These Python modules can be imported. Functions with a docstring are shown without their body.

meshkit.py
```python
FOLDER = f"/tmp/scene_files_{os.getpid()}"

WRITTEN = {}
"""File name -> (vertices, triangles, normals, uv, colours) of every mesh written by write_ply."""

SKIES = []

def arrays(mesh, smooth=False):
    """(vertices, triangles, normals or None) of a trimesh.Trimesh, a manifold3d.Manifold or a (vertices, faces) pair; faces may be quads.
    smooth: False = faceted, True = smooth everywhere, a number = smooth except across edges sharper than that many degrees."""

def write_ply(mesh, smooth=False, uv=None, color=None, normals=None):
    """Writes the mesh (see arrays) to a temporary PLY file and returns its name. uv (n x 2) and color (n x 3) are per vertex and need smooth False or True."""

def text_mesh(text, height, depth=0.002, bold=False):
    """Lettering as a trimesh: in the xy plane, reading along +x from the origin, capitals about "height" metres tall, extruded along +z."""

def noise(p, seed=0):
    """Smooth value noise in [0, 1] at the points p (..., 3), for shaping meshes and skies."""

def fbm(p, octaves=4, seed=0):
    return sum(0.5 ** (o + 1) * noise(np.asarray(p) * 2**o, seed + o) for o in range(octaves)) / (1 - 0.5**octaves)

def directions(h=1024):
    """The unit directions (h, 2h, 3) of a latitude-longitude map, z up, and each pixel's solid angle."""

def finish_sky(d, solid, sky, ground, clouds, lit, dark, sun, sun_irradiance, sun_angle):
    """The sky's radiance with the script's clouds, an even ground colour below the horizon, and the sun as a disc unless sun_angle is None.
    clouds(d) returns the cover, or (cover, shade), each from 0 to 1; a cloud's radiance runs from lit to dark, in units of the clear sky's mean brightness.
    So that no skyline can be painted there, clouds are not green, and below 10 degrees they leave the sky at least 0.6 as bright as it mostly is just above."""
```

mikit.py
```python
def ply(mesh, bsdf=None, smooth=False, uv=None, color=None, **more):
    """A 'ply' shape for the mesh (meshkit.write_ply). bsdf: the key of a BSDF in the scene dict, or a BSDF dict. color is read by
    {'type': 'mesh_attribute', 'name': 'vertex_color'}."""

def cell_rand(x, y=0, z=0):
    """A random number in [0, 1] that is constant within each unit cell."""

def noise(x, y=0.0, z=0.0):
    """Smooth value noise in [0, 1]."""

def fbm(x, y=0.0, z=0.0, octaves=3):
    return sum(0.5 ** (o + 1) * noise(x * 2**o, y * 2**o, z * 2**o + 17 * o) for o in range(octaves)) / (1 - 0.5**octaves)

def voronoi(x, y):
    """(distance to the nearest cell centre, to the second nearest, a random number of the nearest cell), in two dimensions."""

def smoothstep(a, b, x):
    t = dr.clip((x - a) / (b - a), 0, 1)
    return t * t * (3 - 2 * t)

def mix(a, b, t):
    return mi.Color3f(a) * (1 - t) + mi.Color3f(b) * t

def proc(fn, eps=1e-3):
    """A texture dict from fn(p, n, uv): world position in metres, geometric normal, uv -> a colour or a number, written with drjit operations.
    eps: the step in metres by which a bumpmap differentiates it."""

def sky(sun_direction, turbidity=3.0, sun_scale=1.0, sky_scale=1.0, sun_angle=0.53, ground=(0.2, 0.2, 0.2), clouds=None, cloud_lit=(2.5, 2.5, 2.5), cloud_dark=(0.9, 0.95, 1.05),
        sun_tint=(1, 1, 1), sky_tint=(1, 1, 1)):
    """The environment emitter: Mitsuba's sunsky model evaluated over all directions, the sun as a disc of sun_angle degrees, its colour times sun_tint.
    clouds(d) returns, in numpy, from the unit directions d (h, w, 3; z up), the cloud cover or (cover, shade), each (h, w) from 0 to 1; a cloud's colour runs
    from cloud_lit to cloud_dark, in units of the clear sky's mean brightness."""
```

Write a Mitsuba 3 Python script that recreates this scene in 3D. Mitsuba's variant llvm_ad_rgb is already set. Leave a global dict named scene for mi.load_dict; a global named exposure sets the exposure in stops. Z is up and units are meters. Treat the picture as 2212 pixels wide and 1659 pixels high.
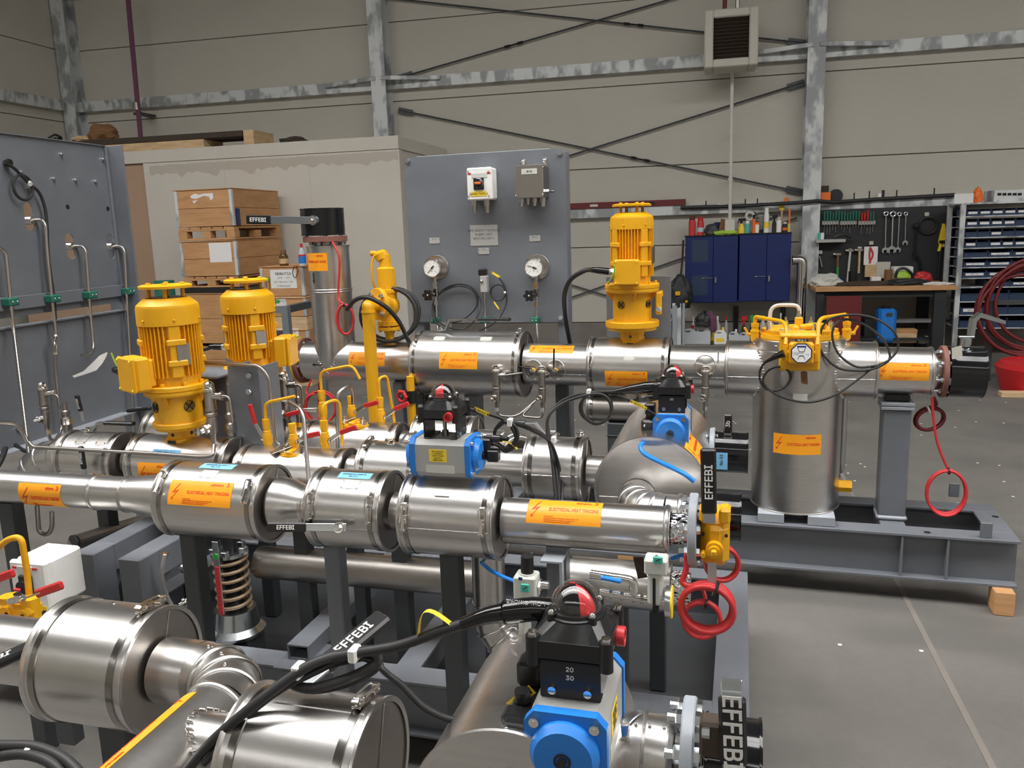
import math, random
import numpy as np, trimesh, mitsuba as mi, mikit, meshkit, drjit as dr
from mikit import proc, fbm, noise, smoothstep, mix, cell_rand
from shapely.geometry import Polygon, Point, box as sbox
from shapely import affinity
T = mi.ScalarTransform4f
scene, labels = {'type': 'scene'}, {}
A = np.array
rng = random.Random(7)
# ---------------------------------------------------------------- camera, lights, exposure
FL = 1789.0
YAW, PITCH, ROLL = np.radians([13.16, 10.70, -1.88])
EYE = A([0, 0, 1.6])
_cy, _sy, _cp, _sp = np.cos(YAW), np.sin(YAW), np.cos(PITCH), np.sin(PITCH)
FWD = A([-_sy * _cp, _cy * _cp, -_sp]); _R0 = A([_cy, _sy, 0]); _U0 = np.cross(_R0, FWD)
RGT = np.cos(ROLL) * _R0 + np.sin(ROLL) * _U0; UPV = -np.sin(ROLL) * _R0 + np.cos(ROLL) * _U0
scene['camera'] = {'type': 'perspective', 'fov_axis': 'x', 'fov': float(np.degrees(2 * np.arctan(1106 / FL))), 'near_clip': 0.05,
                   'to_world': T().look_at(origin=EYE.tolist(), target=(EYE + FWD).tolist(), up=UPV.tolist())}
exposure = 0.15
HX0, HX1, HY0, HY1, HZ = -9.0, 11.0, -9.0, 10.9, 6.6           # the hall
SKYLIGHTS = [(-8.8, 10.8, 0.2, 2.9, 8.5), (-8.8, 10.8, -6.8, -5.6, 5.0)]          # x0, x1, y0, y1, radiance
def sky_light(x0, x1, y0, y1, rad):
    v = A([[x0, y0, HZ - .03], [x1, y0, HZ - .03], [x1, y1, HZ - .03], [x0, y1, HZ - .03]]); f = A([[0, 2, 1], [0, 3, 2]])
    k = 'window_%d' % (1 + sum(q.startswith('window_') for q in labels))
    scene[k + '__pane'] = mikit.ply((v, f), {'type': 'twosided', 'b': {'type': 'diffuse', 'reflectance': {'type': 'rgb', 'value': [.7, .7, .7]}}},
                          emitter={'type': 'area', 'radiance': {'type': 'rgb', 'value': [rad * 1.0, rad * .985, rad * .96]}})
    labels[k] = {'label': 'translucent daylight strip in the hall roof', 'kind': 'structure'}
    return k
SKY_KEYS = [sky_light(*s) for s in SKYLIGHTS]
def ray(x, y): return FWD + (x - 1106) / FL * RGT - (y - 829.5) / FL * UPV
def onplane(x, y, n, c):
    d = ray(x, y); n = A(n, float); return EYE + d * (c - n @ EYE) / (n @ d)
def PZ(x, y, z): return onplane(x, y, (0, 0, 1), z)
def PY(x, y, c): return onplane(x, y, (0, 1, 0), c)
def PX(x, y, c): return onplane(x, y, (1, 0, 0), c)
def proj(p):
    d = A(p, float) - EYE; z = d @ FWD
    return 1106 + FL * (d @ RGT) / z, 829.5 - FL * (d @ UPV) / z
# ---------------------------------------------------------------- materials
def rgb(*c): return {'type': 'rgb', 'value': [float(x) for x in c]}
def mat(name, color, rough=.5, metal=0., spec=.5, coat=0., bump=None, **kw):
    col = color if isinstance(color, dict) else rgb(*color)
    b = {'type': 'principled', 'base_color': col, 'roughness': rough if isinstance(rough, dict) else float(rough), 'metallic': float(metal), **kw}
    if metal < 1: b['specular'] = float(spec)
    if coat: b['clearcoat'] = float(coat); b['clearcoat_gloss'] = .9
    if bump: b = {'type': 'bumpmap', 'tex': bump[0], 'scale': bump[1], 'b': b}
    scene['m_' + name] = {'type': 'twosided', 'b': b}
def _steel(p, n, uv):
    s = fbm(p.x * 9, p.y * 9, p.z * 9, 3)
    t = noise(p.x * 3, p.y * 140, p.z * 140)
    return mix((.56, .54, .52), (.78, .76, .74), s * .75 + t * .25)
def _galv(p, n, uv):
    s = fbm(p.x * 9 + p.y * 5, p.z * 5, p.y * 9, 3)
    return mix((.30, .32, .33), (.62, .64, .65), smoothstep(.35, .62, s))
def _wood(p, n, uv):
    g = noise(p.x * 5 + p.y * 5, p.x * 2 - p.y * 3, p.z * 90 + 4 * noise(p.x * 4, p.y * 4, p.z * 6))
    s = fbm(p.x * 6, p.y * 6, p.z * 14, 3)
    return mix((.36, .175, .07), (.60, .34, .16), g * .35 + s * .65)
def _pale(p, n, uv):
    s = fbm(p.x * 9, p.y * 9, p.z * 30, 3)
    return mix((.44, .29, .15), (.66, .48, .29), s)
def _floor(p, n, uv):
    a = fbm(p.x * .9, p.y * .9, 3., 4); b = fbm(p.x * 5 + 4 * a, p.y * 3, 9., 4); c = noise(p.x * 60, p.y * 60)
    d = smoothstep(.52, .74, fbm(p.x * 1.3 + 7, p.y * 3.1, 1., 3))
    col = mix((.10, .095, .087), (.19, .18, .167), a * .45 + b * .45 + c * .1)
    col = mix(col, (.11, .105, .10), d * .55)
    fleck = dr.select(cell_rand(dr.floor(p.x * 70), dr.floor(p.y * 70), 5) > .9993, mi.Float(1), mi.Float(0))
    return mix(col, (.7, .68, .62), fleck)
def _plaster(p, n, uv):
    s = fbm(p.x * 2, p.y * 2, p.z * 2, 3)
    return mix((.54, .51, .46), (.60, .575, .525), s)
def _wallp(p, n, uv):
    rib = .5 + .5 * dr.sin(p.z * 2 * math.pi / .028)
    s = fbm(p.x * .6, p.y, p.z * 1.5, 3)
    return mix((.46, .438, .388), (.53, .508, .452), s * .7 + rib * .3)
def _grey(p, n, uv):
    s = fbm(p.x * 7, p.y * 7, p.z * 7, 3)
    return mix((.12, .13, .148), (.155, .167, .187), s)
def _conc(p, n, uv): return mix((.14, .125, .11), (.24, .22, .20), fbm(p.x * 4, p.y * 4, p.z * 5, 4))
def _crumple(p, n, uv): return fbm(p.x * 60, p.y * 60, p.z * 60, 3)
mat('steel', proc(_steel), .30, 1.)
mat('steel2', (.62, .59, .56), .22, 1.)
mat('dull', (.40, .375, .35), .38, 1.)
mat('chrome', (.80, .78, .75), .12, 1.)
mat('zinc', (.62, .66, .68), .25, 1.)
mat('band', (.36, .345, .33), .20, 1.)
mat('foil', (.86, .86, .87), .16, 1., bump=(proc(_crumple, 2e-3), .02))
mat('galv', proc(_galv), .55, .3)
mat('grey', proc(_grey), .42, 0., .5)
mat('lgrey', (.30, .325, .36), .45)
mat('dgrey', (.045, .05, .055), .45)
mat('yellow', (.74, .37, .008), .36, 0., .5)
mat('yellow2', (.86, .62, .04), .5)
mat('blue', (.018, .19, .62), .35)
mat('alu', (.42, .42, .41), .45, .25)
mat('black', (.012, .012, .013), .30)
mat('gloss', (.007, .007, .008), .10, 0., .6)
mat('rubber', (.022, .022, .023), .50)
mat('red', (.52, .018, .022), .42)
mat('redc', (.55, .035, .04), .38)
mat('rust', (.21, .088, .07), .65)
mat('orange', (.93, .36, .015), .38)
mat('redprint', (.70, .07, .012), .5)
mat('white', (.80, .80, .78), .35)
mat('paper', (.74, .73, .73), .7)
mat('ink', (.02, .02, .02), .7)
mat('tape', (.20, .50, .80), .7)
mat('wood', proc(_wood), .7)
mat('pale', proc(_pale), .75)
mat('floor', proc(_floor), proc(lambda p, n, uv: .42 + .3 * fbm(p.x * 2, p.y * 2, 2., 3)), 0., .4)
mat('plaster', proc(_plaster), .8, 0., .2)
mat('smear', (.47, .43, .38), .85, 0., .2)
mat('tan', (.40, .275, .195), .8, 0., .2)
mat('wallp', proc(_wallp), .6, 0., .3)
mat('joint', (.16, .155, .14), .8)
mat('conc', proc(_conc), .85)
mat('roof', (.30, .30, .29), .8)
mat('cab', (.005, .016, .11), .40)
mat('bin', (.02, .04, .09), .45)
mat('board', (.016, .019, .021), .6)
mat('beige', (.50, .48, .42), .5)
mat('green', (.015, .13, .09), .5)
mat('green2', (.04, .30, .06), .5)
mat('mint', (.06, .42, .33), .4)
mat('spring', (.33, .235, .15), .42, .3)
mat('brown', (.19, .095, .04), .8)
mat('dbrown', (.05, .035, .025), .8)
mat('cloud', (.50, .53, .56), .35)
mat('teal', (.08, .42, .42), .4)
mat('dred', (.13, .012, .014), .5)
mat('pvc', (.58, .56, .52), .4)
mat('orng2', (.80, .16, .02), .45)
mat('purple', (.16, .06, .11), .8)
mat('tubing', (.015, .22, .75), .35)
mat('amber', (.10, .05, .01), .15)
mat('beige2', (.55, .56, .52), .4)
mat('ygreen', (.35, .55, .06), .5)
scene['m_clear'] = {'type': 'thindielectric', 'int_ior': 1.45}
# ---------------------------------------------------------------- mesh tools: a mesh is (vertices, triangles)
def J(*ms):
    ms = [m for q in ms for m in (q if isinstance(q, list) else [q])]
    n = np.cumsum([0] + [len(m[0]) for m in ms])
    return np.vstack([m[0] for m in ms]), np.vstack([A(m[1]) + k for m, k in zip(ms, n)])
def unit(v): v = A(v, float); return v / np.linalg.norm(v)
def basis(d, up=(0, 0, 1)):
    """x along d, z as near up as can be."""
    x = unit(d); u = A(up, float)
    if abs(x @ unit(u)) > .99: u = A([1., 0, 0]) if abs(x[0]) < .9 else A([0, 1., 0])
    y = unit(np.cross(u, x)); return np.stack([x, y, np.cross(x, y)], 1)
def mv(m, R=None, t=(0, 0, 0), s=1.):
    v = A(m[0], float) * s
    if R is not None: v = v @ A(R).T
    return v + A(t, float), m[1]
def rz(a): c, s = math.cos(a), math.sin(a); return A([[c, -s, 0], [s, c, 0], [0, 0, 1.]])
def rx(a): c, s = math.cos(a), math.sin(a); return A([[1., 0, 0], [0, c, -s], [0, s, c]])
def ry(a): c, s = math.cos(a), math.sin(a); return A([[c, 0, s], [0, 1., 0], [-s, 0, c]])
_BF = A([[0, 1, 3], [0, 3, 2], [4, 6, 7], [4, 7, 5], [0, 4, 5], [0, 5, 1], [2, 3, 7], [2, 7, 6], [0, 2, 6], [0, 6, 4], [1, 5, 7], [1, 7, 3]])
_S8 = A([[x, y, z] for x in (-1, 1) for y in (-1, 1) for z in (-1, 1)], float)
_BEV = None
def box(c, s, bev=0., R=None):
    global _BEV
    s = A(s, float) / 2
    if bev <= 0: v, f = _S8 * s, _BF
    else:
        bev = min(bev, .45 * 2 * s.min())
        v = np.vstack([_S8 * (s - bev * (1 - np.eye(3)[k])) for k in range(3)])
        if _BEV is None:
            h = trimesh.convex.convex_hull(np.vstack([_S8 * (1 - .2 * (1 - np.eye(3)[k])) for k in range(3)]))
            q = np.vstack([_S8 * (1 - .2 * (1 - np.eye(3)[k])) for k in range(3)])
            ix = A([np.argmin(((q - w) ** 2).sum(1)) for w in h.vertices]); _BEV = ix[h.faces]
        f = _BEV
    if R is not None: v = v @ A(R).T
    return v + A(c, float), f
def bb(p, q, bev=0.): p, q = A(p, float), A(q, float); return box((p + q) / 2, np.abs(q - p), bev)
def lathe(prof, p0, d, seg=24, up=(0, 0, 1)):
    """prof: (radius, distance along d from p0)."""
    B = basis(d, up); a = np.arange(seg) * 2 * np.pi / seg
    ring = np.cos(a)[:, None] * B[:, 1] + np.sin(a)[:, None] * B[:, 2]
    V, F, prev = [], [], None; n = 0
    for r, t in prof:
        c = A(p0, float) + B[:, 0] * t
        if r <= 1e-9: V.append(c[None]); cur = (n, 1); n += 1
        else: V.append(c + ring * r); cur = (n, seg); n += seg
        if prev:
            i = np.arange(seg); j = (i + 1) % seg
            if prev[1] == 1 and cur[1] > 1: F.append(np.stack([prev[0] + 0 * i, cur[0] + j, cur[0] + i], 1))
            elif prev[1] > 1 and cur[1] == 1: F.append(np.stack([prev[0] + i, prev[0] + j, cur[0] + 0 * i], 1))
            elif prev[1] > 1:
                F += [np.stack([prev[0] + i, prev[0] + j, cur[0] + j], 1), np.stack([prev[0] + i, cur[0] + j, cur[0] + i], 1)]
        prev = cur
    return np.vstack(V), np.vstack(F)
def cyl(p0, p1, r, seg=16, r1=None, bev=0.):
    p0, p1 = A(p0, float), A(p1, float); L = np.linalg.norm(p1 - p0); r1 = r if r1 is None else r1
    if bev: pr = [(0, 0), (r - bev, 0), (r, bev), (r1, L - bev), (r1 - bev, L), (0, L)]
    else: pr = [(0, 0), (r, 0), (r1, L), (0, L)]
    return lathe(pr, p0, p1 - p0, seg)
def ring(c, d, R, r, seg=32, s2=8):
    B = basis(d); a = np.arange(seg) * 2 * np.pi / seg
    pts = A(c, float) + R * (np.cos(a)[:, None] * B[:, 1] + np.sin(a)[:, None] * B[:, 2])
    return tube(pts, r, s2, closed=True)
def tube(pts, r, seg=8, closed=False, caps=True):
    p = A(pts, float); n = len(p); rr = np.broadcast_to(A(r, float), (n,))
    t = (np.roll(p, -1, 0) - np.roll(p, 1, 0)) if closed else np.gradient(p, axis=0)
    t /= np.linalg.norm(t, axis=1, keepdims=True) + 1e-12
    a = np.cross(t[0], [0, 0, 1.] if abs(t[0, 2]) < .9 else [1., 0, 0]); a /= np.linalg.norm(a)
    fr = []
    for k in range(n):
        a = a - t[k] * (a @ t[k]); a /= np.linalg.norm(a) + 1e-12; fr.append(a)
    a = A(fr); b = np.cross(t, a); w = np.arange(seg) * 2 * np.pi / seg
    v = p[:, None] + rr[:, None, None] * (np.cos(w)[None, :, None] * a[:, None] + np.sin(w)[None, :, None] * b[:, None])
    m = n if closed else n - 1
    i, j = np.meshgrid(np.arange(m), np.arange(seg), indexing='ij'); i2 = (i + 1) % n; j2 = (j + 1) % seg
    q = np.stack([i * seg + j, i * seg + j2, i2 * seg + j2, i2 * seg + j], -1).reshape(-1, 4)
    F = [q[:, [0, 1, 2]], q[:, [0, 2, 3]]]; V = v.reshape(-1, 3)
    if caps and not closed:
        V = np.vstack([V, p[:1], p[-1:]]); k = np.arange(seg); k2 = (k + 1) % seg
        F += [np.stack([k2, k, 0 * k + n * seg], 1), np.stack([(n - 1) * seg + k, (n - 1) * seg + k2, 0 * k + n * seg + 1], 1)]
    return V, np.vstack(F)
def fil(pts, rad, n=5):
    """a polyline with its corners rounded."""
    p = [A(q, float) for q in pts]; out = [p[0]]
    for a, b, c in zip(p, p[1:], p[2:]):
        u, w = a - b, c - b; lu, lw = np.linalg.norm(u), np.linalg.norm(w); k = min(rad, .48 * lu, .48 * lw)
        s, e = b + u / lu * k, b + w / lw * k
        for t in np.linspace(0, 1, n + 1): out.append((1 - t) ** 2 * s + 2 * t * (1 - t) * b + t * t * e)
    return A(out + [p[-1]])
def spl(pts, n=8):
    """Catmull-Rom through the points."""
    p = A(pts, float); q = np.vstack([2 * p[0] - p[1], p, 2 * p[-1] - p[-2]]); out = []
    for k in range(1, len(q) - 2):
        a, b, c, d = q[k - 1:k + 3]
        for t in np.linspace(0, 1, n, endpoint=False):
            out.append(.5 * (2 * b + (c - a) * t + (2 * a - 5 * b + 4 * c - d) * t * t + (3 * b - a - 3 * c + d) * t ** 3))
    return A(out + [p[-1]])
def prism(poly, o, ex, ey, h):
    """A polygon (shapely or points) in the plane o, ex, ey, raised by h along ex x ey."""
    P = poly if hasattr(poly, 'exterior') else Polygon(poly)
    m = trimesh.creation.extrude_polygon(P, abs(h), engine='earcut'); ex, ey = unit(ex), unit(ey)
    v = A(m.vertices); 
    if h < 0: v = v + A([0, 0, h])
    return v @ np.stack([ex, ey, np.cross(ex, ey)]) + A(o, float), A(m.faces)
def rrect(w, h, r, n=3): return sbox(-w / 2 + r, -h / 2 + r, w / 2 - r, h / 2 - r).buffer(r, quad_segs=n)
def ngon(n, r, a0=0.): return [(r * math.cos(a0 + 2 * math.pi * k / n), r * math.sin(a0 + 2 * math.pi * k / n)) for k in range(n)]
def hexb(p, d, r, h, dome=0.):
    pr = [(0, 0), (r, 0), (r, h * .8), (r * .85, h), (0, h)]
    return lathe(pr, p, d, 6)
def sphere(c, r, seg=16, sz=(1, 1, 1)):
    n = seg // 2; a = np.linspace(0, np.pi, n + 1)
    m = lathe([(r * math.sin(x) if 0 < k < n else 0, -r * math.cos(x)) for k, x in enumerate(a)], (0, 0, 0), (0, 0, 1), seg)
    return m[0] * A(sz) + A(c, float), m[1]
def dome(c, d, r, seg=20, n=6, k=1.):
    return lathe([(r * math.cos(x) if j < n else 0, k * r * math.sin(x)) for j, x in enumerate(np.linspace(0, np.pi / 2, n + 1))], c, d, seg)
_TX = {}
def text(s, h, depth=.0006, bold=False):
    k = (s, bold)
    if k not in _TX:
        m = meshkit.text_mesh(s, 1., 1., bold); _TX[k] = (A(m.vertices), A(m.faces))
    v, f = _TX[k]; return v * A([h, h, depth]), f
def textc(s, h, o, ex, ey, bold=False, depth=.0006, w=None):
    """lettering centred on o, reading along ex; w: the width to squeeze it into."""
    v, f = text(s, h, depth, bold); x0, x1 = v[:, 0].min(), v[:, 0].max(); v = v.copy()
    v[:, 0] -= (x0 + x1) / 2; v[:, 1] -= h / 2
    if w: v[:, 0] *= w / (x1 - x0)
    ex, ey = unit(ex), unit(ey); return v @ np.stack([ex, ey, np.cross(ex, ey)]) + A(o, float), f
# ---------------------------------------------------------------- keys, labels
_used = {}
def num(k):
    n = _used.get(k, -1) + 1; _used[k] = n
    return k if n == 0 else '%s_%03d' % (k, n)
class Th:
    """A thing: the key that its parts' keys start with."""
    def __init__(s, name, label, cat, group=None, kind=None):
        s.k = num(name); d = {'label': label}
        if kind: d['kind'] = kind
        else: d['category'] = cat
        if group: d['group'] = group
        labels[s.k] = d
    def p(s, part, m, mt, sm=30, label=None, under=None, kind=None):
        k = num((under or s.k) + '__' + part)
        scene[k] = mikit.ply(m, 'm_' + mt, smooth=sm)
        if label or kind: labels[k] = {a: b for a, b in (('label', label), ('kind', kind)) if b}
        return k
def one(name, label, cat, m, mt, sm=30, group=None, kind=None):
    t = Th(name, label, cat, group, kind); scene[t.k] = mikit.ply(m, 'm_' + mt, smooth=sm); return t
class Fr:
    """A level frame: origin and turn about z."""
    def __init__(s, o, deg):
        a = math.radians(deg); s.o = A(o, float); s.x = A([math.cos(a), math.sin(a), 0]); s.y = A([-math.sin(a), math.cos(a), 0]); s.z = A([0, 0, 1.]); s.R = rz(a)
    def __call__(s, x, y, z): return s.o + s.x * x + s.y * y + s.z * z
    def loc(s, p): d = A(p) - s.o; return A([d @ s.x, d @ s.y, d @ s.z])
    def py(s, px, py_, y): return s.loc(onplane(px, py_, s.y, s.y @ s.o + y))      # the pixel on the frame's plane of this y
    def pz(s, px, py_, z): return s.loc(PZ(px, py_, z + s.o[2]))
    def pxl(s, px, py_, x): return s.loc(onplane(px, py_, s.x, s.x @ s.o + x))
    def m(s, mesh): return mv(mesh, s.R, s.o)
# ---------------------------------------------------------------- the hall
def struct(name, m, mt, label, sm=False):
    scene[name] = mikit.ply(m, 'm_' + mt, smooth=sm); labels[name] = {'label': label, 'kind': 'structure'}; _used[name] = 0
struct('floor', bb((HX0, HY0, -.2), (HX1, HY1, 0)), 'floor', 'worn grey concrete floor of the hall')
flk = 'floor__joint'
_j0, _j1 = PZ(1955, 1290, 0), PZ(2135, 1640, 0)
_jd = unit(_j1 - _j0)
scene[num(flk)] = mikit.ply(box((_j0 + _j1) / 2 + A([0, 0, .0008]), (9, .022, .0015), R=basis(_jd)), 'm_conc')
WB = [.33, 1.31, 2.30, 3.29, 4.28, 5.27, 6.26]
struct('wall_back', bb((HX0, HY1 + .02, 0), (HX1, HY1 + .2, HZ)), 'joint', 'back wall of cream sandwich panels')
def wall_panels(key, frm, to, fix, axis, inward):
    for a, b in zip(WB, WB[1:] + [HZ]):
        p, q = [frm, fix, a + .005], [to, fix + .06 * inward, b - .005]
        if axis == 1: p, q = [fix, frm, a + .005], [fix + .06 * inward, to, b - .005]
        k = num(key + '__panel'); scene[k] = mikit.ply(bb(p, q, .004), 'm_wallp')
wall_panels('wall_back', HX0, HX1, HY1 + .04, 0, -1)
struct('wall_left', bb((HX0 - .2, HY0, 0), (HX0, HY1, HZ)), 'joint', 'left wall of cream sandwich panels')
wall_panels('wall_left', HY0, HY1, HX0 - .02, 1, 1)
struct('wall_right', bb((HX1, HY0, 0), (HX1 + .2, HY1, HZ)), 'wallp', 'right wall of the hall')
struct('wall_front', bb((HX0, HY0 - .2, 0), (HX1, HY0, HZ)), 'wallp', 'far side wall of the hall')
def roof():
    xs = sorted({HX0, HX1, *[s[0] for s in SKYLIGHTS], *[s[1] for s in SKYLIGHTS]}); ys = sorted({HY0, HY1, *[s[2] for s in SKYLIGHTS], *[s[3] for s in SKYLIGHTS]})
    return J(*[bb((a, c, HZ), (b, d, HZ + .12)) for a, b in zip(xs, xs[1:]) for c, d in zip(ys, ys[1:])
               if not any(s[0] <= a and b <= s[1] and s[2] <= c and d <= s[3] for s in SKYLIGHTS)])
struct('ceiling', roof(), 'roof', 'roof deck of the hall')
for k, (x0, x1, y0, y1, _) in zip(SKY_KEYS, SKYLIGHTS):
    for x in np.arange(x0, x1 + .1, 1.0): scene[num(k + '__bar')] = mikit.ply(bb((x - .03, y0, HZ - .08), (x + .03, y1, HZ - .035)), 'm_dgrey')
    for y in (y0, (y0 + y1) / 2, y1): scene[num(k + '__rail')] = mikit.ply(bb((x0, y - .03, HZ - .09), (x1, y + .03, HZ - .035)), 'm_dgrey')
struct('trim_1', bb((HX0, HY1 - .06, 0), (HX1, HY1 + .02, .325)), 'conc', 'bare concrete plinth along the foot of the back wall')
def hbeam(p0, p1, w, d, tf=.014, tw=.009, side=(1, 0, 0)):
    """an H section from p0 to p1: w wide along side, d deep across it."""
    p0, p1 = A(p0, float), A(p1, float); B = basis(p1 - p0); L = np.linalg.norm(p1 - p0)
    z = unit(p1 - p0); x = unit(A(side, float)); y = np.cross(z, x); R = np.stack([x, y, z], 1); c = (p0 + p1) / 2
    return J(*[box(c + y * s * (d / 2 - tf / 2), (w, tf, L), 0, R) for s in (-1, 1)], box(c, (tw, d - 2 * tf, L), 0, R))
CY = HY1 - .02
for px, y, lab in ((1758, 300, 'galvanised steel column with blotchy zinc between the blue cabinets and the workbench'),
                   (815, 150, 'galvanised steel column rising behind the corner of the white site room'), (138, 150, 'galvanised steel column in the dark left corner of the hall')):
    X = PY(px, y, CY - .24)[0]
    t = Th('steel_column', lab, 'column'); t.p('shaft', hbeam((X, CY - .12, 0), (X, CY - .12, HZ), .2, .24), 'galv', False)
COLX = [PY(815, 150, CY - .24)[0], PY(1758, 300, CY - .24)[0], PY(138, 150, CY - .24)[0]]
def girt(z, x0, x1, h, lab, y=CY):
    t = Th('wall_rail', lab, 'beam')
    t.p('web', bb((x0, y - .10, z - h / 2), (x1, y - .094, z + h / 2)), 'galv', False)
    for s in (-1, 1): t.p('flange', bb((x0, y - .10, z + s * h / 2 - .003), (x1, y, z + s * h / 2 + .003)), 'galv', False)
girt(3.50, HX0 + .1, COLX[1] - .012, .13, 'long horizontal galvanised wall rail passing behind the fan heater')
girt(3.50, COLX[1] + .012, HX1 - .05, .13, 'horizontal galvanised wall rail right of the fan heater')
girt(1.745, -2.2, COLX[1] - .012, .11, 'galvanised wall rail behind the red spirit level')
girt(1.745, COLX[1] + .012, 4.6, .11, 'galvanised wall rail above the tool board')
girt(5.05, HX0 + .1, COLX[0] - .012, .16, 'dark eaves rail high above the left corner')
t = Th('wall_rail', 'dim wall rail on the left wall of the hall', 'beam'); t.p('web', bb((HX0 + .06, 2, 3.43), (HX0 + .14, CY - .3, 3.57)), 'galv', False)
# fly braces from the inner flange of a column to the rail
for i, X in enumerate(COLX[:2]):
    for s in (-1, 1):
        p, q = A([X + s * .03, CY - .235, 3.56]), A([X + s * .80, CY - .105, 3.53])
        one('knee_brace', ['short knee brace left of the middle column', 'short bright knee brace right of the middle column', 'knee brace between the heater and the right column', 'knee brace right of the right column'][i * 2 + (s > 0)], 'brace',
            box((p + q) / 2, (np.linalg.norm(q - p), .05, .05), .003, basis(q - p)), 'galv', False)
def rod(a, b, lab, y=CY - .05, buckle=.75, plates=(1, 1)):
    p, q = PY(*a, y), PY(*b, y); d = unit(q - p); t = Th('bracing_rod', lab, 'rod', 'wall bracing rods')
    t.p('bar', cyl(p, q, .011, 8), 'dgrey')
    if buckle: c = p + (q - p) * buckle; t.p('turnbuckle', J(cyl(c - d * .12, c - d * .05, .018, 8), cyl(c + d * .05, c + d * .12, .018, 8), *[cyl(c - d * .1 + s * .014 * A([0, 1, 0]), c + d * .1 + s * .014 * A([0, 1, 0]), .006, 6) for s in (-1, 1)]), 'black')
    for e, on in ((p, plates[0]), (q, plates[1])):
        if on: w = unit(A([0, 0, 0]) + (c if buckle else (p + q) / 2) - e); t.p('gusset', box(e + w * .09, (.20, .012, .075), .002, basis(w)), 'dgrey')
rod((862, 168), (1600, -45), 'bracing rod rising to the right from the middle column to the roof', buckle=.36, plates=(1, 0))
rod((800, -8), (1738, 93), 'bracing rod running down to the right behind the fan heater', buckle=.63, plates=(0, 1))
rod((862, 238), (1732, 415), 'bracing rod sloping down right above the grey gauge panel', buckle=.62)
rod((1180, 352), (1736, 178), 'bracing rod rising right from behind the gauge panel to the column', buckle=.0, plates=(0, 1))
rod((1100, 690), (1722, 470), 'lower bracing rod passing behind the yellow motor', buckle=0, plates=(0, 0))
rod((1100, 575), (1480, 690), 'lower bracing rod sloping down behind the yellow motor', buckle=0, plates=(0, 0))
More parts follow.
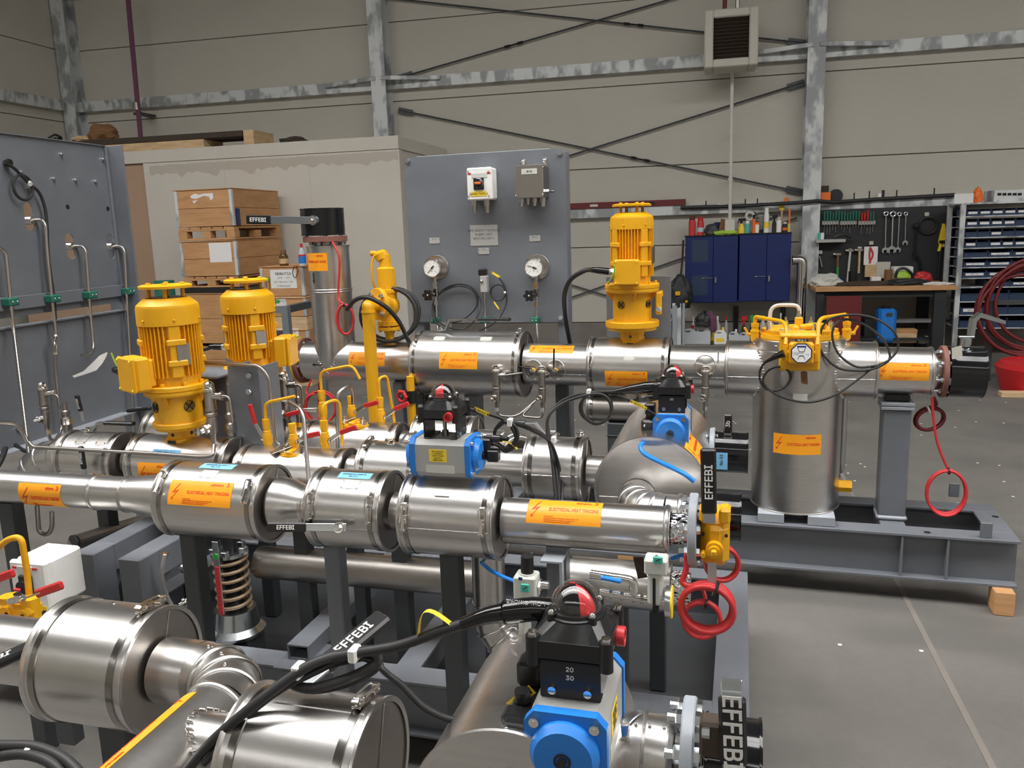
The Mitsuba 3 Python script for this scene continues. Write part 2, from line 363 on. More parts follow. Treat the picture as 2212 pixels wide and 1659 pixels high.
# white site room under the wall, boards on its roof
BY = 9.1; BXR = PY(866, 400, BY)[0]; BZT = PY(866, 292, BY)[2]; BXW = PY(325, 500, BY)[0]; BZL = PY(330, 352, BY)[2]
bt = Th('site_room', 'white plastered site room standing against the back wall', 'room', kind=None)
bt.p('front_wall', bb((BXW, BY, 0), (BXR, BY + .1, BZL)), 'plaster', False)
bt.p('lintel', bb((-8.6, BY - .012, BZL + .004), (BXR, BY + .1, BZT), .003), 'plaster', False, 'white board along the top edge')
bt.p('plywood_wall', bb((-8.6, BY + .03, 0), (BXW - .002, BY + .1, BZL)), 'tan', False, 'tan plywood part')
bt.p('side_wall', bb((BXR - .1, BY + .1, 0), (BXR - .02, HY1 - .03, BZL)), 'plaster', False)
bt.p('side_lintel', bb((BXR - .1, BY + .1, BZL + .004), (BXR, HY1 - .03, BZT), .003), 'plaster', False)
bt.p('roof', bb((-8.6, BY + .1, BZT - .06), (BXR - .1, HY1 - .03, BZT)), 'plaster', False)
def smear():
    r = random.Random(3); P0, P1 = PY(323, 368, BY), PY(860, 336, BY); n = 60; up, lo = [], []
    for k in range(n + 1):
        c = P0 + (P1 - P0) * k / n; x = c[0]
        up.append((x, c[2] + .045 + .012 * r.random())); lo.append((x, c[2] - .035 - .04 * r.random() * (1 + (k % 9 > 6))))
    return prism(up + lo[::-1], (0, BY - .0004, 0), (1, 0, 0), (0, 0, 1), .0012)
bt.p('filler_smear', smear(), 'smear', False, 'brownish smear of filler below the lintel')
for px in (488, 670): bt.p('sheet_joint', bb((PY(px, 400, BY)[0] - .002, BY - .001, 0), (PY(px, 400, BY)[0] + .002, BY, BZL)), 'smear', False)
def onroof(name, lab, cat, p, q, mt, bev=.004):
    return one(name, lab, cat, bb(p, q, bev), mt, False)
a, b = PY(120, 296, BY + .1), PY(520, 292, BY + .1)
onroof('timber_board', 'long board with dark edge lying on the site room roof', 'board', (-8.3, BY + .02, BZT + .10), (PY(522, 300, BY)[0], BY + .5, BZT + .165), 'dbrown')
onroof('insulation_board', 'pale yellow insulation board under the dark board on the site room', 'board', (-7.9, BY + .03, BZT + .002), (PY(436, 300, BY)[0], BY + .45, BZT + .098), 'pale')
onroof('timber_block', 'wooden end block beside the boards on the site room roof', 'block', (PY(524, 300, BY)[0], BY + .02, BZT + .0), (PY(546, 300, BY)[0], BY + .5, BZT + .165), 'pale')
def rag(c, s, seed):
    m = trimesh.creation.icosphere(3, 1.0); v = A(m.vertices); n = meshkit.fbm(v * 2.3 + seed, 3, seed)[:, None]
    v = v * (.65 + .7 * n) * A(s); v[:, 2] = np.maximum(v[:, 2], -s[2] * .55); return v + A(c, float) + A([0, 0, s[2] * .55]), A(m.faces)
one('rag_heap', 'heap of grey brown rags on the boards of the site room', 'rags', rag(A([*PY(222, 285, BY + .25)[:2], BZT + .165]), (.20, .16, .13), 3), 'brown')
one('glove', 'pale crumpled glove beside the rags on the site room', 'glove', rag(A([*PY(178, 290, BY + .2)[:2], BZT + .165]), (.14, .1, .05), 8), 'pale')
one('black_cap', 'small black cap at the left end of the boards', 'cap', rag(A([*PY(118, 290, BY + .2)[:2], BZT + .165]), (.09, .08, .08), 5), 'black')
one('scrap_bundle', 'small dark bundle lying on the site room roof right of the boards', 'bundle', rag(A([*PY(633, 306, BY + .2)[:2], BZT]), (.17, .1, .05), 6), 'dbrown')
# dark sprinkler pipe in front of the wall
X = PY(290, 150, CY - .35)
t = Th('riser_pipe', 'dark purple riser pipe in front of the left part of the wall', 'pipe')
t.p('pipe', cyl(PY(303, 300, CY - .35) * A([1, 1, 0]) + A([0, 0, BZT]), PY(275, -20, CY - .35), .032, 12), 'purple')
t.p('coupling', cyl(PY(296, 238, CY - .35), PY(294, 222, CY - .35), .045, 12), 'dull')
t.p('bracket', bb(PY(296, 245, CY - .35) - A([.06, .0, .015]), PY(296, 245, CY - .35) + A([.06, .33, .015])), 'dgrey', False)
# fan heater on the wall
t = Th('fan_heater', 'pale louvred fan heater hung high on the back wall', 'heater')
hp = [PY(*q, 10.15) for q in ((1522, 22), (1640, 16), (1638, 139), (1526, 146))]; hx0, hx1, hz0, hz1 = hp[0][0], hp[1][0], hp[2][2], hp[0][2]
W = (hx1 - hx0); cx, cz = (hx0 + hx1) / 2, (hz0 + hz1) / 2
for s in (-1, 1):
    t.p('frame_bar', bb((cx + s * (W / 2 - .05) - .05, 10.15, hz0), (cx + s * (W / 2 - .05) + .05, 10.62, hz1), .012), 'beige', False)
    zz = hz0 if s < 0 else hz1; t.p('frame_bar', bb((hx0 + .1, 10.15, min(zz, zz - s * .09)), (hx1 - .1, 10.62, max(zz, zz - s * .09)), .012), 'beige', False)
t.p('back_panel', bb((hx0 + .02, 10.5, hz0 + .02), (hx1 - .02, 10.6, hz1 - .02)), 'black', False)
for k in range(11):
    z = hz0 + .10 + (hz1 - hz0 - .2) * (k + .5) / 11; t.p('louvre', box((cx, 10.24, z), (W - .2, .085, .008), .002, rx(-.55)), 'dbrown', False)
for s in (-.07, .07): t.p('water_pipe', cyl((cx + s, 10.4, hz1 - .01), (cx + s, 10.4, HZ - .01), .025, 10), 'dred' if s < 0 else 'dull')
t.p('wall_bracket', J(*[bb((cx + s * .25 - .02, 10.6, cz - .02), (cx + s * .25 + .02, HY1 - .02, cz + .02)) for s in (-1, 1)]), 'dgrey', False)
t = Th('conduit', 'pale vertical conduit running down from the fan heater', 'pipe')
p, q = PY(1582, 146, 10.55), PY(1576, 474, 10.55); t.p('tube', cyl(p, A([p[0], p[1], q[2]]), .022, 10), 'pvc')
for f in (.42, .73): z = p[2] + (q[2] - p[2]) * f; t.p('clip', J(cyl((p[0], p[1], z - .02), (p[0], p[1], z + .02), .028, 10), bb((p[0] - .01, p[1], z - .01), (p[0] + .01, HY1 - .02, z + .01))), 'pvc', False)
t.p('socket', bb((p[0] - .06, 10.5, q[2] - .16), (p[0] + .06, HY1 - .02, q[2]), .01), 'pvc', False)
# ---------------------------------------------------------------- builders for the clad pipework
M = Fr((0, 0, 0), -2.5); S = Fr((0, 0, 0), -4.2)
YA, YB, YC, Y0, ZM, YS, ZS = 1.91, 2.35, 2.66, 1.11, .88, 3.79, .95
class Ax:
    """An axis through a local point of a frame, along local direction d; angles go from 'up' towards 'side'."""
    def __init__(s, F, p, d=(1, 0, 0), side=(0, -1, 0)):
        s.o = F(*p); s.d = unit(F.R @ A(d, float)); sd = F.R @ A(side, float); s.s = unit(sd - s.d * (sd @ s.d)); s.u = np.cross(s.s, s.d)
        if s.u[2] < 0 and abs(s.d[2]) < .9: s.u = -s.u
    def c(s, x): return s.o + s.d * x
    def rad(s, a): return math.cos(a) * s.u + math.sin(a) * s.s
    def at(s, x, a, r): return s.c(x) + s.rad(a) * r
    def hit(s, px, py, r):
        d = ray(px, py); o = EYE - s.o; dp = d - s.d * (d @ s.d); op = o - s.d * (o @ s.d)
        a, b, c = dp @ dp, 2 * dp @ op, op @ op - r * r; D = b * b - 4 * a * c
        t = (-b - math.sqrt(max(D, 0))) / (2 * a); q = o + d * t
        return q @ s.d, math.atan2(q @ s.s, q @ s.u)
    def wrap(s, m, x, a, r):
        """a flat mesh (u along the axis, v up against the angle, w out) bent onto the cylinder, its origin at x, a."""
        v = m[0]; an = a - v[:, 1] / r; rr = r + v[:, 2]
        return s.c(x) + v[:, :1] * s.d + rr[:, None] * (np.cos(an)[:, None] * s.u + np.sin(an)[:, None] * s.s), m[1]
    def tan(s, a): return -math.sin(a) * s.u + math.cos(a) * s.s
def subd(m, e):
    v, f = trimesh.remesh.subdivide_to_size(A(m[0]), A(m[1]), e, max_iter=12); return v, f
BOLT = Polygon([(.55, 1), (.05, .36), (.42, .43), (.12, .08), (.02, .14), (.06, -.06), (.24, .03), (.16, .06), (.62, .58), (.26, .50), (.62, 1)])
def grid(w, h, nx, ny, x0=None, y0=None):
    x, y = np.meshgrid(np.linspace(-w / 2, w / 2, nx + 1), np.linspace(-h / 2, h / 2, ny + 1)); v = np.stack([x.ravel(), y.ravel(), 0 * x.ravel()], 1)
    i, j = np.meshgrid(np.arange(nx), np.arange(ny)); k = (j * (nx + 1) + i).ravel()
    return v, np.vstack([np.stack([k, k + 1, k + nx + 2], 1), np.stack([k, k + nx + 2, k + nx + 1], 1)])
def sticker(t, ax, r, px0, px1, under=None, fit=None):
    """an orange warning label stuck on a round shell between two pixels (top left, bottom right)."""
    (xa, aa), (xb, ab) = (ax.hit(*px0, r), ax.hit(*px1, r)) if fit is None else fit
    w, h = abs(xb - xa), abs(ab - aa) * r; x, a = (xa + xb) / 2, (aa + ab) / 2
    k = t.p('warning_label', ax.wrap(mv(grid(w, h, 2, 12), None, (0, 0, .0007)), x, a, r), 'orange', True, 'orange ELECTRICAL HEAT TRACING label', under)
    fl = 1 if xb > xa else -1
    def put(m): return ax.wrap(m, x, a, r)
    b = affinity.translate(affinity.scale(BOLT, h * .52, h * .62, origin=(0, 0)), -w * .45, -h * .26)
    t.p('lightning_bolt', put(subd(prism(b, (0, 0, .0009), (1, 0, 0), (0, 1, 0), .0005), h * .12)), 'redprint', False, None, k)
    t.p('lettering', put(textc('ELECTRICAL HEAT TRACING', h * .115, (w * .13, h * .02, .0009), (1, 0, 0), (0, 1, 0), True, .0005, w * .66)), 'redprint', False, None, k)
    t.p('maker_mark', put(J(textc('eltherm', h * .09, (w * .25, h * .36, .0009), (1, 0, 0), (0, 1, 0), True, .0005, w * .2),
        prism(Point(0, 0).buffer(h * .075, quad_segs=5).difference(Point(-h * .04, 0).buffer(h * .055, quad_segs=5)), (w * .41, h * .375, .0009), (1, 0, 0), (0, 1, 0), .0005))), 'redprint', False, None, k)
    t.p('small_print', put(J(*[textc('Surface temperature and supply voltage see the circuit plan'[:c], h * .035, (-w * .26 + w * .0045 * c, -h * (.24 + .06 * q), .0009), (1, 0, 0), (0, 1, 0), False, .0004, w * .009 * c) for q, c in enumerate((14, 52, 46, 40))])), 'redprint', False, None, k)
    return k
def tape(t, ax, r, px0, px1, lines, under=None, mt='tape'):
    """a strip of masking tape with handwriting."""
    (xa, aa), (xb, ab) = ax.hit(*px0, r), ax.hit(*px1, r); w, h = abs(xb - xa), max(abs(ab - aa) * r, .012); x, a = (xa + xb) / 2, (aa + ab) / 2
    k = t.p('masking_tape', ax.wrap(mv(grid(w, h, 2, 8), None, (0, 0, .0008)), x, a, r), mt, True, 'strip of light blue masking tape with handwriting', under)
    for q, s in enumerate(lines):
        t.p('handwriting', ax.wrap(textc(s, h * .22, (-w * .04, h * (.18 - .36 * q) if len(lines) > 1 else 0, .001), (1, 0, 0), (0, 1, 0), False, .0004, w * .72 * len(s) / max(map(len, lines))), x, a, r), 'ink', False, None, k)
def nameplate(t, ax, r, px, w=.05, h=.028, under=None, code=True):
    x, a = ax.hit(*px, r)
    k = t.p('name_plate', ax.wrap(mv(grid(w, h, 2, 4), None, (0, 0, .001)), x, a, r), 'beige2', True, 'small engraved metal plate', under)
    t.p('rivet', J(*[sphere(ax.at(x + sx * w * .43, a + sy * h * .38 / r, r + .001), .0022, 6) for sx in (-1, 1) for sy in (-1, 1)]), 'chrome', 30, None, k)
def latch_mesh(ax, x, a, r):
    """toggle latch on a strap: base plate with hook, lever and wire loop."""
    o = ax.at(x, a, r); e1, e2, e3 = ax.d, -ax.tan(a), ax.rad(a); R = np.stack([e1, e2, e3], 1)
    base = J(box((0, -.012, .002), (.014, .036, .004), .001), box((0, .028, .002), (.013, .02, .004), .001), box((0, -.008, .007), (.010, .012, .008), .002), box((0, .034, .006), (.012, .004, .010), .001))
    lever = J(box((0, -.010, .012), (.009, .038, .0022), .001, rx(-.12)), box((0, -.030, .012), (.012, .008, .0022), .001, rx(.5)))
    loop = tube(fil([(-.008, -.012, .012), (-.008, .034, .011), (.008, .034, .011), (.008, -.012, .012)], .006, 3), .0016, 6)
    return [mv(q, R, o) for q in (base, lever, loop)]
def latch(t, ax, x, a, r, under=None):
    b, l, w = latch_mesh(ax, x, a, r)
    k = t.p('latch', b, 'steel2', 30, None, under); t.p('lever', l, 'chrome', 30, None, k); t.p('wire_loop', w, 'chrome', 40, None, k)
def drum(name, lab, ax, x0, x1, R, latches=(), bands=(1, 1), group=None, seams=(), plate_seam=(1, 1), mt='steel', seg=56, bw=.014, cat='insulation cover'):
    t = Th(name, lab, cat, group); e = .0035
    t.p('shell', lathe([(R - .004, .001), (R + .0035, 0), (R + .004, .004), (R, .007), (R, x1 - x0 - .007), (R + .004, x1 - x0 - .004), (R + .0035, x1 - x0), (R - .004, x1 - x0 - .001)], ax.c(x0), ax.d, seg), mt, 35)
    for s, x in ((-1, x0), (1, x1)):
        k = t.p('end_plate', lathe([(0, 0), (R - .003, 0)][::s] if s < 0 else [(R - .003, 0), (0, 0)], ax.c(x - s * .004), ax.d, seg), 'dull', False)
        if plate_seam[s > 0]:
            a = -.35; p = ax.at(x - s * .003, a, R * .5); t.p('fold', box(p, (.003, .004, R * .9), .001, np.stack([ax.d, ax.tan(a), ax.rad(a)], 1)), 'dull', False, None, k)
    for s, x, on in ((1, x0, bands[0]), (-1, x1, bands[1])):
        if on: t.p('strap', lathe([(R, 0), (R + .0022, .001), (R + .0022, bw - .001), (R, bw)], ax.c(x + s * (.016 + bw / 2) - bw / 2), ax.d, seg), 'band', 35)
    for x, a in latches:
        xx = x0 + .016 + bw / 2 if x < 0 else x1 - .016 - bw / 2; latch(t, ax, xx, a, R + .002)
    for a in seams: t.p('seam', mv(box((0, 0, 0), (x1 - x0 - .02, .006, .003), .001), np.stack([ax.d, ax.tan(a), ax.rad(a)], 1), ax.at((x0 + x1) / 2, a, R)), mt, False)
    return t
def pipe(name, lab, ax, x0, x1, R, rings=(), seams=(), group=None, mt='steel', seg=44, cat='pipe', rivets=()):
    t = Th(name, lab, cat, group)
    t.p('shell', lathe([(R - .012, 0), (R, 0), (R, x1 - x0), (R - .012, x1 - x0)], ax.c(x0), ax.d, seg), mt, 35)
    for x in rings: t.p('bead', lathe([(R - .001, -.007), (R + .0035, -.004), (R + .004, 0), (R + .0035, .004), (R - .001, .007)], ax.c(x), ax.d, seg), mt, 60)
    for a in seams:
        Rm = np.stack([ax.d, ax.tan(a), ax.rad(a)], 1)
        t.p('seam', mv(box((0, 0, 0), (x1 - x0 - .004, .007, .003), .001), Rm, ax.at((x0 + x1) / 2, a, R)), mt, False)
        for x in np.linspace(x0 + .03, x1 - .03, max(2, int((x1 - x0) / .12))): t.p('rivet', sphere(ax.at(x, a, R + .0015), .0028, 8), 'chrome', 60)
    return t
def elbow(t, part, c, a0, a1, R, r, ex, ey, n=5, mt='steel', beads=True, seg=36):
    """segmented lobster-back elbow about c in the plane ex, ey."""
    an = np.linspace(a0, a1, n + 1); pts = A([A(c) + R * (math.cos(q) * A(ex) + math.sin(q) * A(ey)) for q in an])
    k = t.p(part, tube(pts, r, seg, caps=False), mt, 20)
    if beads:
        for q in an[1:-1]:
            p = A(c) + R * (math.cos(q) * A(ex) + math.sin(q) * A(ey)); d = -math.sin(q) * A(ex) + math.cos(q) * A(ey)
            t.p('bead', lathe([(r, -.006), (r + .0035, -.003), (r + .0035, .003), (r, .006)], p, d, seg), mt, 60, None, k)
def stitch(t, ax, x, a, r, n, ln, dx, da, part='crimp', under=None):
    pass
AA, AB, AC, A0, AS = Ax(M, (0, YA, ZM)), Ax(M, (0, YB, ZM)), Ax(M, (0, YC, ZM)), Ax(M, (0, Y0, ZM)), Ax(S, (0, YS, ZS))
def mx(y, px, py): return M.py(px, py, y)[0]
def MP(px, py, y): return M(*M.py(px, py, y))
def SP(px, py, y): return S(*S.py(px, py, y))
def sx(px, py, y=YS): return S.py(px, py, y)[0]
# ---------------------------------------------------------------- row A: the front line
RA = .103
a1 = (mx(YA - RA, 325, 1085), mx(YA - RA, 547, 1092)); a2 = (mx(YA - RA, 653, 1110), mx(YA - RA, 814, 1105)); a3 = (mx(YA - RA, 855, 1120), mx(YA - RA, 1061, 1120))
d1 = drum('insulation_drum', 'front row insulation drum with blue tape and a warning label, left of the spring hanger', AA, *a1, RA, [(-1, .9), (1, 1.0)])
d2 = drum('insulation_drum', 'short front row insulation drum with blue tape, second from the left', AA, *a2, RA, [(-1, 1.25), (1, 1.25)], seams=(1.75,))
d3 = drum('insulation_drum', 'front row insulation drum under the blue and grey actuator', AA, *a3, RA, [(-1, 1.35), (1, 1.35)], seams=(1.62,))
p1 = pipe('clad_pipe', 'steel clad pipe with an orange label at the left end of the front row', AA, mx(YA, -60, 1068), mx(YA, 278, 1078), .049, [mx(YA, 215, 1075)])
xa = mx(YA, 278, 1078)
p1.p('reducer', lathe([(.049, 0), (.054, .003), (.049, .006), (.07, a1[0] - xa + .002)], AA.c(xa), AA.d, 44), 'steel', 35)
pm = pipe('clad_pipe', 'short steel clad pipe with a bulged reducer between two front row drums', AA, a1[1] + .09, a2[0] - .003, .052, [a1[1] + .11])
pm.p('reducer', lathe([(.03, 0), (.068, .004), (.074, .012), (.070, .05), (.054, .085), (.052, .092)], AA.c(a1[1] + .002), AA.d, 44), 'steel', 35)
pipe('clad_pipe', 'narrow steel clad pipe in the gap between two front row drums', AA, a2[1] + .005, a3[0] - .005, .05)
p4 = pipe('clad_pipe', 'steel clad pipe with a wide orange label at the right end of the front row', AA, a3[1] + .005, mx(YA, 1449, 1147), .053, [mx(YA, 1447, 1147) - .006])
p4.p('drip_strip', mv(box((0, 0, 0), (mx(YA, 1440, 1147) - a3[1], .022, .016), .004), np.stack([AA.d, AA.tan(2.5), AA.rad(2.5)], 1), AA.at((a3[1] + mx(YA, 1447, 1147)) / 2, 2.5, .055)), 'dull', False)
sticker(p4, AA, .053, (1146, 1079), (1297, 1139)); sticker(p1, AA, .049, (42, 1042), (152, 1096)); sticker(d1, AA, RA, (373, 1036), (497, 1098))
tape(d1, AA, RA, (444, 1001), (500, 1015), ['removed by pos 1', 'No 1 A']); tape(d2, AA, RA, (738, 1020), (798, 1036), ['old aspect by pump 11', 'No 11 A'])
nameplate(d1, AA, RA, (452, 1024)); nameplate(d2, AA, RA, (757, 1046))
# foil wrapped end, grey flange and the yellow ball valve
xe = mx(YA, 1449, 1147); xf = mx(YA, 1489, 1150)
one('foil_wrap', 'crumpled silver foil wrapping around the pipe end beside the grey flange', 'foil', lathe([(0, 0), (.037, 0), (.039, .02), (.036, .04), (.038, xf - xe), (0, xf - xe)], AA.c(xe + .001), AA.d, 40), 'foil', 35)
def flange(name, lab, ax, x, R, th, mt, nb=4, br=.009, bl=.03, hub=0., a0=.4):
    t = Th(name, lab, 'flange'); t.p('disc', lathe([(0, 0), (R - .002, 0), (R, .002), (R, th - .002), (R - .002, th), (0, th)], ax.c(x), ax.d, 40), mt, 35)
    for k in range(nb):
        p = ax.at(x, a0 + 2 * math.pi * k / nb, R * .80)
        t.p('bolt', J(hexb(p + ax.d * th, ax.d, br, .009), hexb(p, -ax.d, br, .009), cyl(p - ax.d * bl, p, br * .55, 8)), 'zinc', 30)
    return t
fl = flange('flange', 'light grey steel flange left of the yellow ball valve', AA, xf, .088, .020, 'lgrey', 8, .011, .02)
yv = Th('ball_valve', 'yellow flanged ball valve at the right end of the front row', 'valve')
xv = xf + .020; yo = AA.c(0); XE = AA.d; ZE = A([0, 0, 1.]); YE = M.y
def vb(cx, cy, cz, s, bev=.006, R=None): return mv(box((0, 0, 0), s, bev, R), M.R, AA.c(cx) + YE * cy + ZE * cz)
yv.p('body', J(vb(xv + .040, 0, -.006, (.066, .11, .118), .014), vb(xv + .040, 0, .0, (.060, .13, .09), .02)), 'yellow', False)
yv.p('gasket', lathe([(0, 0), (.07, 0), (.07, .008), (0, .008)], AA.c(xv), XE, 36), 'black')
for s in (-1, 1): yv.p('lug', vb(xv + .040 + s * .022, -.045, .062, (.026, .05, .035), .006), 'yellow', False)
q = AA.c(xv + .040) - YE * .066 + ZE * -.015
yv.p('stem', J(cyl(q, q - YE * .018, .019, 24), cyl(q - YE * .018, q - YE * .026, .0125, 20), box(q - YE * .03, (.012, .012, .012), .002, M.R)), 'yellow')
yv.p('stop_pin', cyl(q + XE * -.024 + ZE * -.012, q + XE * -.024 + ZE * -.012 - YE * .022, .006, 12), 'yellow')
for s in (-1, 1): yv.p('screw_hole', cyl(q + XE * s * .026 + ZE * .028 + YE * .012, q + XE * s * .026 + ZE * .028 + YE * .006, .0035, 10), 'black')
yv.p('tag', prism(rrect(.02, .05, .004), q + ZE * -.055 + XE * -.004 - YE * .012, XE, ZE, .0012), 'alu', False)
def lever(lab, p, d, n, L, w=.022, th=.005, grip=.45, flip=False, plate=True, crank=0., words='EFFEBI', gmt='black', bmt='zinc', name='valve_lever', group=None, side=1, tsize=.55):
    """A flat bar lever: from its pivot p along d, flat side n; a plastic grip with raised white lettering over the last part."""
    d = unit(d); n = unit(A(n) - d * (A(n) @ d)); s = np.cross(n, d); R = np.stack([d, s, n], 1); t = Th(name, lab, 'lever', group); o = A(p, float)
    g0 = L * (1 - grip); z = crank
    if crank: m = prism([(-.02, -th / 2), (.03, -th / 2), (.055, z - th / 2), (g0 + .01, z - th / 2), (g0 + .01, z + th / 2), (.05, z + th / 2), (.025, th / 2), (-.02, th / 2)], o - s * w / 2, d, n, -w)
    else: m = mv(box(((g0 - .01) / 2, 0, 0), (g0 + .03, w, th), .001), R, o)
    t.p('bar', m, bmt, False)
    k = t.p('grip', mv(box((g0 + (L - g0) / 2, 0, z), (L - g0, w * 1.22, th + .009), .004), R, o), gmt, False)
    if words:
        e = -1 if flip else 1
        t.p('lettering', textc(words, w * tsize, o + d * (g0 + (L - g0) * .5) + n * (z + (th / 2 + .0045) * side), d * e, s * e * side, True, .0006 ), 'white', False, None, k)
    if plate: t.p('nut', J(cyl(o - n * th, o + n * (th * .5 + .003), .014, 20), hexb(o + n * (th * .5 + .003), n, .009, .007)), 'chrome', 30)
    return t
lever('horizontal lever with black grip in front of the gap between two front row drums', MP(733, 1139, YA - .125), MP(555, 1138, YA - .125) - MP(733, 1139, YA - .125), -YE + ZE * .25, .205, .020, .005, .55, True, words='EFFEBI')
# ---------------------------------------------------------------- row B
RB = .098
b1 = (mx(YB - RB, 110, 997), mx(YB - RB, 232, 997)); b2 = (mx(YB - RB, 264, 997), mx(YB - RB, 474, 985)); b3 = (mx(YB - RB, 494, 995), mx(YB - RB, 723, 1008))
b4 = (mx(YB - RB, 763, 1020), mx(YB - RB, 895, 1020)); b6 = (mx(YB - RB, 1126, 1015), mx(YB - RB, 1254, 1015))
AB1, AB3, AB4, AC1, AC3, AC4 = [Ax(M, (0, y, ZM - q)) for y, q in ((YB, .042), (YB, .066), (YB, .036), (YC, .03), (YC, .052), (YC, .02))]
e1 = drum('insulation_drum', 'second row insulation drum with two screwed plates, left of the yellow pump', AB1, *b1, RB, seams=(1.7,))
e2 = drum('insulation_drum', 'second row insulation drum under the left yellow pump', AB1, *b2, RB)
e3 = drum('insulation_drum', 'second row strainer drum with a yellow lid and two yellow valves', AB3, *b3, RB, bands=(1, 1))
e4 = drum('insulation_drum', 'second row insulation drum with a cranked lever on top, left of the actuator', AB4, *b4, RB, [(-1, .25), (1, .25)])
e6 = drum('insulation_drum', 'second row insulation drum with a cable bundle hanging over it', AB, *b6, RB, [(1, -.2)], seams=(1.5,))
for x in (.42, .78):
    c = (b1[0] + (b1[1] - b1[0]) * x); k = e1.p('cover_plate', AB1.wrap(mv(grid(.045, .06, 2, 4), None, (0, 0, .0012)), c, .45, RB), 'dull', True)
    e1.p('screw', J(*[sphere(AB1.at(c + i * .018, .45 + j * .22, RB + .0015), .0025, 8) for i in (-1, 1) for j in (-1, 1)]), 'chrome', 40, None, k)
sticker(e2, AB1, RB, (297, 998), (372, 1048)); tape(e2, AB1, RB, (332, 970), (388, 983), ['DEMI FILL PI 1'])
pb = pipe('clad_pipe', 'steel clad elbow and pipe at the far left of the second row', AB1, b1[0] - .06, b1[0] - .005, .062)
elbow(pb, 'elbow', AB1.c(b1[0] - .06) - ZE * .14, math.pi / 2, math.pi, .14, .062, XE, ZE, 4)
pipe('clad_pipe', 'narrow pipe between drums left of the yellow pump', AB1, b1[1] + .005, b2[0] - .005, .05); pipe('clad_pipe', 'narrow pipe between pump drum and strainer drum', AB1, b2[1] + .005, b3[0] - .005, .05)
pipe('clad_pipe', 'narrow pipe between the strainer drum and the lever drum', AB4, b3[1] + .005, b4[0] - .005, .05)
pipe('clad_pipe', 'steel clad pipe behind the front actuator in the second row', AB, b4[1] + .005, b6[0] - .005, .058)
xw = mx(YB, 1345, 1020); pipe('clad_pipe', 'steel clad pipe entering the round vessel', AB, b6[1] + .005, xw, .047)
# round vessel lying across the rows, its outlet pipe
vc = M.py(1405, 1092, 2.22); AV = Ax(M, (vc[0], 2.22, ZM - .015), (0, 1, 0), (1, 0, 0))
vs = Th('round_vessel', 'large round steel clad vessel lying across the rows below the right actuator', 'vessel'); RV = .155
vs.p('shell', lathe([(RV - .006, 0), (RV + .003, 0), (RV + .004, .004), (RV, .009), (RV, .52), (RV - .006, .52)], AV.c(0), AV.d, 64), 'steel', 35)
vs.p('front_plate', lathe([(0, 0), (RV - .004, 0)][::-1], AV.c(.003), AV.d, 64), 'steel', False); vs.p('rear_plate', lathe([(RV - .004, 0), (0, 0)][::-1], AV.c(.518), -AV.d, 64), 'steel', False)
vs.p('fold', mv(box((0, 0, 0), (.13, .004, .004), .001), M.R, AV.c(.002) + XE * -.08 - ZE * .02), 'dull', False)
sticker(vs, AV, RV, (0, 0), (0, 0), fit=((.02, .62), (.19, 1.05)))
xo = mx(2.10, 1440, 1065); AO = Ax(M, (0, 2.10, ZM - .03))
po = pipe('clad_pipe', 'steel clad outlet pipe of the round vessel bending to the right', AO, xo, mx(2.10, 1505, 1075), .05, [mx(2.10, 1470, 1070)])
elbow(po, 'elbow', AO.c(xo) + YE * .09, -math.pi / 2, -math.pi, .09, .05, XE, YE, 5); po.p('collar', cyl(AO.c(xo - .09) + YE * .09, AO.c(xo - .09) + YE * .118, .052, 36), 'steel', 35)
xq = mx(2.10, 1505, 1075)
def bvalve(lab, ax, x, R, L, mt='black', body=None, name='ball_valve'):
    """a round bodied flanged ball valve lying along the axis."""
    t = Th(name, lab, 'valve')
    t.p('body', lathe([(0, 0), (R * .96, 0), (R, .004), (R, L - .004), (R * .96, L), (0, L)], ax.c(x), ax.d, 44), mt, 35)
    for s in (0, 1): t.p('collar', lathe([(0, 0), (R + .002, 0), (R + .002, .004), (0, .004)], ax.c(x + s * (L - .004)), ax.d, 44), mt, 35)
    for k in range(4): t.p('bolt', hexb(ax.at(x, .4 + k * math.pi / 2, R * .8), -ax.d, .011, .02), 'zinc', 30)
    return t
bvalve('black ball valve at the outlet of the round vessel behind the upright lever', AO, xq + .012, .062, .10, 'gloss')
lever('tall upright lever with black grip and white lettering on the yellow ball valve', MP(1532, 1112, YA - .072), MP(1530, 985, YA - .072) - MP(1532, 1112, YA - .072), -YE, .155, .028, .006, .98, words='EFFEBI', plate=False, tsize=.62)
AR = Ax(M, (0, 2.62, ZM + .0))
bvalve('black ball valve with blue tape at the back right corner of the middle skid', AR, mx(2.62, 1545, 1000), .064, .10, 'gloss')
flange('flange', 'light grey flange beside the rear black ball valve', AR, mx(2.62, 1533, 1000), .075, .016, 'lgrey', 4)
pr = pipe('clad_pipe', 'steel clad rear outlet pipe between the round vessel and the light grey flange', AR, mx(2.62, 1450, 1000), mx(2.62, 1531, 1000), .05)
vt = Th('masking_tape', 'blue masking tape with handwriting on the rear black valve', 'tape')
vt.p('strip', prism(sbox(-.019, -.027, .019, .027), MP(1558, 996, 2.545), XE, ZE, .0008), 'tape', False); vt.p('handwriting', textc('No 31', .009, MP(1558, 993, 2.544), ZE, -XE, False), 'ink', False)
lever('short black lever standing on the rear black valve', MP(1572, 945, 2.60), MP(1572, 912, 2.60) - MP(1572, 945, 2.60), -YE, .075, .022, .005, .8, words='3b', plate=False)
one('valve_neck', 'small bright steel neck below the short black lever', 'fitting', J(mv(box((0, 0, 0), (.03, .03, .02), .003), M.R, MP(1573, 953, 2.60)), cyl(MP(1573, 953, 2.6), MP(1573, 975, 2.60), .012, 12)), 'chrome', 30)
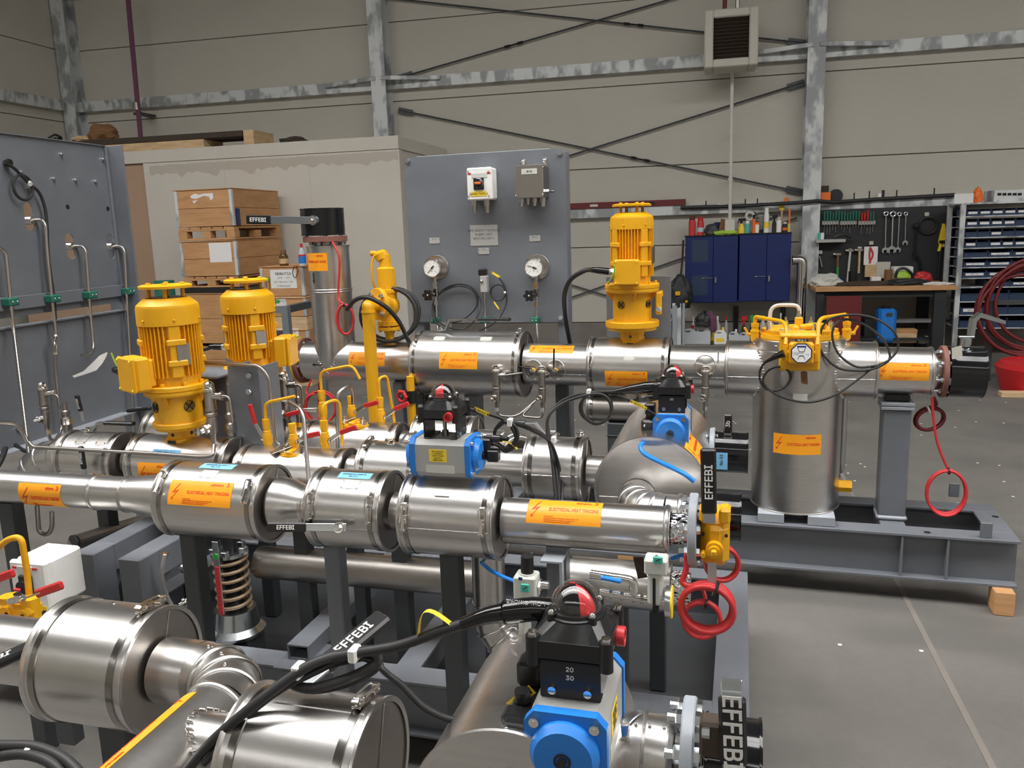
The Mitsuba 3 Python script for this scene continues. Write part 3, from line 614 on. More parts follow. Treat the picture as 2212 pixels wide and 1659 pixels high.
# ---------------------------------------------------------------- row C
RC = .098
c1 = (mx(YC - RC, 297, 930), mx(YC - RC, 430, 935)); c2 = (mx(YC - RC, 470, 930), mx(YC - RC, 572, 930)); c3 = (mx(YC - RC, 640, 940), mx(YC - RC, 843, 935)); c4 = (mx(YC - RC, 881, 945), mx(YC - RC, 1012, 945))
drum('insulation_drum', 'third row insulation drum behind the left yellow pump', AC1, *c1, RC); drum('insulation_drum', 'third row insulation drum under the second yellow pump', AC1, *c2, RC)
drum('insulation_drum', 'third row strainer drum with a yellow lid in front of the yellow riser pipe', AC3, *c3, RC); drum('insulation_drum', 'third row insulation drum behind the front actuator bracket', AC4, *c4, RC, [(-1, .2)])
for a, b, r, l in ((c1[1], c2[0], .05, 'narrow third row pipe behind the left yellow pump'), (c2[1], c3[0], .05, 'narrow third row pipe beside the second yellow pump'), (c3[1], c4[0], .05, 'narrow third row pipe beside the yellow riser')): pipe('clad_pipe', l, AC1, a + .005, b - .005, r)
pc = pipe('clad_pipe', 'steel clad rear pipe with a lobster back elbow behind the front actuator', AC4, c4[1] + .005, c4[1] + .06, .055)
elbow(pc, 'elbow', AC4.c(c4[1] + .06) - YE * .12, math.pi / 2, 0, .12, .055, XE, YE, 4)
# ---------------------------------------------------------------- row 0: the line nearest to the camera
R0_ = .105; Z0_ = .865; A0 = Ax(M, (0, Y0, Z0_))
z1 = (mx(Y0 - R0_, 40, 1460), mx(Y0 - R0_, 258, 1490))
g1 = drum('insulation_drum', 'large nearest insulation drum at the lower left with a lever on top', A0, *z1, R0_, [(1, -.1)], seg=72)
pipe('clad_pipe', 'steel clad pipe entering the nearest drum from the left edge', A0, z1[0] - .35, z1[0] - .005, .06)
Yn = .93; AN = Ax(M, (0, Yn, Z0_))
z2 = (mx(Yn - .1, 440, 1600), mx(Yn - .1, 740, 1640)); g2 = drum('insulation_drum', 'nearest insulation drum at the bottom with a cranked lever and black cables', AN, *z2, .10, [(1, -.15)], seg=72, seams=(.12,))
xk = z1[1] + .075; rk = .055
pt = Th('clad_pipe', 'nearest steel clad pipe bending towards the camera with an orange label', 'pipe')
elbow(pt, 'elbow', A0.c(xk) - YE * .10, math.pi / 2, 0, .10, rk, XE, YE, 4, seg=48)
pt.p('stub', cyl(A0.c(z1[1] + .004), A0.c(xk), rk, 44), 'steel', 35)
AT = Ax(M, (M.loc(A0.c(xk + .10))[0], Y0 - .10, Z0_), (0, -1, 0), (-1, 0, 0))
pt.p('shell', lathe([(rk - .01, 0), (rk, 0), (rk, .42), (rk - .01, .42)], AT.c(0), AT.d, 48), 'steel', 35)
pt.p('bead', lathe([(rk, -.006), (rk + .0035, -.003), (rk + .0035, .003), (rk, .006)], AT.c(.004), AT.d, 48), 'steel', 60)
pt.p('branch', lathe([(rk - .004, 0), (rk - .004, z2[0] - .004 - AT.o @ M.x)], M(AT.o @ M.x, Yn, Z0_), M.x, 44), 'steel', 35)
def saddle(t, c, d1, r1, d2, r2, n=26, part='crimp', mt='steel2', k0=0, k1=None, under=None):
    """the crimped edge where a round branch (axis d2 from c) meets a round pipe (axis d1 through c)."""
    d1, d2 = unit(d1), unit(d2); w = np.cross(d1, d2); out = []
    for k in range(n)[k0:k1]:
        a = 2 * math.pi * k / n; u = math.cos(a) * d1 + math.sin(a) * w; h = math.sqrt(max(r1 * r1 - (r2 * math.sin(a)) ** 2, 1e-6))
        p = c + u * (r2 + .002) + d2 * (h + .002); out.append(box(p, (.004, .006, .011), .001, np.stack([np.cross(d2, u), u, d2], 1)))
    t.p(part, J(out), mt, False, None, under, 'stuff')
saddle(pt, M(AT.o @ M.x, Yn, Z0_), M.y, rk, M.x, rk - .004, 34)
sticker(pt, AT, rk, (0, 0), (0, 0), fit=((.03, 1.05), (.26, .15)))
for q in range(3):
    for s in (-1, 1): a = math.pi / 2 * (1 - (q + .7) / 4); pt.p('rivet', sphere(A0.c(xk) - YE * .10 + (math.cos(a + s * .05) * XE + math.sin(a + s * .05) * YE) * .10 + ZE * rk + 0 * XE, .003, 8), 'chrome', 60)
# ---------------------------------------------------------------- skid frames
def ibeam(t, part, F, p, q, h, w, mt='grey', tf=.009, tw=.007):
    """I beam, top face at z, between two local points (z of the top)."""
    P, Q = F(*p), F(*q); d = unit(Q - P); s = np.cross(ZE, d); R = np.stack([d, s, ZE], 1); L = np.linalg.norm(Q - P); c = (P + Q) / 2
    t.p(part, J(box(c - ZE * tf / 2, (L, w, tf), .001, R), box(c - ZE * (h - tf / 2), (L, w, tf), .001, R), box(c - ZE * h / 2, (L, tw, h - 2 * tf), 0, R)), mt, False)
fm = Th('skid_frame', 'grey painted steel frame of the middle skid with wooden blocks under it', 'frame')
FX1, FY0, FY1, FZ, FX0 = M.pz(1619, 1545, .28)[0], M.pz(456, 1421, .28)[1], M.pz(1616, 1240, .28)[1] + .02, .28, -2.6
ibeam(fm, 'beam', M, (FX0, FY0 + .045, FZ), (FX1 - .1, FY0 + .045, FZ), .18, .09); ibeam(fm, 'beam', M, (FX0, FY1 - .045, FZ), (FX1 - .1, FY1 - .045, FZ), .18, .09)
ibeam(fm, 'end_beam', M, (FX1 - .05, FY0, FZ), (FX1 - .05, FY1, FZ), .18, .10); ibeam(fm, 'end_beam', M, (FX0, FY0, FZ), (FX0, FY1, FZ), .18, .10)
for px, py in ((905, 1400), (300, 1300)): x = M.pz(px, py, FZ)[0]; ibeam(fm, 'cross_beam', M, (x, FY0 + .09, FZ - .012), (x, FY1 - .09, FZ - .012), .15, .08)
xz = (FX0 + .06, FX1 - .1); fm.p('drip_tray', M.m(bb((xz[0], FY0 + .09, FZ - .15), (xz[1], FY1 - .09, FZ - .142))), 'dgrey', False)
sup = [(x, y) for y in (YA, YB, YC) for x in ((a1[0] + a1[1]) / 2 + .06, (a2[0] + a2[1]) / 2 - .02, a3[1] + .13)]
x = M.pz(700, 1330, FZ)[0]; rhs = Th('support_beam', 'open ended grey box section lying across the middle skid frame', 'beam')
q0, q1 = M.pz(643, 1398, FZ + .045), M.pz(735, 1310, FZ + .045)
def boxtube(p, q, w, h, tk=.005, mt=None):
    d = unit(q - p); s = np.cross(ZE, d); R = np.stack([d, s, ZE], 1); L = np.linalg.norm(q - p); c = (p + q) / 2
    return J(*[box(c + ZE * e * (h / 2 - tk / 2), (L, w, tk), 0, R) for e in (-1, 1)], *[box(c + s * e * (w / 2 - tk / 2), (L, tk, h - 2 * tk), 0, R) for e in (-1, 1)])
dq = unit(q1 - q0); P0 = M(*q0[:2], FZ + .026); P1 = P0 + M.R @ (dq * A([1, 1, 0])) * (FY1 - .1 - q0[1])
rhs.p('tube', boxtube(P0, P1, .075, .05), 'grey', False)
rhs.p('base_plate', box(P0 + M.R @ (dq * A([1, 1, 0])) * .03 - ZE * .0285, (.12, .17, .006), .001, basis(M.R @ dq)[:, [1, 0, 2]] * A([1, 1, 1])), 'grey', False)
z1R, z2R = z1, z2
# ---------------------------------------------------------------- yellow pumps
def zat(F, x, y, py):
    a, b = -1., 4.
    for _ in range(50):
        m = (a + b) / 2
        if proj(F(x, y, m))[1] > py: a = m
        else: b = m
    return m
def depth(F, x, y, z): return (F(x, y, z) - EYE) @ FWD
def motor_pump(lab, F, x, y, py, w, tb_az, plate_az=None, cable=None, foot=None, group=None):
    """vertical motor on a lantern and pump head. py: picture heights of cap top, cap bottom, cowl top, cowl bottom, fin foot, flange top, flange bottom, lower flange top, lower flange bottom, base; w: widths in pixels."""
    z = [zat(F, x, y, q) for q in py]; D = depth(F, x, y, z[4]); r = [q * D / FL / 2 for q in w]; B = F(x, y, 0)
    t = Th('motor_pump', lab, 'pump', group); P = lambda h: B + ZE * h
    rc, rw, rb, rf, rl, rg, rn = r
    t.p('rain_cap', lathe([(0, 0), (rc * .90, 0), (rc, -.004), (rc * .99, -.012), (rc * .9, -.012), (rc * .86, -.004), (0, -.004)][::-1], P(z[0]), ZE, 36), 'yellow', 35)
    n = 4
    for k in range(n):
        a = .6 + k * math.pi / 2; q = B + (math.cos(a) * F.x + math.sin(a) * F.y) * rc * .62
        t.p('cap_post', J(cyl(q + ZE * (z[2] - .004), q + ZE * (z[0] - .002), .007, 10), hexb(q + ZE * (z[0] - .001), ZE, .008, .007)), 'yellow')
    t.p('fan_grille', lathe([(0, 0), (rw * .62, 0), (rw * .62, .003), (0, .003)], P(z[2] - .002), ZE, 24), 'black')
    h = z[2] - z[3]; t.p('cowl', lathe([(0, .004), (rw - .004, .004), (rw - .004, 0), (rw, 0), (rw, h * .62), (rw * .97, h * .74), (rw * .72, h * .99), (rw * .66, h), (rw * .62, h - .004), (0, h - .012)], P(z[3]), ZE, 40), 'yellow', 22)
    for k in range(6): a = .3 + k * math.pi / 3; t.p('cowl_screw', sphere(B + (math.cos(a) * F.x + math.sin(a) * F.y) * (rw + .001) + ZE * (z[3] + .018), .0045, 8), 'yellow', 60)
    t.p('core', cyl(P(z[5]), P(z[3] + .002), rb * .84, 32), 'yellow'); H = z[3] - z[4]
    for k in range(44):
        a = 2 * math.pi * k / 44; u = math.cos(a) * F.x + math.sin(a) * F.y; q = math.cos(4 * (a - .78)) > .55
        if not q: t.p('fin', box(P(z[4] + H / 2) + u * rb * .91, (rb * .18, .0042, H), .001, np.stack([u, np.cross(ZE, u), ZE], 1)), 'yellow', False)
    for k in range(4):
        a = .785 + k * math.pi / 2; u = math.cos(a) * F.x + math.sin(a) * F.y; v = np.cross(ZE, u); R = np.stack([u, v, ZE], 1)
        t.p('rib', box(P(z[4] + H / 2) + u * rb * .90, (rb * .20, rb * .38, H), .003, R), 'yellow', False)
        for f in (.28, .68):
            t.p('lug', J(box(P(z[4] + H * f) + u * (rb * .98) + v * .004, (rb * .16, rb * .62, .020), .003, R), cyl(P(z[4] + H * f) + u * rb * 1.04 + v * rb * .2, P(z[4] + H * f) + u * (rb * 1.07) + v * rb * .2, .005, 10)), 'yellow', 30)
    e = z[4] - z[5]; t.p('end_shield', lathe([(0, 0), (rb * .86, 0), (rb * .86, e), (rb * .80, e + .01), (0, e + .01)], P(z[5]), ZE, 36), 'yellow')
    for k in range(8):
        a = .2 + k * math.pi / 4; u = math.cos(a) * F.x + math.sin(a) * F.y; t.p('bolt', hexb(P(z[5]) + u * rf * .86, ZE, .0075, .011), 'yellow')
    hf = z[5] - z[6]; t.p('flange', lathe([(0, 0), (rf - .006, 0), (rf - .002, .006), (rf - .002, hf * .45), (rf - .004, hf * .5), (rf, hf * .55), (rf, hf - .003), (rf - .003, hf), (0, hf)], P(z[6]), ZE, 44), 'yellow')
    for k in range(4):
        a = .35 + k * math.pi / 2; u = math.cos(a) * F.x + math.sin(a) * F.y; t.p('gusset', prism([(0, 0), (rf - rl - .004, 0), (0, -.04)], P(z[6]) + u * rl - np.cross(ZE, u) * .004, u, ZE, .008), 'yellow', False)
    hl = z[6] - z[7]; t.p('lantern', lathe([(0, 0), (rl, 0), (rl * 1.0, hl), (0, hl)], P(z[7]), ZE, 40), 'yellow')
    for k in range(4):
        a = k * math.pi / 2 - .45; u = math.cos(a) * F.x + math.sin(a) * F.y; v = np.cross(ZE, u); R = np.stack([v, ZE, u], 1); q = P(z[7] + hl * .6) + u * (rl + .0005)
        t.p('vent_grille', J(*[ring(q, u, s, .0014, 16, 5) for s in (.006, .012, .018)], mv(box((0, 0, 0), (.036, .003, .002)), R @ rz(.8), q), mv(box((0, 0, 0), (.036, .003, .002)), R @ rz(-.8), q)), 'black', 40)
    hg = z[7] - z[8]; t.p('lower_flange', lathe([(0, 0), (rg * .9, 0), (rg * .92, hg * .3), (rg - .002, hg * .35), (rg, hg * .4), (rg, hg - .003), (rg - .003, hg), (0, hg)], P(z[8]), ZE, 44), 'yellow')
    hn = z[8] - z[9]; t.p('neck', lathe([(0, 0), (rn * 1.02, 0), (rn * 1.02, hn * .3), (rn * .85, hn * .36), (rn * .85, hn), (0, hn)], P(z[9]), ZE, 10), 'yellow', 20)
    for k in range(4):
        a = -1.57 + k * math.pi / 2; u = math.cos(a) * F.x + math.sin(a) * F.y; t.p('port', cyl(P(z[9] + hn * .62) + u * rn * .7, P(z[9] + hn * .62) + u * (rn * .86), .006, 10), 'black')
    t.p('type_plate', box(P(z[9] + hn * .18) - F.y * rn * 1.03, (.03, .002, .010), 0, F.R), 'black', False); t.p('saddle', cyl(P(z[9] - .035), P(z[9]), rn * 1.05, 32), 'yellow')
    # terminal box
    u = math.cos(tb_az) * F.x + math.sin(tb_az) * F.y; v = np.cross(ZE, u); R = np.stack([v, ZE, u], 1); s = rw * 1.16; zc = z[4] + H * .12
    t.p('box_neck', mv(box((0, 0, 0), (s * .7, s * .8, rb * .5), .006), R, P(zc) + u * rb * 1.05), 'yellow', False)
    k = t.p('terminal_box', J(mv(box((0, 0, 0), (s * .97, s * .97, .05), .008), R, P(zc) + u * (rb * 1.3)), mv(box((0, 0, .031), (s, s, .014), .006), R, P(zc) + u * rb * 1.3)), 'yellow', False)
    for i in (-1, 1):
        for j in (-1, 1): t.p('screw', lathe([(0, 0), (.0042, 0), (.0036, .003), (0, .003)], P(zc) + u * (rb * 1.3 + .038) + v * i * s * .41 + ZE * j * s * .41, u, 8), 'yellow2', 40, None, k)
    if plate_az is not None:
        u2 = math.cos(plate_az) * F.x + math.sin(plate_az) * F.y; t.p('rating_plate', box(P(z[4] + H * .45) + u2 * (rb * 1.02), (.003, rb * .42, rb * .75), 0, np.stack([u2, np.cross(ZE, u2), ZE], 1)), 'dull', False, 'engraved rating plate')
    bx = P(zc) + u * rb * 1.3
    return t, z, r, bx, u, v, s
x1, x2, x3 = mx(YB, 392, 942), mx(YC, 556, 880), sx(1366, 742)
L1 = [614, 626, 642, 699, 808, 826, 848, 906, 922, 952]; L2 = [602, 613, 624, 674, 770, 788, 806, 862, 878, 893]; L3 = [440, 449, 459, 495, 596, 612, 630, 692, 711, 745]
mp1, z_1, r_1, b_1, u_1, v_1, s_1 = motor_pump('left yellow motor pump standing in front of the grey gauge panel', M, x1, YB, L1, (108, 128, 124, 136, 100, 112, 66), -2.05, -.55)
mp2, z_2, r_2, b_2, u_2, v_2, s_2 = motor_pump('second yellow motor pump standing behind a grey upright plate', M, x2, YC, L2, (92, 112, 106, 124, 88, 98, 58), .25, -.6)
mp3, z_3, r_3, b_3, u_3, v_3, s_3 = motor_pump('tall yellow motor pump on the rear skid in front of the blue cabinets', S, x3, YS, L3, (83, 92, 92, 117, 83, 116, 64), -1.57, -.1)
mp1.p('sticker', Ax(M, (x1, YB, 0), (0, 0, 1)).wrap(mv(grid(.03, .048, 2, 6), None, (0, 0, .001)), z_1[7] + .028, math.atan2(0, 1) + .35, r_1[4]), 'white', True, 'small white approval sticker')
def gland(lab, p, d, L, cabpts, r=.013, cab=.007):
    """heat-shrink cable gland and its cable."""
    t = Th('motor_cable', lab, 'cable'); d = unit(d)
    t.p('gland', J(cyl(p, p + d * .016, r * 1.15, 6), cyl(p + d * .016, p + d * .024, r * 1.05, 16)), 'chrome')
    t.p('sleeve', tube([p + d * .02, p + d * (.03 + L * .5), p + d * (.03 + L)], [r * 1.05, r, cab * 1.15], 14), 'gloss', 50)
    if cabpts is not None: t.p('cable', tube(spl([p + d * (.028 + L)] + cabpts, 10), cab, 10), 'rubber', 60)
    return t
# upright plate and bracket between the pumps
up = Th('pump_bracket', 'tall grey channel plate with two bolts beside the second yellow pump', 'bracket')
ux0, ux1 = mx(2.40, 497, 800), mx(2.40, 556, 800); uz0, uz1 = .68, zat(M, ux0, 2.40, 792)
up.p('plate', M.m(bb((ux0, 2.395, uz0), (ux1, 2.402, uz1))), 'grey', False); up.p('flange', M.m(bb((ux0 - .006, 2.395, uz0), (ux0, 2.52, uz1))), 'grey', False); up.p('flange', M.m(bb((ux1, 2.395, uz0), (ux1 + .006, 2.52, uz1))), 'grey', False)
for py in (811, 846): up.p('bolt', hexb(MP(540, py, 2.395), -YE, .011, .012), 'zinc')
ub = Th('pump_bracket', 'grey bracket plate with a yellow angle behind the left pump', 'bracket')
xx0, xx1 = mx(2.5, 446, 830), mx(2.5, 488, 830); zt = zat(M, xx0, 2.5, 809)
ub.p('plate', M.m(bb((xx0 - .05, 2.50, .70), (xx1, 2.506, zt))), 'grey', False); ub.p('cap', M.m(bb((xx0 - .12, 2.42, zt), (xx1 + .02, 2.62, zt + .006))), 'grey', False)
ub.p('angle', J(M.m(bb((xx0 - .02, 2.44, zt - .115), (xx1 - .008, 2.446, zt - .02))), M.m(bb((xx0 - .06, 2.36, zt - .026), (xx1 - .008, 2.446, zt - .02)))), 'yellow', False)
for dz in (.042, .095): ub.p('bolt', hexb(M((xx0 + xx1) / 2 - .004, 2.44, zt - dz), -YE, .010, .010), 'dull')
# ---------------------------------------------------------------- small bright safety valves
def safety_valve(lab, p, h, az, plug=-2.2, r=.0165, tubes=None, group=None):
    """p: bottom; az: where the side outlet points; plug: where the slanted plug points."""
    t = Th('safety_valve', lab, 'valve', group); k = h / .2; p = A(p, float)
    t.p('body', lathe([(0, 0), (.010 * k, 0), (.010 * k, .022 * k), (.015 * k, .028 * k), (.017 * k, .075 * k), (.015 * k, .082 * k), (.019 * k, .085 * k), (.019 * k, .094 * k), (.014 * k, .098 * k), (.018 * k, .103 * k), (.018 * k, .108 * k), (r * k, .112 * k), (r * k, .170 * k), (0, .170 * k)], p, ZE, 20), 'dull', 40)
    t.p('cap', lathe([(0, 0), (.020 * k, 0), (.020 * k, .007 * k), (.016 * k, .012 * k), (.018 * k, .014 * k), (.017 * k, .024 * k), (.010 * k, .030 * k), (0, .030 * k)], p + ZE * .168 * k, ZE, 20), 'chrome', 40)
    d = A([math.cos(az), math.sin(az), 0]); o = p + ZE * .150 * k
    t.p('outlet', lathe([(.012 * k, 0), (.013 * k, .03 * k), (.016 * k, .034 * k), (.016 * k, .040 * k), (.008 * k, .044 * k), (0, .044 * k)], o + d * .006, d, 16), 'steel2', 40)
    e = unit(A([math.cos(plug), math.sin(plug), -.35])); q = p + ZE * .055 * k
    t.p('plug', lathe([(.011 * k, 0), (.012 * k, .022 * k), (.018 * k, .024 * k), (.018 * k, .032 * k), (.009 * k, .034 * k), (.009 * k, .046 * k), (0, .048 * k)], q, e, 16), 'chrome', 40)
    t.p('hex', J(cyl(p - ZE * .018 * k, p, .011 * k, 6), cyl(p - ZE * .03 * k, p - ZE * .018 * k, .0065 * k, 12)), 'chrome')
    if tubes is not None:
        for q in tubes: t.p('outlet_tube', tube(q, .0045, 8), 'dull', 60)
    return t
def vpos(F, px, py, y): return F(*F.py(px, py, y))
v1 = vpos(M, 462, 953, YB - .03); tp = v1 + ZE * .155
safety_valve('safety valve in front of the grey bracket, right of the left yellow pump', v1, .205, .1, -2.0, tubes=[fil([tp + XE * .04, tp + XE * .075, tp + XE * .08 - ZE * .09], .02)])
v2 = vpos(M, 103, 928, 2.55); tp2 = v2 + ZE * .14
safety_valve('safety valve at the far left below the gauge panel', v2, .19, .4, -2.4, tubes=[fil([tp2 + XE * .04, tp2 + XE * .07, tp2 + XE * .075 - ZE * .09], .02)])
v3 = vpos(M, 620, 920, YC - .02); tp3 = v3 + ZE * .155
safety_valve('safety valve between the second yellow pump and the third row strainer', v3, .205, .15, -2.0, tubes=[fil([tp3 + XE * .04, tp3 + XE * .072, tp3 + XE * .076 - ZE * .07], .02)])
v4 = vpos(M, 420, 1325, 2.05); safety_valve('safety valve beside the spring hanger under the front row', v4, .185, 2.6, -2.4)
# quick fittings beside the safety valves
def fitting(lab, p, h, r, mt='dull'):
    t = Th('tube_fitting', lab, 'fitting'); k = h
    t.p('body', lathe([(0, 0), (r, 0), (r, .25 * k), (r * 1.15, .28 * k), (r * 1.15, .5 * k), (r * .8, .53 * k), (r * .8, .6 * k), (r, .62 * k), (r, .72 * k), (r * .55, .76 * k), (r * .55, k), (0, k)], p, ZE, 16), mt, 40)
    t.p('nut', cyl(p + ZE * .30 * k, p + ZE * .48 * k, r * 1.3, 6), 'chrome'); return t
fitting('upright tube fitting right of the safety valve at the left yellow pump', vpos(M, 501, 963, YB + .03), .155, .013)
one('yellow_stub', 'short yellow pipe stub below the upright tube fitting', 'pipe', cyl(vpos(M, 500, 1000, YB + .03), vpos(M, 501, 962, YB + .03), .016, 20), 'yellow')
fitting('upright tube fitting left of the second row drum below the gauge panel', vpos(M, 148, 935, 2.55), .12, .016)
fitting('upright tube fitting right of the safety valve near the third row strainer', vpos(M, 648, 915, YC + .03), .14, .012)
one('yellow_stub', 'short yellow pipe stub between the third row strainer and the red lever', 'pipe', cyl(vpos(M, 648, 945, YC + .03), vpos(M, 648, 912, YC + .03), .014, 20), 'yellow')
# ---------------------------------------------------------------- yellow lids and small yellow valves with red levers
def strainer_lid(lab, F, px, py, y, w=.115, d=.075):
    c = vpos(F, px, py, y); t = Th('strainer_lid', lab, 'lid'); P = affinity.scale(Point(0, 0).buffer(1, quad_segs=10), w / 2, d / 2)
    t.p('neck', prism(affinity.scale(P, .72, .72), c - ZE * .035, F.x, F.y, .036), 'yellow', 30)
    t.p('plate', J(prism(P, c, F.x, F.y, .010), prism(affinity.scale(P, .86, .86), c + ZE * .010, F.x, F.y, .004)), 'yellow', 30)
    t.p('bridge', J(mv(box((0, 0, 0), (.020, d * .9, .012), .003), F.R, c + ZE * .018), mv(box((0, 0, 0), (w * .8, .014, .008), .003), F.R, c + ZE * .016)), 'yellow', False)
    t.p('wing_plate', mv(box((0, 0, 0), (.028, .075, .003), .001), F.R @ rz(-.7) @ rx(.2), c - F.x * w * .30 - F.y * .01 + ZE * .025), 'dull', False)
    for s, part in ((.32, 'nut'), (-.30, 'nut')): t.p(part, J(cyl(c + F.x * s * w - F.y * .008 + ZE * .01, c + F.x * s * w - F.y * .008 + ZE * .032, .012, 14), hexb(c + F.x * s * w - F.y * .008 + ZE * .032, ZE, .008, .008)), 'steel2')
    return t
strainer_lid('yellow oval strainer lid on the second row drum', M, 634, 985, YB - .02); strainer_lid('yellow oval strainer lid on the third row drum, left of the yellow riser', M, 767, 922, YC - .02)
def yvalve(lab, p, h, r=.0125, tubepts=None, lev=None, metal=True, tmt='yellow', levlab=None, words=''):
    """small upright yellow ball valve; tubepts: the tube leaving its top; lev: direction of the red lever."""
    t = Th('small_ball_valve', lab, 'valve', 'small yellow valves'); k = h; p = A(p, float)
    t.p('body', lathe([(0, -.02), (r * .8, -.02), (r * .8, 0), (r * 1.1, .03 * k), (r * 1.1, .14 * k), (r * 1.3, .2 * k), (r * 1.3, .46 * k), (r * 1.05, .52 * k), (r * 1.05, .60 * k), (r * .85, .62 * k), (r * .85, .68 * k), (0, .68 * k)], p, ZE, 16), 'yellow', 35)
    t.p('nut', J(cyl(p + ZE * .70 * k, p + ZE * .82 * k, r * 1.0, 6), cyl(p + ZE * .66 * k, p + ZE * .71 * k, r * .9, 12), cyl(p + ZE * .82 * k, p + ZE * 1.0 * k, r * 1.05, 6)), 'yellow', 30)
    if tubepts is not None: t.p('tube', tube(fil([p + ZE * .98 * k] + tubepts, .03, 6), .0055, 10), tmt, 60)
    if lev is not None:
        d = unit(A(lev[0])); L = lev[1]; q = p + ZE * .33 * k; n = unit(A([d[0], d[1], 0])); s = np.cross(ZE, d); s = unit(s) if np.linalg.norm(s) > .1 else M.x
        o = q + n * r * 1.2 if abs(d[2]) < .9 else q - M.x * r * 1.2
        t.p('stem', J(cyl(q, o + (o - q) * .5, r * .42, 10), hexb(o, unit(o - q), .008, .007)), 'steel2')
        a, b = o, o + d * L * .42 + (ZE * .012 if abs(d[2]) < .9 else -M.x * .016)
        R = basis(b - a, s); t.p('lever_bar', box((a + b) / 2, (np.linalg.norm(b - a) + .006, .003, .014), .001, basis(b - a)), 'steel2', False)
        k2 = t.p('lever_grip', box(b + d * L * .28, (L * .58, .008, .017), .003, basis(d)), 'red', False)
    return t
yt = YB + .0
w1 = vpos(M, 580, 968, YB + .02); yvalve('yellow ball valve with an upright red lever on the second row strainer', w1, .10, tubepts=[w1 + ZE * .155, w1 + XE * .115 + ZE * .18], lev=(ZE * 1 - XE * .22, .12))
w2 = vpos(M, 636, 972, YB); yvalve('yellow ball valve with a red lever pointing right, on the second row lid', w2, .09, lev=(XE + ZE * .28 - YE * .4, .125))
w3 = vpos(M, 704, 972, YB + .02); yvalve('yellow ball valve with a red lever pointing right, right end of the second row strainer', w3, .10, tubepts=[w3 + ZE * .155, w3 + XE * .03 + ZE * .16 + YE * .06, w3 + XE * .03 + YE * .06 - ZE * .0], lev=(XE + ZE * .38 - YE * .2, .125))
w4 = vpos(M, 699, 905, YC - .02); yvalve('yellow ball valve with a red lever pointing left, behind the second row strainer', w4, .105, tubepts=[w4 + ZE * .175, w4 + XE * .13 + ZE * .20, w4 + XE * .155 + ZE * .15], lev=(-XE - ZE * .25 - YE * .2, .13))
w5 = vpos(M, 761, 905, YC); yvalve('yellow ball valve with a red lever pointing right, left of the thick yellow riser', w5, .085, lev=(XE + ZE * .3 - YE * .3, .12))
w6 = vpos(M, 824, 920, YC + .02); yvalve('yellow ball valve with a red lever pointing right, right of the thick yellow riser', w6, .105, tubepts=[w6 + ZE * .175, w6 + XE * .02 + ZE * .18 + YE * .03, w6 + XE * .03 + YE * .05], lev=(XE + ZE * .42 - YE * .2, .12))
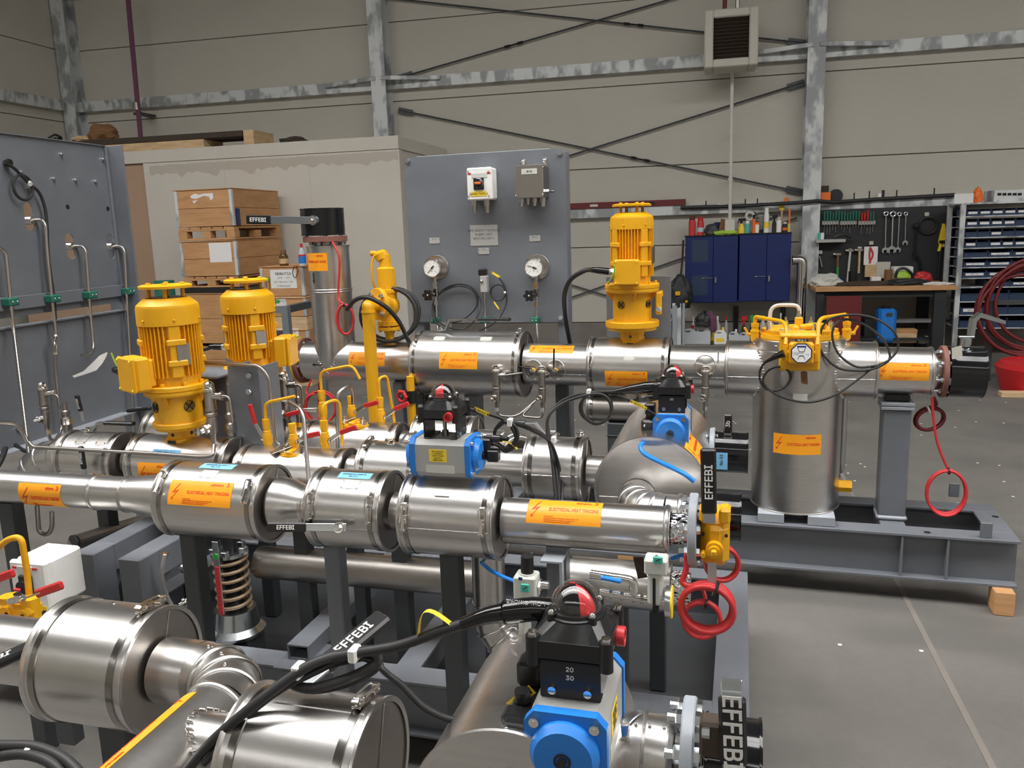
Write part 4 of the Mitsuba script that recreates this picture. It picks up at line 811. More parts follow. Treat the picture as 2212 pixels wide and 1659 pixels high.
# ---------------------------------------------------------------- pneumatic actuators with switch boxes
def actuator(lab, F, c, ang, k=1., dome_red=(0., 2.4), box_lab='', words=None, L=.13, w=.098):
    """c: centre of the body (local); ang: turn about z of its long axis from local x."""
    R = F.R @ rz(ang); o = F(*c); U = lambda m: mv(m, R, o, k); h = w
    t = Th('valve_actuator', lab, 'actuator')
    oct_ = [(-.5, -.36), (-.38, -.5), (.38, -.5), (.5, -.36), (.5, .36), (.38, .5), (-.38, .5), (-.5, .36)]
    def pr(sc, x0, ln): return prism([(a * w * sc, b * h * sc) for a, b in oct_], (x0, 0, 0), (0, 1, 0), (0, 0, 1), ln)
    t.p('body', U(J(pr(.97, -L / 2, L))), 'alu', False)
    for s in (-1, 1):
        k_ = t.p('end_cap', U(J(pr(1.02, L / 2 if s > 0 else -L / 2 - .014, .014), lathe([(0, 0), (w * .43, 0), (w * .43, .006), (w * .36, .016), (0, .018)], (s * (L / 2 + .014), 0, 0), (s, 0, 0), 32))), 'blue', 30)
        t.p('centre_screw', U(J(lathe([(.0075, 0), (.0105, 0), (.0105, .0015), (.0075, .0015)], (s * (L / 2 + .0315), 0, 0), (s, 0, 0), 20), cyl((s * (L / 2 + .03), 0, 0), (s * (L / 2 + .035), 0, 0), .006, 8))), 'black', 30, None, k_)
        for a in (-1, 1):
            for b in (-1, 1): t.p('screw', U(J(cyl((s * (L / 2 + .012), a * w * .37, b * h * .39), (s * (L / 2 + .021), a * w * .37, b * h * .39), .0062, 14), cyl((s * (L / 2 + .0205), a * w * .37, b * h * .39), (s * (L / 2 + .0215), a * w * .37, b * h * .39), .003, 6))), 'chrome', 30, None, k_)
    n = t.p('data_label', U(box((-.005, -w * .486, .008), (.046, .001, .032))), 'yellow2', False, 'small yellow data label')
    t.p('print', U(J(*[textc(q, .0030, (-.005, -w * .486 - .0008, .019 - .0055 * i), (1, 0, 0), (0, 0, 1), False, .0003) for i, q in enumerate(('AIR TORQUE CE', 'TYPE SR PED', 'OUTPUT 8 BAR', 'MAX 80 C', 'SERIAL 0036'))])), 'ink', False, None, n)
    t.p('data_plate', U(box((.0, -w * .486, -.026), (.075, .0008, .020))), 'beige2', False)
    z0 = h * .49; bh = .048; bx = .042
    t.p('mount_bracket', U(J(*[box((s * bx, 0, z0 + bh / 2), (.003, .075, bh), .001) for s in (-1, 1)], box((0, 0, z0 + bh), (bx * 2 + .003, .075, .003), .001), *[box((s * (bx + .0 - .008), 0, z0 + .0015), (.018, .075, .003), .001) for s in (-1, 1)])), 'black', False)
    if words:
        for q, zz in zip(words, (bh - .008, bh - .019)): t.p('lettering', U(textc(q, .0058, (bx * words_side + words_side * .0017, 0, z0 + zz), (0, 1 * words_side, 0), (0, 0, 1), True, .0004)), 'paper', False)
    for s in (-1, 1):
        for a in (-1, 1): t.p('bracket_bolt', U(J(lathe([(0, 0), (.0052, 0), (.0052, .005), (0, .005)], (s * (bx + .0015), a * .022, z0 + .012), (s, 0, 0), 12))), 'chrome', 30)
    t.p('shaft', U(J(cyl((0, 0, z0 - .005), (0, 0, z0 + bh), .005, 12), cyl((0, 0, z0), (0, 0, z0 + .014), .009, 8))), 'dull')
    z1 = z0 + bh; s = .05
    b = Th('switch_box', box_lab, 'switch box')
    q = rrect(.098, .098, .008); b.p('base', U(J(prism(q, (0, 0, z1 + .006), (1, 0, 0), (0, 1, 0), .022), cyl((0, 0, z1 + .001), (0, 0, z1 + .007), .032, 24), *[cyl((i * .045, j * .045, z1 - .004), (i * .045, j * .045, z1 + .034), .0085, 16) for i in (-1, 1) for j in (-1, 1)])), 'black', 30)
    def loft(p, q): 
        n = len(p); v = np.vstack([p, q, p.mean(0)[None], q.mean(0)[None]]); i = np.arange(n); j = (i + 1) % n
        return v, np.vstack([np.stack([i, j, n + j], 1), np.stack([i, n + j, n + i], 1), np.stack([j, i, 0 * i + 2 * n], 1), np.stack([n + i, n + j, 0 * i + 2 * n + 1], 1)])
    an = np.arange(32) * 2 * np.pi / 32 + np.pi / 32
    def sq(a): m = np.maximum(abs(np.cos(a)), abs(np.sin(a))); return np.stack([np.cos(a) / m, np.sin(a) / m], 1)
    lo = np.column_stack([sq(an) * .047, np.full(32, z1 + .028)]); hi = np.column_stack([np.stack([np.cos(an), np.sin(an)], 1) * .038, np.full(32, z1 + .047)])
    b.p('lid', U(loft(lo, hi)), 'black', 25)
    for i in (-1, 1):
        for j in (-1, 1): b.p('lid_screw', U(J(cyl((i * .045, j * .045, z1 + .034), (i * .045, j * .045, z1 + .039), .0058, 14), cyl((i * .045, j * .045, z1 + .0385), (i * .045, j * .045, z1 + .0395), .0028, 6))), 'chrome', 30)
    zd = z1 + .047; rd = .031
    def sph(r, a0, a1, mt, part, e=0., lab=None):
        u, v_ = np.meshgrid(np.linspace(a0, a1, max(3, int((a1 - a0) * 8) + 1)), np.linspace(0, math.pi / 2, 9)); V = np.stack([r * np.cos(v_) * np.cos(u), r * np.cos(v_) * np.sin(u), zd + .004 + r * 1.12 * np.sin(v_)], -1); ny, nx = u.shape
        i, j = np.meshgrid(np.arange(nx - 1), np.arange(ny - 1)); kk = (j * nx + i).ravel(); F_ = np.vstack([np.stack([kk, kk + 1, kk + nx + 1], 1), np.stack([kk, kk + nx + 1, kk + nx], 1)])
        return b.p(part, U((V.reshape(-1, 3), F_)), mt, True, lab)
    b.p('dome_flange', U(J(lathe([(.026, 0), (.037, 0), (.037, .005), (.034, .006), (.033, .010), (.026, .010)], (0, 0, zd - .003), (0, 0, 1), 36), *[cyl((math.cos(a) * .036, math.sin(a) * .036, zd - .002), (math.cos(a) * .036, math.sin(a) * .036, zd + .007), .0055, 12) for a in (.785, 2.356, 3.927, 5.498)])), 'black', 30)
    for a in (.785, 2.356, 3.927, 5.498): b.p('dome_screw', U(sphere((math.cos(a) * .036, math.sin(a) * .036, zd + .008), .0045, 10)), 'chrome', 60)
    sph(.0285, 0, 2 * math.pi, 'gloss', 'indicator')
    for a in dome_red: sph(.0289, a - .42, a + .42, 'red', 'red_sector')
    sph(.0325, 0, 2 * math.pi, 'clear', 'clear_dome')
    return t, b, U, z1, o, R
words_side = 1
XAx = mx(YA, 972, 1000); ac1 = actuator('blue and grey actuator on the front row drum, long side facing the camera', M, (XAx - .004, YA - .012, ZM + RA + .062), 0., 1.0, (-1.62, 1.5), 'black switch box with a red CLOSED dome on the front row actuator')
_, sb1, U1, zz1, o1, R1 = ac1
sb1.p('lettering', U1(textc('CLOSED', .0062, (0, -.0305, zz1 + .061), (1, 0, 0), (0, .25, 1), True, .0006)), 'ink', False)
sb1.p('plug', U1(J(lathe([(.006, 0), (.0115, 0), (.0115, .012), (.0075, .012), (.0065, .004), (0, .004)], (.030, -.049, zz1 + .012), (0, -1, 0), 24))), 'redc', 40, 'red thread plug')
words_side = -1
ZB2 = .0; x_2, z_2b = M.py(1213, 1650, .845)[[0, 2]]
ac2 = actuator('large near blue and grey actuator at the bottom, blue cap facing the camera', M, (x_2, .945, z_2b), math.pi / 2, 1.0, (-.75 - math.pi / 2, 2.25 - math.pi / 2), 'near black switch box with a clear red and black dome', ('20', '30'))
_, sb2, U2, zz2, o2, R2 = ac2
sb2.p('plug', U2(lathe([(.006, 0), (.0125, 0), (.0125, .010), (.0085, .010), (.0075, .004), (0, .004)], (.018, -.049, zz2 + .010), (0, -1, 0), 24)), 'redc', 40, 'red thread plug')
x_3, z_3b = M.py(1448, 935, 2.30)[[0, 2]]
ac3 = actuator('right blue and grey actuator on the round vessel, blue cap facing the camera', M, (x_3, 2.385, z_3b), math.pi / 2, 1.0, (-.75 - math.pi / 2, 2.25 - math.pi / 2), 'black switch box with a red and black dome in front of the rear skid pipe', ('20',))
_, sb3, U3, zz3, o3, R3 = ac3
sb3.p('plug', U3(lathe([(.006, 0), (.0125, 0), (.0125, .010), (.0085, .010), (0, .004)], (.018, -.049, zz3 + .010), (0, -1, 0), 24)), 'redc', 40, 'red thread plug')
for (_, sb, U, zz, o, R), lab, ang in ((ac1, 'black solenoid valve at the right end of the front row actuator', 0), (ac2, 'black solenoid valve on the left side of the near actuator', 1), (ac3, 'black solenoid valve on the left side of the right actuator', 1)):
    t = Th('solenoid_valve', lab, 'solenoid'); c = (.06, .063, .006) if ang else (.092, .03, .012); e = (0, 1, 0) if ang else (1, 0, 0)
    if ang:
        t.p('block', U(box((-.015, .064, .003), (.11, .03, .05), .004)), 'black', False); t.p('coil', U(box((.02, .066, .045), (.034, .030, .034), .004)), 'black', False)
        t.p('plug', U(J(cyl((-.03, .064, .03), (-.03, .064, .045), .010, 12), box((-.052, .07, .01), (.03, .028, .04), .005))), 'black', 30)
        t.p('port', U(cyl((-.06, .066, -.03), (-.085, .07, -.045), .011, 12)), 'black'); t.p('screw', U(sphere((-.072, .074, .016), .004, 8)), 'chrome', 60)
        t.p('connector', U(J(cyl((.03, .082, .055), (.03, .09, .085), .013, 14), sphere((.03, .091, .087), .0135, 12))), 'beige2' if 0 else 'clear', 40)
    else:
        t.p('block', U(box((.098, .03, .012), (.03, .04, .055), .004)), 'black', False); t.p('coil', U(box((.118, .02, -.004), (.03, .026, .030), .003)), 'black', False)
        t.p('plug', U(J(cyl((.10, .025, .038), (.14, .02, .040), .009, 12), cyl((.14, .02, .04), (.158, .018, .04), .006, 12))), 'black', 30)
        t.p('connector', U(cyl((.118, .022, .039), (.136, .021, .040), .0105, 10)), 'clear', 40)
one('tape_scrap', 'small piece of clear white tape below the front row actuator', 'tape', M.m(bb((XAx - .018, YA - .075, ZM + .0745), (XAx + .02, YA - .060, ZM + .0755))), 'white', False)
# ---------------------------------------------------------------- the rear skid: main line
ES, YSv, RS = AS.d, S.y, .1
flS = flange('flange', 'brown primed flange with a yellow cover at the left end of the rear skid', AS, sx(655, 785) , .118, .022, 'rust', 8, .010, .004, a0=.2)
flS.p('cover', lathe([(0, 0), (.120, 0), (.122, .003), (.122, .008), (0, .008)], AS.c(sx(655, 785) - .0085), AS.d, 40), 'yellow2', 35)
xs0 = sx(668, 785)
one('pipe_collar', 'bright collar between brown flange and clad pipe at the left end of the rear skid', 'collar', cyl(AS.c(sx(655, 785) + .022), AS.c(xs0 - .001), .085, 36), 'dull')
D1 = (sx(882, 790, YS - .158), sx(1117, 790, YS - .158)); D2 = (sx(1265, 800, YS - .133), sx(1442, 800, YS - .133))
m1 = pipe('clad_pipe', 'steel clad main pipe with a flow arrow at the left end of the rear skid', AS, xs0, D1[0] - .005, RS)
s1d = drum('insulation_drum', 'large insulation drum below the gauge panel with an orange label', AS, *D1, .158, [(-1, .55), (1, .25)], seg=72)
m2 = pipe('clad_pipe', 'steel clad pipe with two round hand holes between the rear skid drums', AS, D1[1] + .005, D2[0] - .005, RS, seams=(1.9,))
s2d = drum('insulation_drum', 'insulation drum carrying the tall yellow pump on the rear skid', AS, *D2, .133, [(-1, 1.25)], seg=72)
xT0, xT1 = sx(1568, 800), sx(1892, 805); xE = sx(2013, 800)
m3 = pipe('clad_pipe', 'steel clad pipe left of the strainer vessel with a round hand hole', AS, D2[1] + .005, xT0 - .002, RS, seams=(1.9,))
m3.p('slot', box(AS.at(xT0 - .03, .95, RS), (.006, .05, .002), 0, np.stack([ES, AS.tan(.95), AS.rad(.95)], 1)), 'black', False)
sticker(m1, AS, RS, (755, 760), (831, 791)); sticker(s1d, AS, .158, (950, 760), (1031, 798)); sticker(m2, AS, RS, (1147, 746), (1237, 764)); sticker(s2d, AS, .133, (1306, 801), (1400, 836))
nameplate(s1d, AS, .158, (949, 731), .058, .03); nameplate(s1d, AS, .158, (1050, 732), .058, .03); nameplate(s2d, AS, .133, (1359, 774), .05, .02)
def arrow(t, ax, r, x, a, L, along=True, flip=1):
    P = Polygon([(-.5, -.06), (.2, -.06), (.2, -.16), (.5, 0), (.2, .16), (.2, .06), (-.5, .06)]); P = affinity.scale(P, L * flip, L, origin=(0, 0))
    if not along: P = affinity.rotate(P, -90, origin=(0, 0))
    t.p('flow_arrow', ax.wrap(subd(prism(P, (0, 0, .0009), (1, 0, 0), (0, 1, 0), .0005), L * .2), x, a, r), 'ink', False, 'black flow arrow')
xx, aa = AS.hit(685, 788, RS); arrow(m1, AS, RS, xx, aa, .06, True, -1)
# vertical branch and top valve
RVB = .104; xb = sx(722, 720); AVb = Ax(S, (xb, YS, ZS), (0, 0, 1), (0, -1, 0))
def hz(py, x=xb, y=YS): return zat(S, x, y, py)
zt1 = hz(533)
vb_ = Th('clad_pipe', 'vertical steel clad branch pipe with an orange label below the black valve', 'pipe')
vb_.p('shell', lathe([(RVB, 0), (RVB, zt1 - ZS), (RVB - .02, zt1 - ZS)], AVb.c(0), ZE, 52), 'steel', 35)
for q in (624, 629): vb_.p('bead', lathe([(RVB, -.005), (RVB + .004, -.002), (RVB + .004, .002), (RVB, .005)], S(xb, YS, hz(q)), ZE, 52), 'steel', 60)
vb_.p('rim', lathe([(RVB - .02, -.004), (RVB + .004, -.004), (RVB + .004, .006), (RVB - .02, .006)], S(xb, YS, zt1), ZE, 52), 'steel2', 35)
def vwrap(m, z, a): return AVb.wrap(m, z - ZS, a, RVB)
# the label reads around the pipe: a sticker built on a helper axis lying across
class VAx(Ax):
    """the same cylinder with u running around it and v along its axis, for lettering that reads across an upright pipe."""
    def wrap(s, m, x, a, r):
        v = m[0]; an = a + v[:, 0] / r; rr = r + v[:, 2]; S_ = np.cross(s.d, s.s)
        return s.c(x) + v[:, 1:2] * s.d + rr[:, None] * (np.cos(an)[:, None] * s.s - np.sin(an)[:, None] * -S_), m[1]
def vsticker(t, F, p, r, zc, w, h, ang, mk=True):
    ax = VAx(F, p, (0, 0, 1), (0, -1, 0)); z0 = F(*p)[2]
    def put(m): return ax.wrap(m, zc - z0, ang, r)
    k = t.p('warning_label', put(mv(grid(w, h, 16, 2), None, (0, 0, .0007))), 'orange', True, 'orange ELECTRICAL HEAT TRACING label')
    b = affinity.translate(affinity.scale(BOLT, h * .52, h * .62, origin=(0, 0)), -w * .45, -h * .26)
    t.p('lightning_bolt', put(subd(prism(b, (0, 0, .0009), (1, 0, 0), (0, 1, 0), .0005), h * .12)), 'redprint', False, None, k)
    t.p('lettering', put(textc('ELECTRICAL HEAT TRACING', h * .115, (w * .13, h * .02, .0012), (1, 0, 0), (0, 1, 0), True, .0005, w * .66)), 'redprint', False, None, k)
    t.p('maker_mark', put(textc('eltherm', h * .10, (w * .27, h * .36, .0012), (1, 0, 0), (0, 1, 0), True, .0005, w * .2)), 'redprint', False, None, k)
    return k
vsticker(vb_, S, (xb, YS, ZS), RVB, hz(564), .165, .088, -.35)
AVx = VAx(S, (xb, YS, ZS), (0, 0, 1), (0, -1, 0)); arrow(vb_, AVx, RVB, hz(598) - ZS, -.38, .055, False, 1)
# mitred V seam of crimped strips where the branch meets the main pipe
for s in (-1, 1):
    n = 15; out = []
    for k in range(n):
        f = (k + .5) / n; a = s * f * math.pi / 2; u = math.sin(a) * ES - math.cos(a) * YSv; h = RS * (-.55 + 1.55 * f ** .8); p = S(xb, YS, ZS) + u * (RVB + .003) + ZE * h
        out.append(box(p, (.008, .007, .02), .001, np.stack([np.cross(ZE, u), u, ZE], 1) @ ry(-s * .7)))
    vb_.p('crimp', J(out), 'steel2', False, 'crimped strip of the mitred joint', None, 'stuff')
one('pipe_neck', 'bare bolted neck between the vertical branch and the brown flange', 'collar', J(cyl(S(xb, YS, zt1 + .007), S(xb, YS, hz(523)), .07, 32), *[cyl(S(xb + .085 * math.cos(a), YS + .085 * math.sin(a), hz(529)), S(xb + .085 * math.cos(a), YS + .085 * math.sin(a), hz(522)), .010, 6) for a in np.arange(8) * math.pi / 4]), 'dull')
AVt = Ax(S, (xb - .012, YS, hz(522)), (0, 0, 1), (0, -1, 0)); hfl = hz(510) - hz(522)
one('flange', 'brown primed flange under the black top valve', 'flange', lathe([(0, 0), (.108, 0), (.110, .002), (.110, hfl - .002), (.108, hfl), (0, hfl)], AVt.o, ZE, 44), 'rust')
hv = hz(452) - hz(510); tv = bvalve('round black ball valve on top of the vertical branch pipe', Ax(S, (xb - .02, YS, hz(509)), (0, 0, 1), (0, -1, 0)), .002, .108, hv, 'gloss')
zl = hz(476); pl = S(*S.py(675, 476, YS - .115)); tv.p('stem', J(cyl(S(*S.py(692, 476, YS - .06)), pl, .025, 20), cyl(pl, pl - YSv * .012, .016, 6)), 'zinc')
lever('long lever with black grip pointing left from the black top valve', pl - YSv * .006, S(*S.py(521, 474, YS - .13)) - pl, -YSv, .36, .036, .007, .38, True, words='EFFEBI')
# yellow relief valve and riser
yr = S.py(812, 905, YS - .24); xr = S.py(797, 700, YS - .22)[0]
rp = Th('yellow_riser', 'thick yellow vent pipe in front of the rear skid pipe with an elbow on top', 'pipe'); zr = zat(S, xr, YS - .22, 672); XC, YC_ = xr + .105, YS - .10
rp.p('pipe', cyl(S(xr, YS - .22, .33), S(xr, YS - .22, zr), .030, 28), 'yellow'); rp.p('collar', cyl(S(xr, YS - .22, zr - .008), S(xr, YS - .22, zr + .002), .034, 28), 'yellow')
zf = zat(S, xr, YS - .14, 655); fc = S(*S.py(814, 657, YS - .135)); rp.p('elbow', tube(fil([S(xr, YS - .22, zr), S(xr, YS - .22, fc[2]), fc], .07, 8), .030, 24), 'yellow', 60)
rv = Th('relief_valve', 'yellow spring loaded relief valve beside the gauge panel', 'valve'); fd = unit(-YSv + -ES * .55)
rv.p('outlet_flange', cyl(fc, fc - fd * .022, .078, 36, bev=.003), 'yellow')
for k in range(4): a = .7 + k * math.pi / 2; q = fc + (math.cos(a) * np.cross(ZE, fd) + math.sin(a) * ZE) * .058; rv.p('bolt', hexb(q, fd, .014, .012), 'zinc')
bc = S(*S.py(838, 660, YS)); bx_ = S.loc(bc)[0]; zz = lambda py: zat(S, bx_, YS, py)
rv.p('body', J(cyl(fc - fd * .02, bc, .045, 24), sphere(bc, .06, 20), lathe([(0, 0), (.045, 0), (.05, zz(632) - bc[2]), (0, zz(632) - bc[2])], bc, ZE, 24)), 'yellow', 40)
rv.p('bonnet', lathe([(0, 0), (.056, 0), (.056, .016), (.048, .018), (.046, zz(580) - zz(632)), (.030, zz(576) - zz(632)), (.026, zz(550) - zz(632)), (.0, zz(550) - zz(632))], S(bx_, YS, zz(632)), ZE, 24), 'yellow', 35)
rv.p('cap', J(lathe([(0, 0), (.034, 0), (.036, .03), (.02, .045), (0, .045)], S(bx_ - .01, YS, zz(560)), unit(ZE - ES * .4), 16), lathe([(0, 0), (.014, 0), (.014, .06), (0, .065)], S(bx_ - .01, YS - .01, zz(549)), unit(-ES + ZE * .1), 14)), 'yellow', 35)
rv.p('lift_lever', tube(spl([S(bx_ - .045, YS - .02, zz(549)), S(bx_ - .060, YS - .03, zz(570)), S(bx_ - .062, YS - .03, zz(600)), S(bx_ - .055, YS - .02, zz(622))], 6), .006, 8), 'yellow', 60)
rv.p('inlet_flange', J(cyl(S(bx_, YS, zz(712)), S(bx_, YS, zz(705)), .058, 28), cyl(S(bx_, YS, zz(702)), S(bx_, YS, zz(693)), .058, 28), cyl(S(bx_, YS, zz(693)), bc, .038, 20)), 'yellow')
for k in range(4): a = .4 + k * math.pi / 2; q = S(bx_ + .045 * math.cos(a), YS + .045 * math.sin(a), zz(716)); rv.p('bolt', cyl(q, q + ZE * .05, .008, 6), 'yellow')
rv.p('inlet', lathe([(0, 0), (.024, 0), (.022, zz(722) - zz(748)), (.034, zz(712) - zz(748)), (0, zz(712) - zz(748))], S(bx_, YS, zz(748)), ZE, 20), 'yellow')
m1.p('pad', AS.wrap(mv(grid(.11, .12, 2, 12), None, (0, 0, .0015)), bx_, .0, RS), 'steel2', True)
# handwheel valve with a thin yellow pipe left of the big drum
hw = S.py(881, 860, YS - .20); t = Th('yellow_drain_pipe', 'thin yellow pipe with a red handwheel left of the big drum', 'pipe')
t.p('pipe', cyl(S(hw[0], YS - .16, .33), S(hw[0], YS - .16, hw[2] + .10), .019, 20), 'yellow'); hp_ = S(*hw) ; t.p('valve', cyl(S(hw[0], YS - .16, hw[2] - .03), S(hw[0], YS - .16, hw[2] + .03), .03, 16), 'black')
w_ = Th('handwheel', 'red handwheel on the thin yellow pipe', 'handwheel'); hd = unit(-YSv - ES * .35)
hp2 = S(*S.py(868, 857, YS - .235)); w_.p('rim', J(ring(hp2, hd, .024, .0085, 24, 8), *[sphere(hp2 + (math.cos(a) * np.cross(ZE, hd) + math.sin(a) * ZE) * .027, .009, 8) for a in np.arange(6) * math.pi / 3]), 'red', 50)
w_.p('hub', J(sphere(hp2, .009, 10), *[cyl(hp2, hp2 + (math.cos(a) * np.cross(ZE, hd) + math.sin(a) * ZE) * .024, .005, 8) for a in (.5, 2.6, 4.7)]), 'dgrey', 50); w_.p('stem', cyl(S(hw[0], YS - .16, hw[2]), hp2, .006, 8), 'dull')
lever('cranked lever with a black grip on top of the big drum below the gauge panel', S(*S.py(952, 712, YS - .02)), ES, ZE, .36, .030, .006, .45, words=None, crank=.05)
lever('cranked lever with black grip on the drum with the cable bundle', MP(1195, 938, YB + .0), -XE - YE * .1, ZE, .16, .016, .004, .5, words=None, crank=.035)
lever('cranked lever with black grip on the second row drum left of the front actuator', MP(845, 957, YB + .0), XE + YE * .12, ZE, .20, .016, .004, .5, words=None, crank=.03)
lever('cranked lever with black grip on the far left second row drum', MP(188, 930, YB), XE + YE * .02, ZE, .20, .018, .004, .62, words=None, crank=.03)
lever('black lever standing up behind the far left second row drum', MP(178, 900, 2.5), ZE - XE * .06 - YE * .1, -YE, .085, .016, .004, .75, words='EFFEBI', plate=False)
lever('black lever standing up in front of the far left second row drum', MP(182, 1016, YB - .125), ZE - XE * .02, -YE, .085, .016, .005, .95, words='EFFEBI', plate=False)
lever('thin black lever in the shade behind the left yellow pump', MP(272, 888, 2.9), XE + ZE * .12, ZE, .13, .015, .006, .95, words=None, plate=False)
# hand holes with drain valves and safety valves in front of the rear pipe
for px, py, lab, lv in ((1152, 800, 'left', (-ES * .95 + ZE * .10, .12, (1100, 772))), (1200, 800, 'right', (ZE + ES * .05, .09, (1208, 785))), (1523, 790, 'third', None)):
    x, a = AS.hit(px, py, RS); t = m2 if px < 1300 else m3; c = AS.at(x, a, RS)
    u, w = np.meshgrid(np.linspace(0, 2 * math.pi, 33), A([0, .5, 1.])); v = np.stack([(w * .045 * np.cos(u)).ravel(), (w * .048 * np.sin(u)).ravel(), 0 * u.ravel() + .002], 1)
    i, j = np.meshgrid(np.arange(32), np.arange(2)); k = (j * 33 + i).ravel(); f = np.vstack([np.stack([k, k + 1, k + 34], 1), np.stack([k, k + 34, k + 33], 1)])
    kk = t.p('hand_hole', AS.wrap((v, f[:, ::-1]), x, a, RS), 'steel2', True, 'round bolted hand hole cover')
    an = np.linspace(0, 2 * math.pi, 33)[:-1]; t.p('rim', tube(AS.wrap((np.stack([.045 * np.cos(an), .048 * np.sin(an), 0 * an + .002], 1), None), x, a, RS)[0], .003, 6, closed=True), 'chrome', 60, None, kk)
    if lv:
        dv = Th('drain_valve', 'small %s drain valve with a thin black lever on the rear skid pipe' % lab, 'valve'); n = AS.rad(a)
        dv.p('body', J(cyl(c, c + n * .05, .010, 12), cyl(c + n * .02, c + n * .04, .015, 6)), 'steel2'); dv.p('neck', cyl(c + n * .004, c + n * .016, .012, 14), 'yellow')
        b0 = c + n * .035 + ZE * .02; dv.p('stem', cyl(c + n * .035, b0, .004, 8), 'dull'); d = unit(lv[0]); dv.p('lever', tube([b0, b0 + d * .03, b0 + d * lv[1]], [.003, .004, .004], 8), 'black', 50)
def svs(px, pyt, pyb, y, lab, az, tubes=None):
    x = S.py(px, pyb, y)[0]; b = zat(S, x, y, pyb); h = zat(S, x, y, pyt) - b; return safety_valve(lab, S(x, y, b), h, az, -2.0, tubes=tubes)
def Sv(px, py, y): return S(*S.py(px, py, y))
yv_ = YS - .19
svs(1074, 788, 880, yv_, 'safety valve in front of the right end of the big rear drum', 0., [[Sv(1086, 812, yv_), Sv(1110, 808, yv_), Sv(1128, 805, YS - .15)]])
svs(1172, 790, 880, yv_, 'safety valve in front of the two hand holes of the rear pipe', 1.2)
svs(1523, 790, 878, yv_, 'safety valve in front of the pipe left of the strainer vessel', 1.2)
t = Th('drain_tube', 'bent steel drain tubes hanging below the two middle safety valves', 'tube'); 
t.p('tube', tube(fil([Sv(1075, 880, yv_), Sv(1078, 898, yv_), Sv(1116, 901, yv_), Sv(1160, 862, yv_ + .1)], .04), .006, 8), 'dull', 60); t.p('tube', tube(fil([Sv(1173, 880, yv_), Sv(1172, 903, yv_), Sv(1126, 900, yv_), Sv(1150, 872, yv_ + .08)], .03), .006, 8), 'dull', 60)
t = Th('drain_tube', 'straight steel drain tube below the safety valve left of the strainer vessel', 'tube'); t.p('tube', tube(fil([Sv(1523, 878, yv_), Sv(1523, 940, yv_), Sv(1523, 990, yv_)], .03), .006, 8), 'dull', 60)
# strainer vessel
xV = sx(1718, 980); RVv = .187; zb = zat(S, xV, YS - RVv, 1113) + .0; zvt = zat(S, xV, YS, 727)
AVv = Ax(S, (xV, YS, 0), (0, 0, 1), (0, -1, 0))
ve = Th('strainer_vessel', 'tall steel clad strainer vessel with an orange label on the rear skid', 'vessel')
ve.p('shell', lathe([(RVv - .004, 0), (RVv + .003, .001), (RVv + .004, .006), (RVv, .012), (RVv, zvt - zb - .05), (RVv, zvt - zb), (RVv - .01, zvt - zb)], S(xV, YS, zb), ZE, 80), 'steel', 35)
ve.p('bottom_plate', lathe([(0, 0), (RVv - .004, 0)], S(xV, YS, zb + .002), ZE, 60), 'dull', False); ve.p('top_plate', lathe([(RVv, 0), (0, 0)], S(xV, YS, zvt), ZE, 60), 'steel', False)
ve.p('collar', lathe([(RVv, 0), (RVv + .006, .001), (RVv + .006, .004), (RVv + .0025, .006), (RVv + .0025, .045), (RVv, .05)], S(xV, YS, zvt - .05), ZE, 80), 'steel', 35)
ve.p('rivet', J(*[sphere(S(xV + (RVv + .004) * math.sin(a), YS - (RVv + .004) * math.cos(a), zvt - .02), .004, 8) for a in (-.55, -.52, .55, .58, .9, -.9)]), 'chrome', 60, None, None, 'stuff')
vsticker(ve, S, (xV, YS, 0), RVv, zat(S, xV, YS - RVv, 961), .202, .088, 0.0)
zz1 = zat(S, xV, YS - RVv, 858); kx = VAx(S, (xV, YS, 0), (0, 0, 1), (0, -1, 0)); k = ve.p('name_plate', kx.wrap(mv(grid(.058, .03, 6, 2), None, (0, 0, .001)), zz1, .03, RVv), 'beige2', True, 'small engraved metal plate')
mL = pipe('clad_sleeve', 'wide steel clad sleeve left of the strainer vessel', AS, xT0, xV - .13, .122, [xT0 + .008], seams=(1.75,), cat='sleeve'); mR = pipe('clad_sleeve', 'wide steel clad sleeve right of the strainer vessel behind a cable coil', AS, xV + .13, xT1, .122, [xT1 - .008], seams=(1.75,), cat='sleeve')
m5 = pipe('clad_pipe', 'steel clad outlet pipe with an orange label at the right end of the rear skid', AS, xT1 + .001, xE, RS, [xE - .008]); sticker(m5, AS, RS, (1896, 783), (2006, 823))
for s in (-1, 1):
    n = 60; out = []
    for q in range(n):
        a = 2 * math.pi * q / n; y, z = .122 * math.sin(a), .122 * math.cos(a); xx = math.sqrt(RVv ** 2 - y * y) + .003
        out.append(box(S(xV + s * xx, YS + y, ZS + z), (.010, .006, .006), .001, np.stack([ES * s, AS.tan(a), AS.rad(a)], 1)))
    ve.p('crimp', J(out), 'steel2', False, None, None, 'stuff')
sp = Th('clad_pipe', 'narrow steel clad standpipe behind the strainer vessel', 'pipe'); xsp = sx(1800, 940, YS + .14); sp.p('shell', lathe([(0, 0), (.05, 0), (.055, .03), (.055, .5), (0, .5)], S(xsp, YS + .12, zat(S, xsp, YS + .12, 1017)), ZE, 32), 'steel', 35)
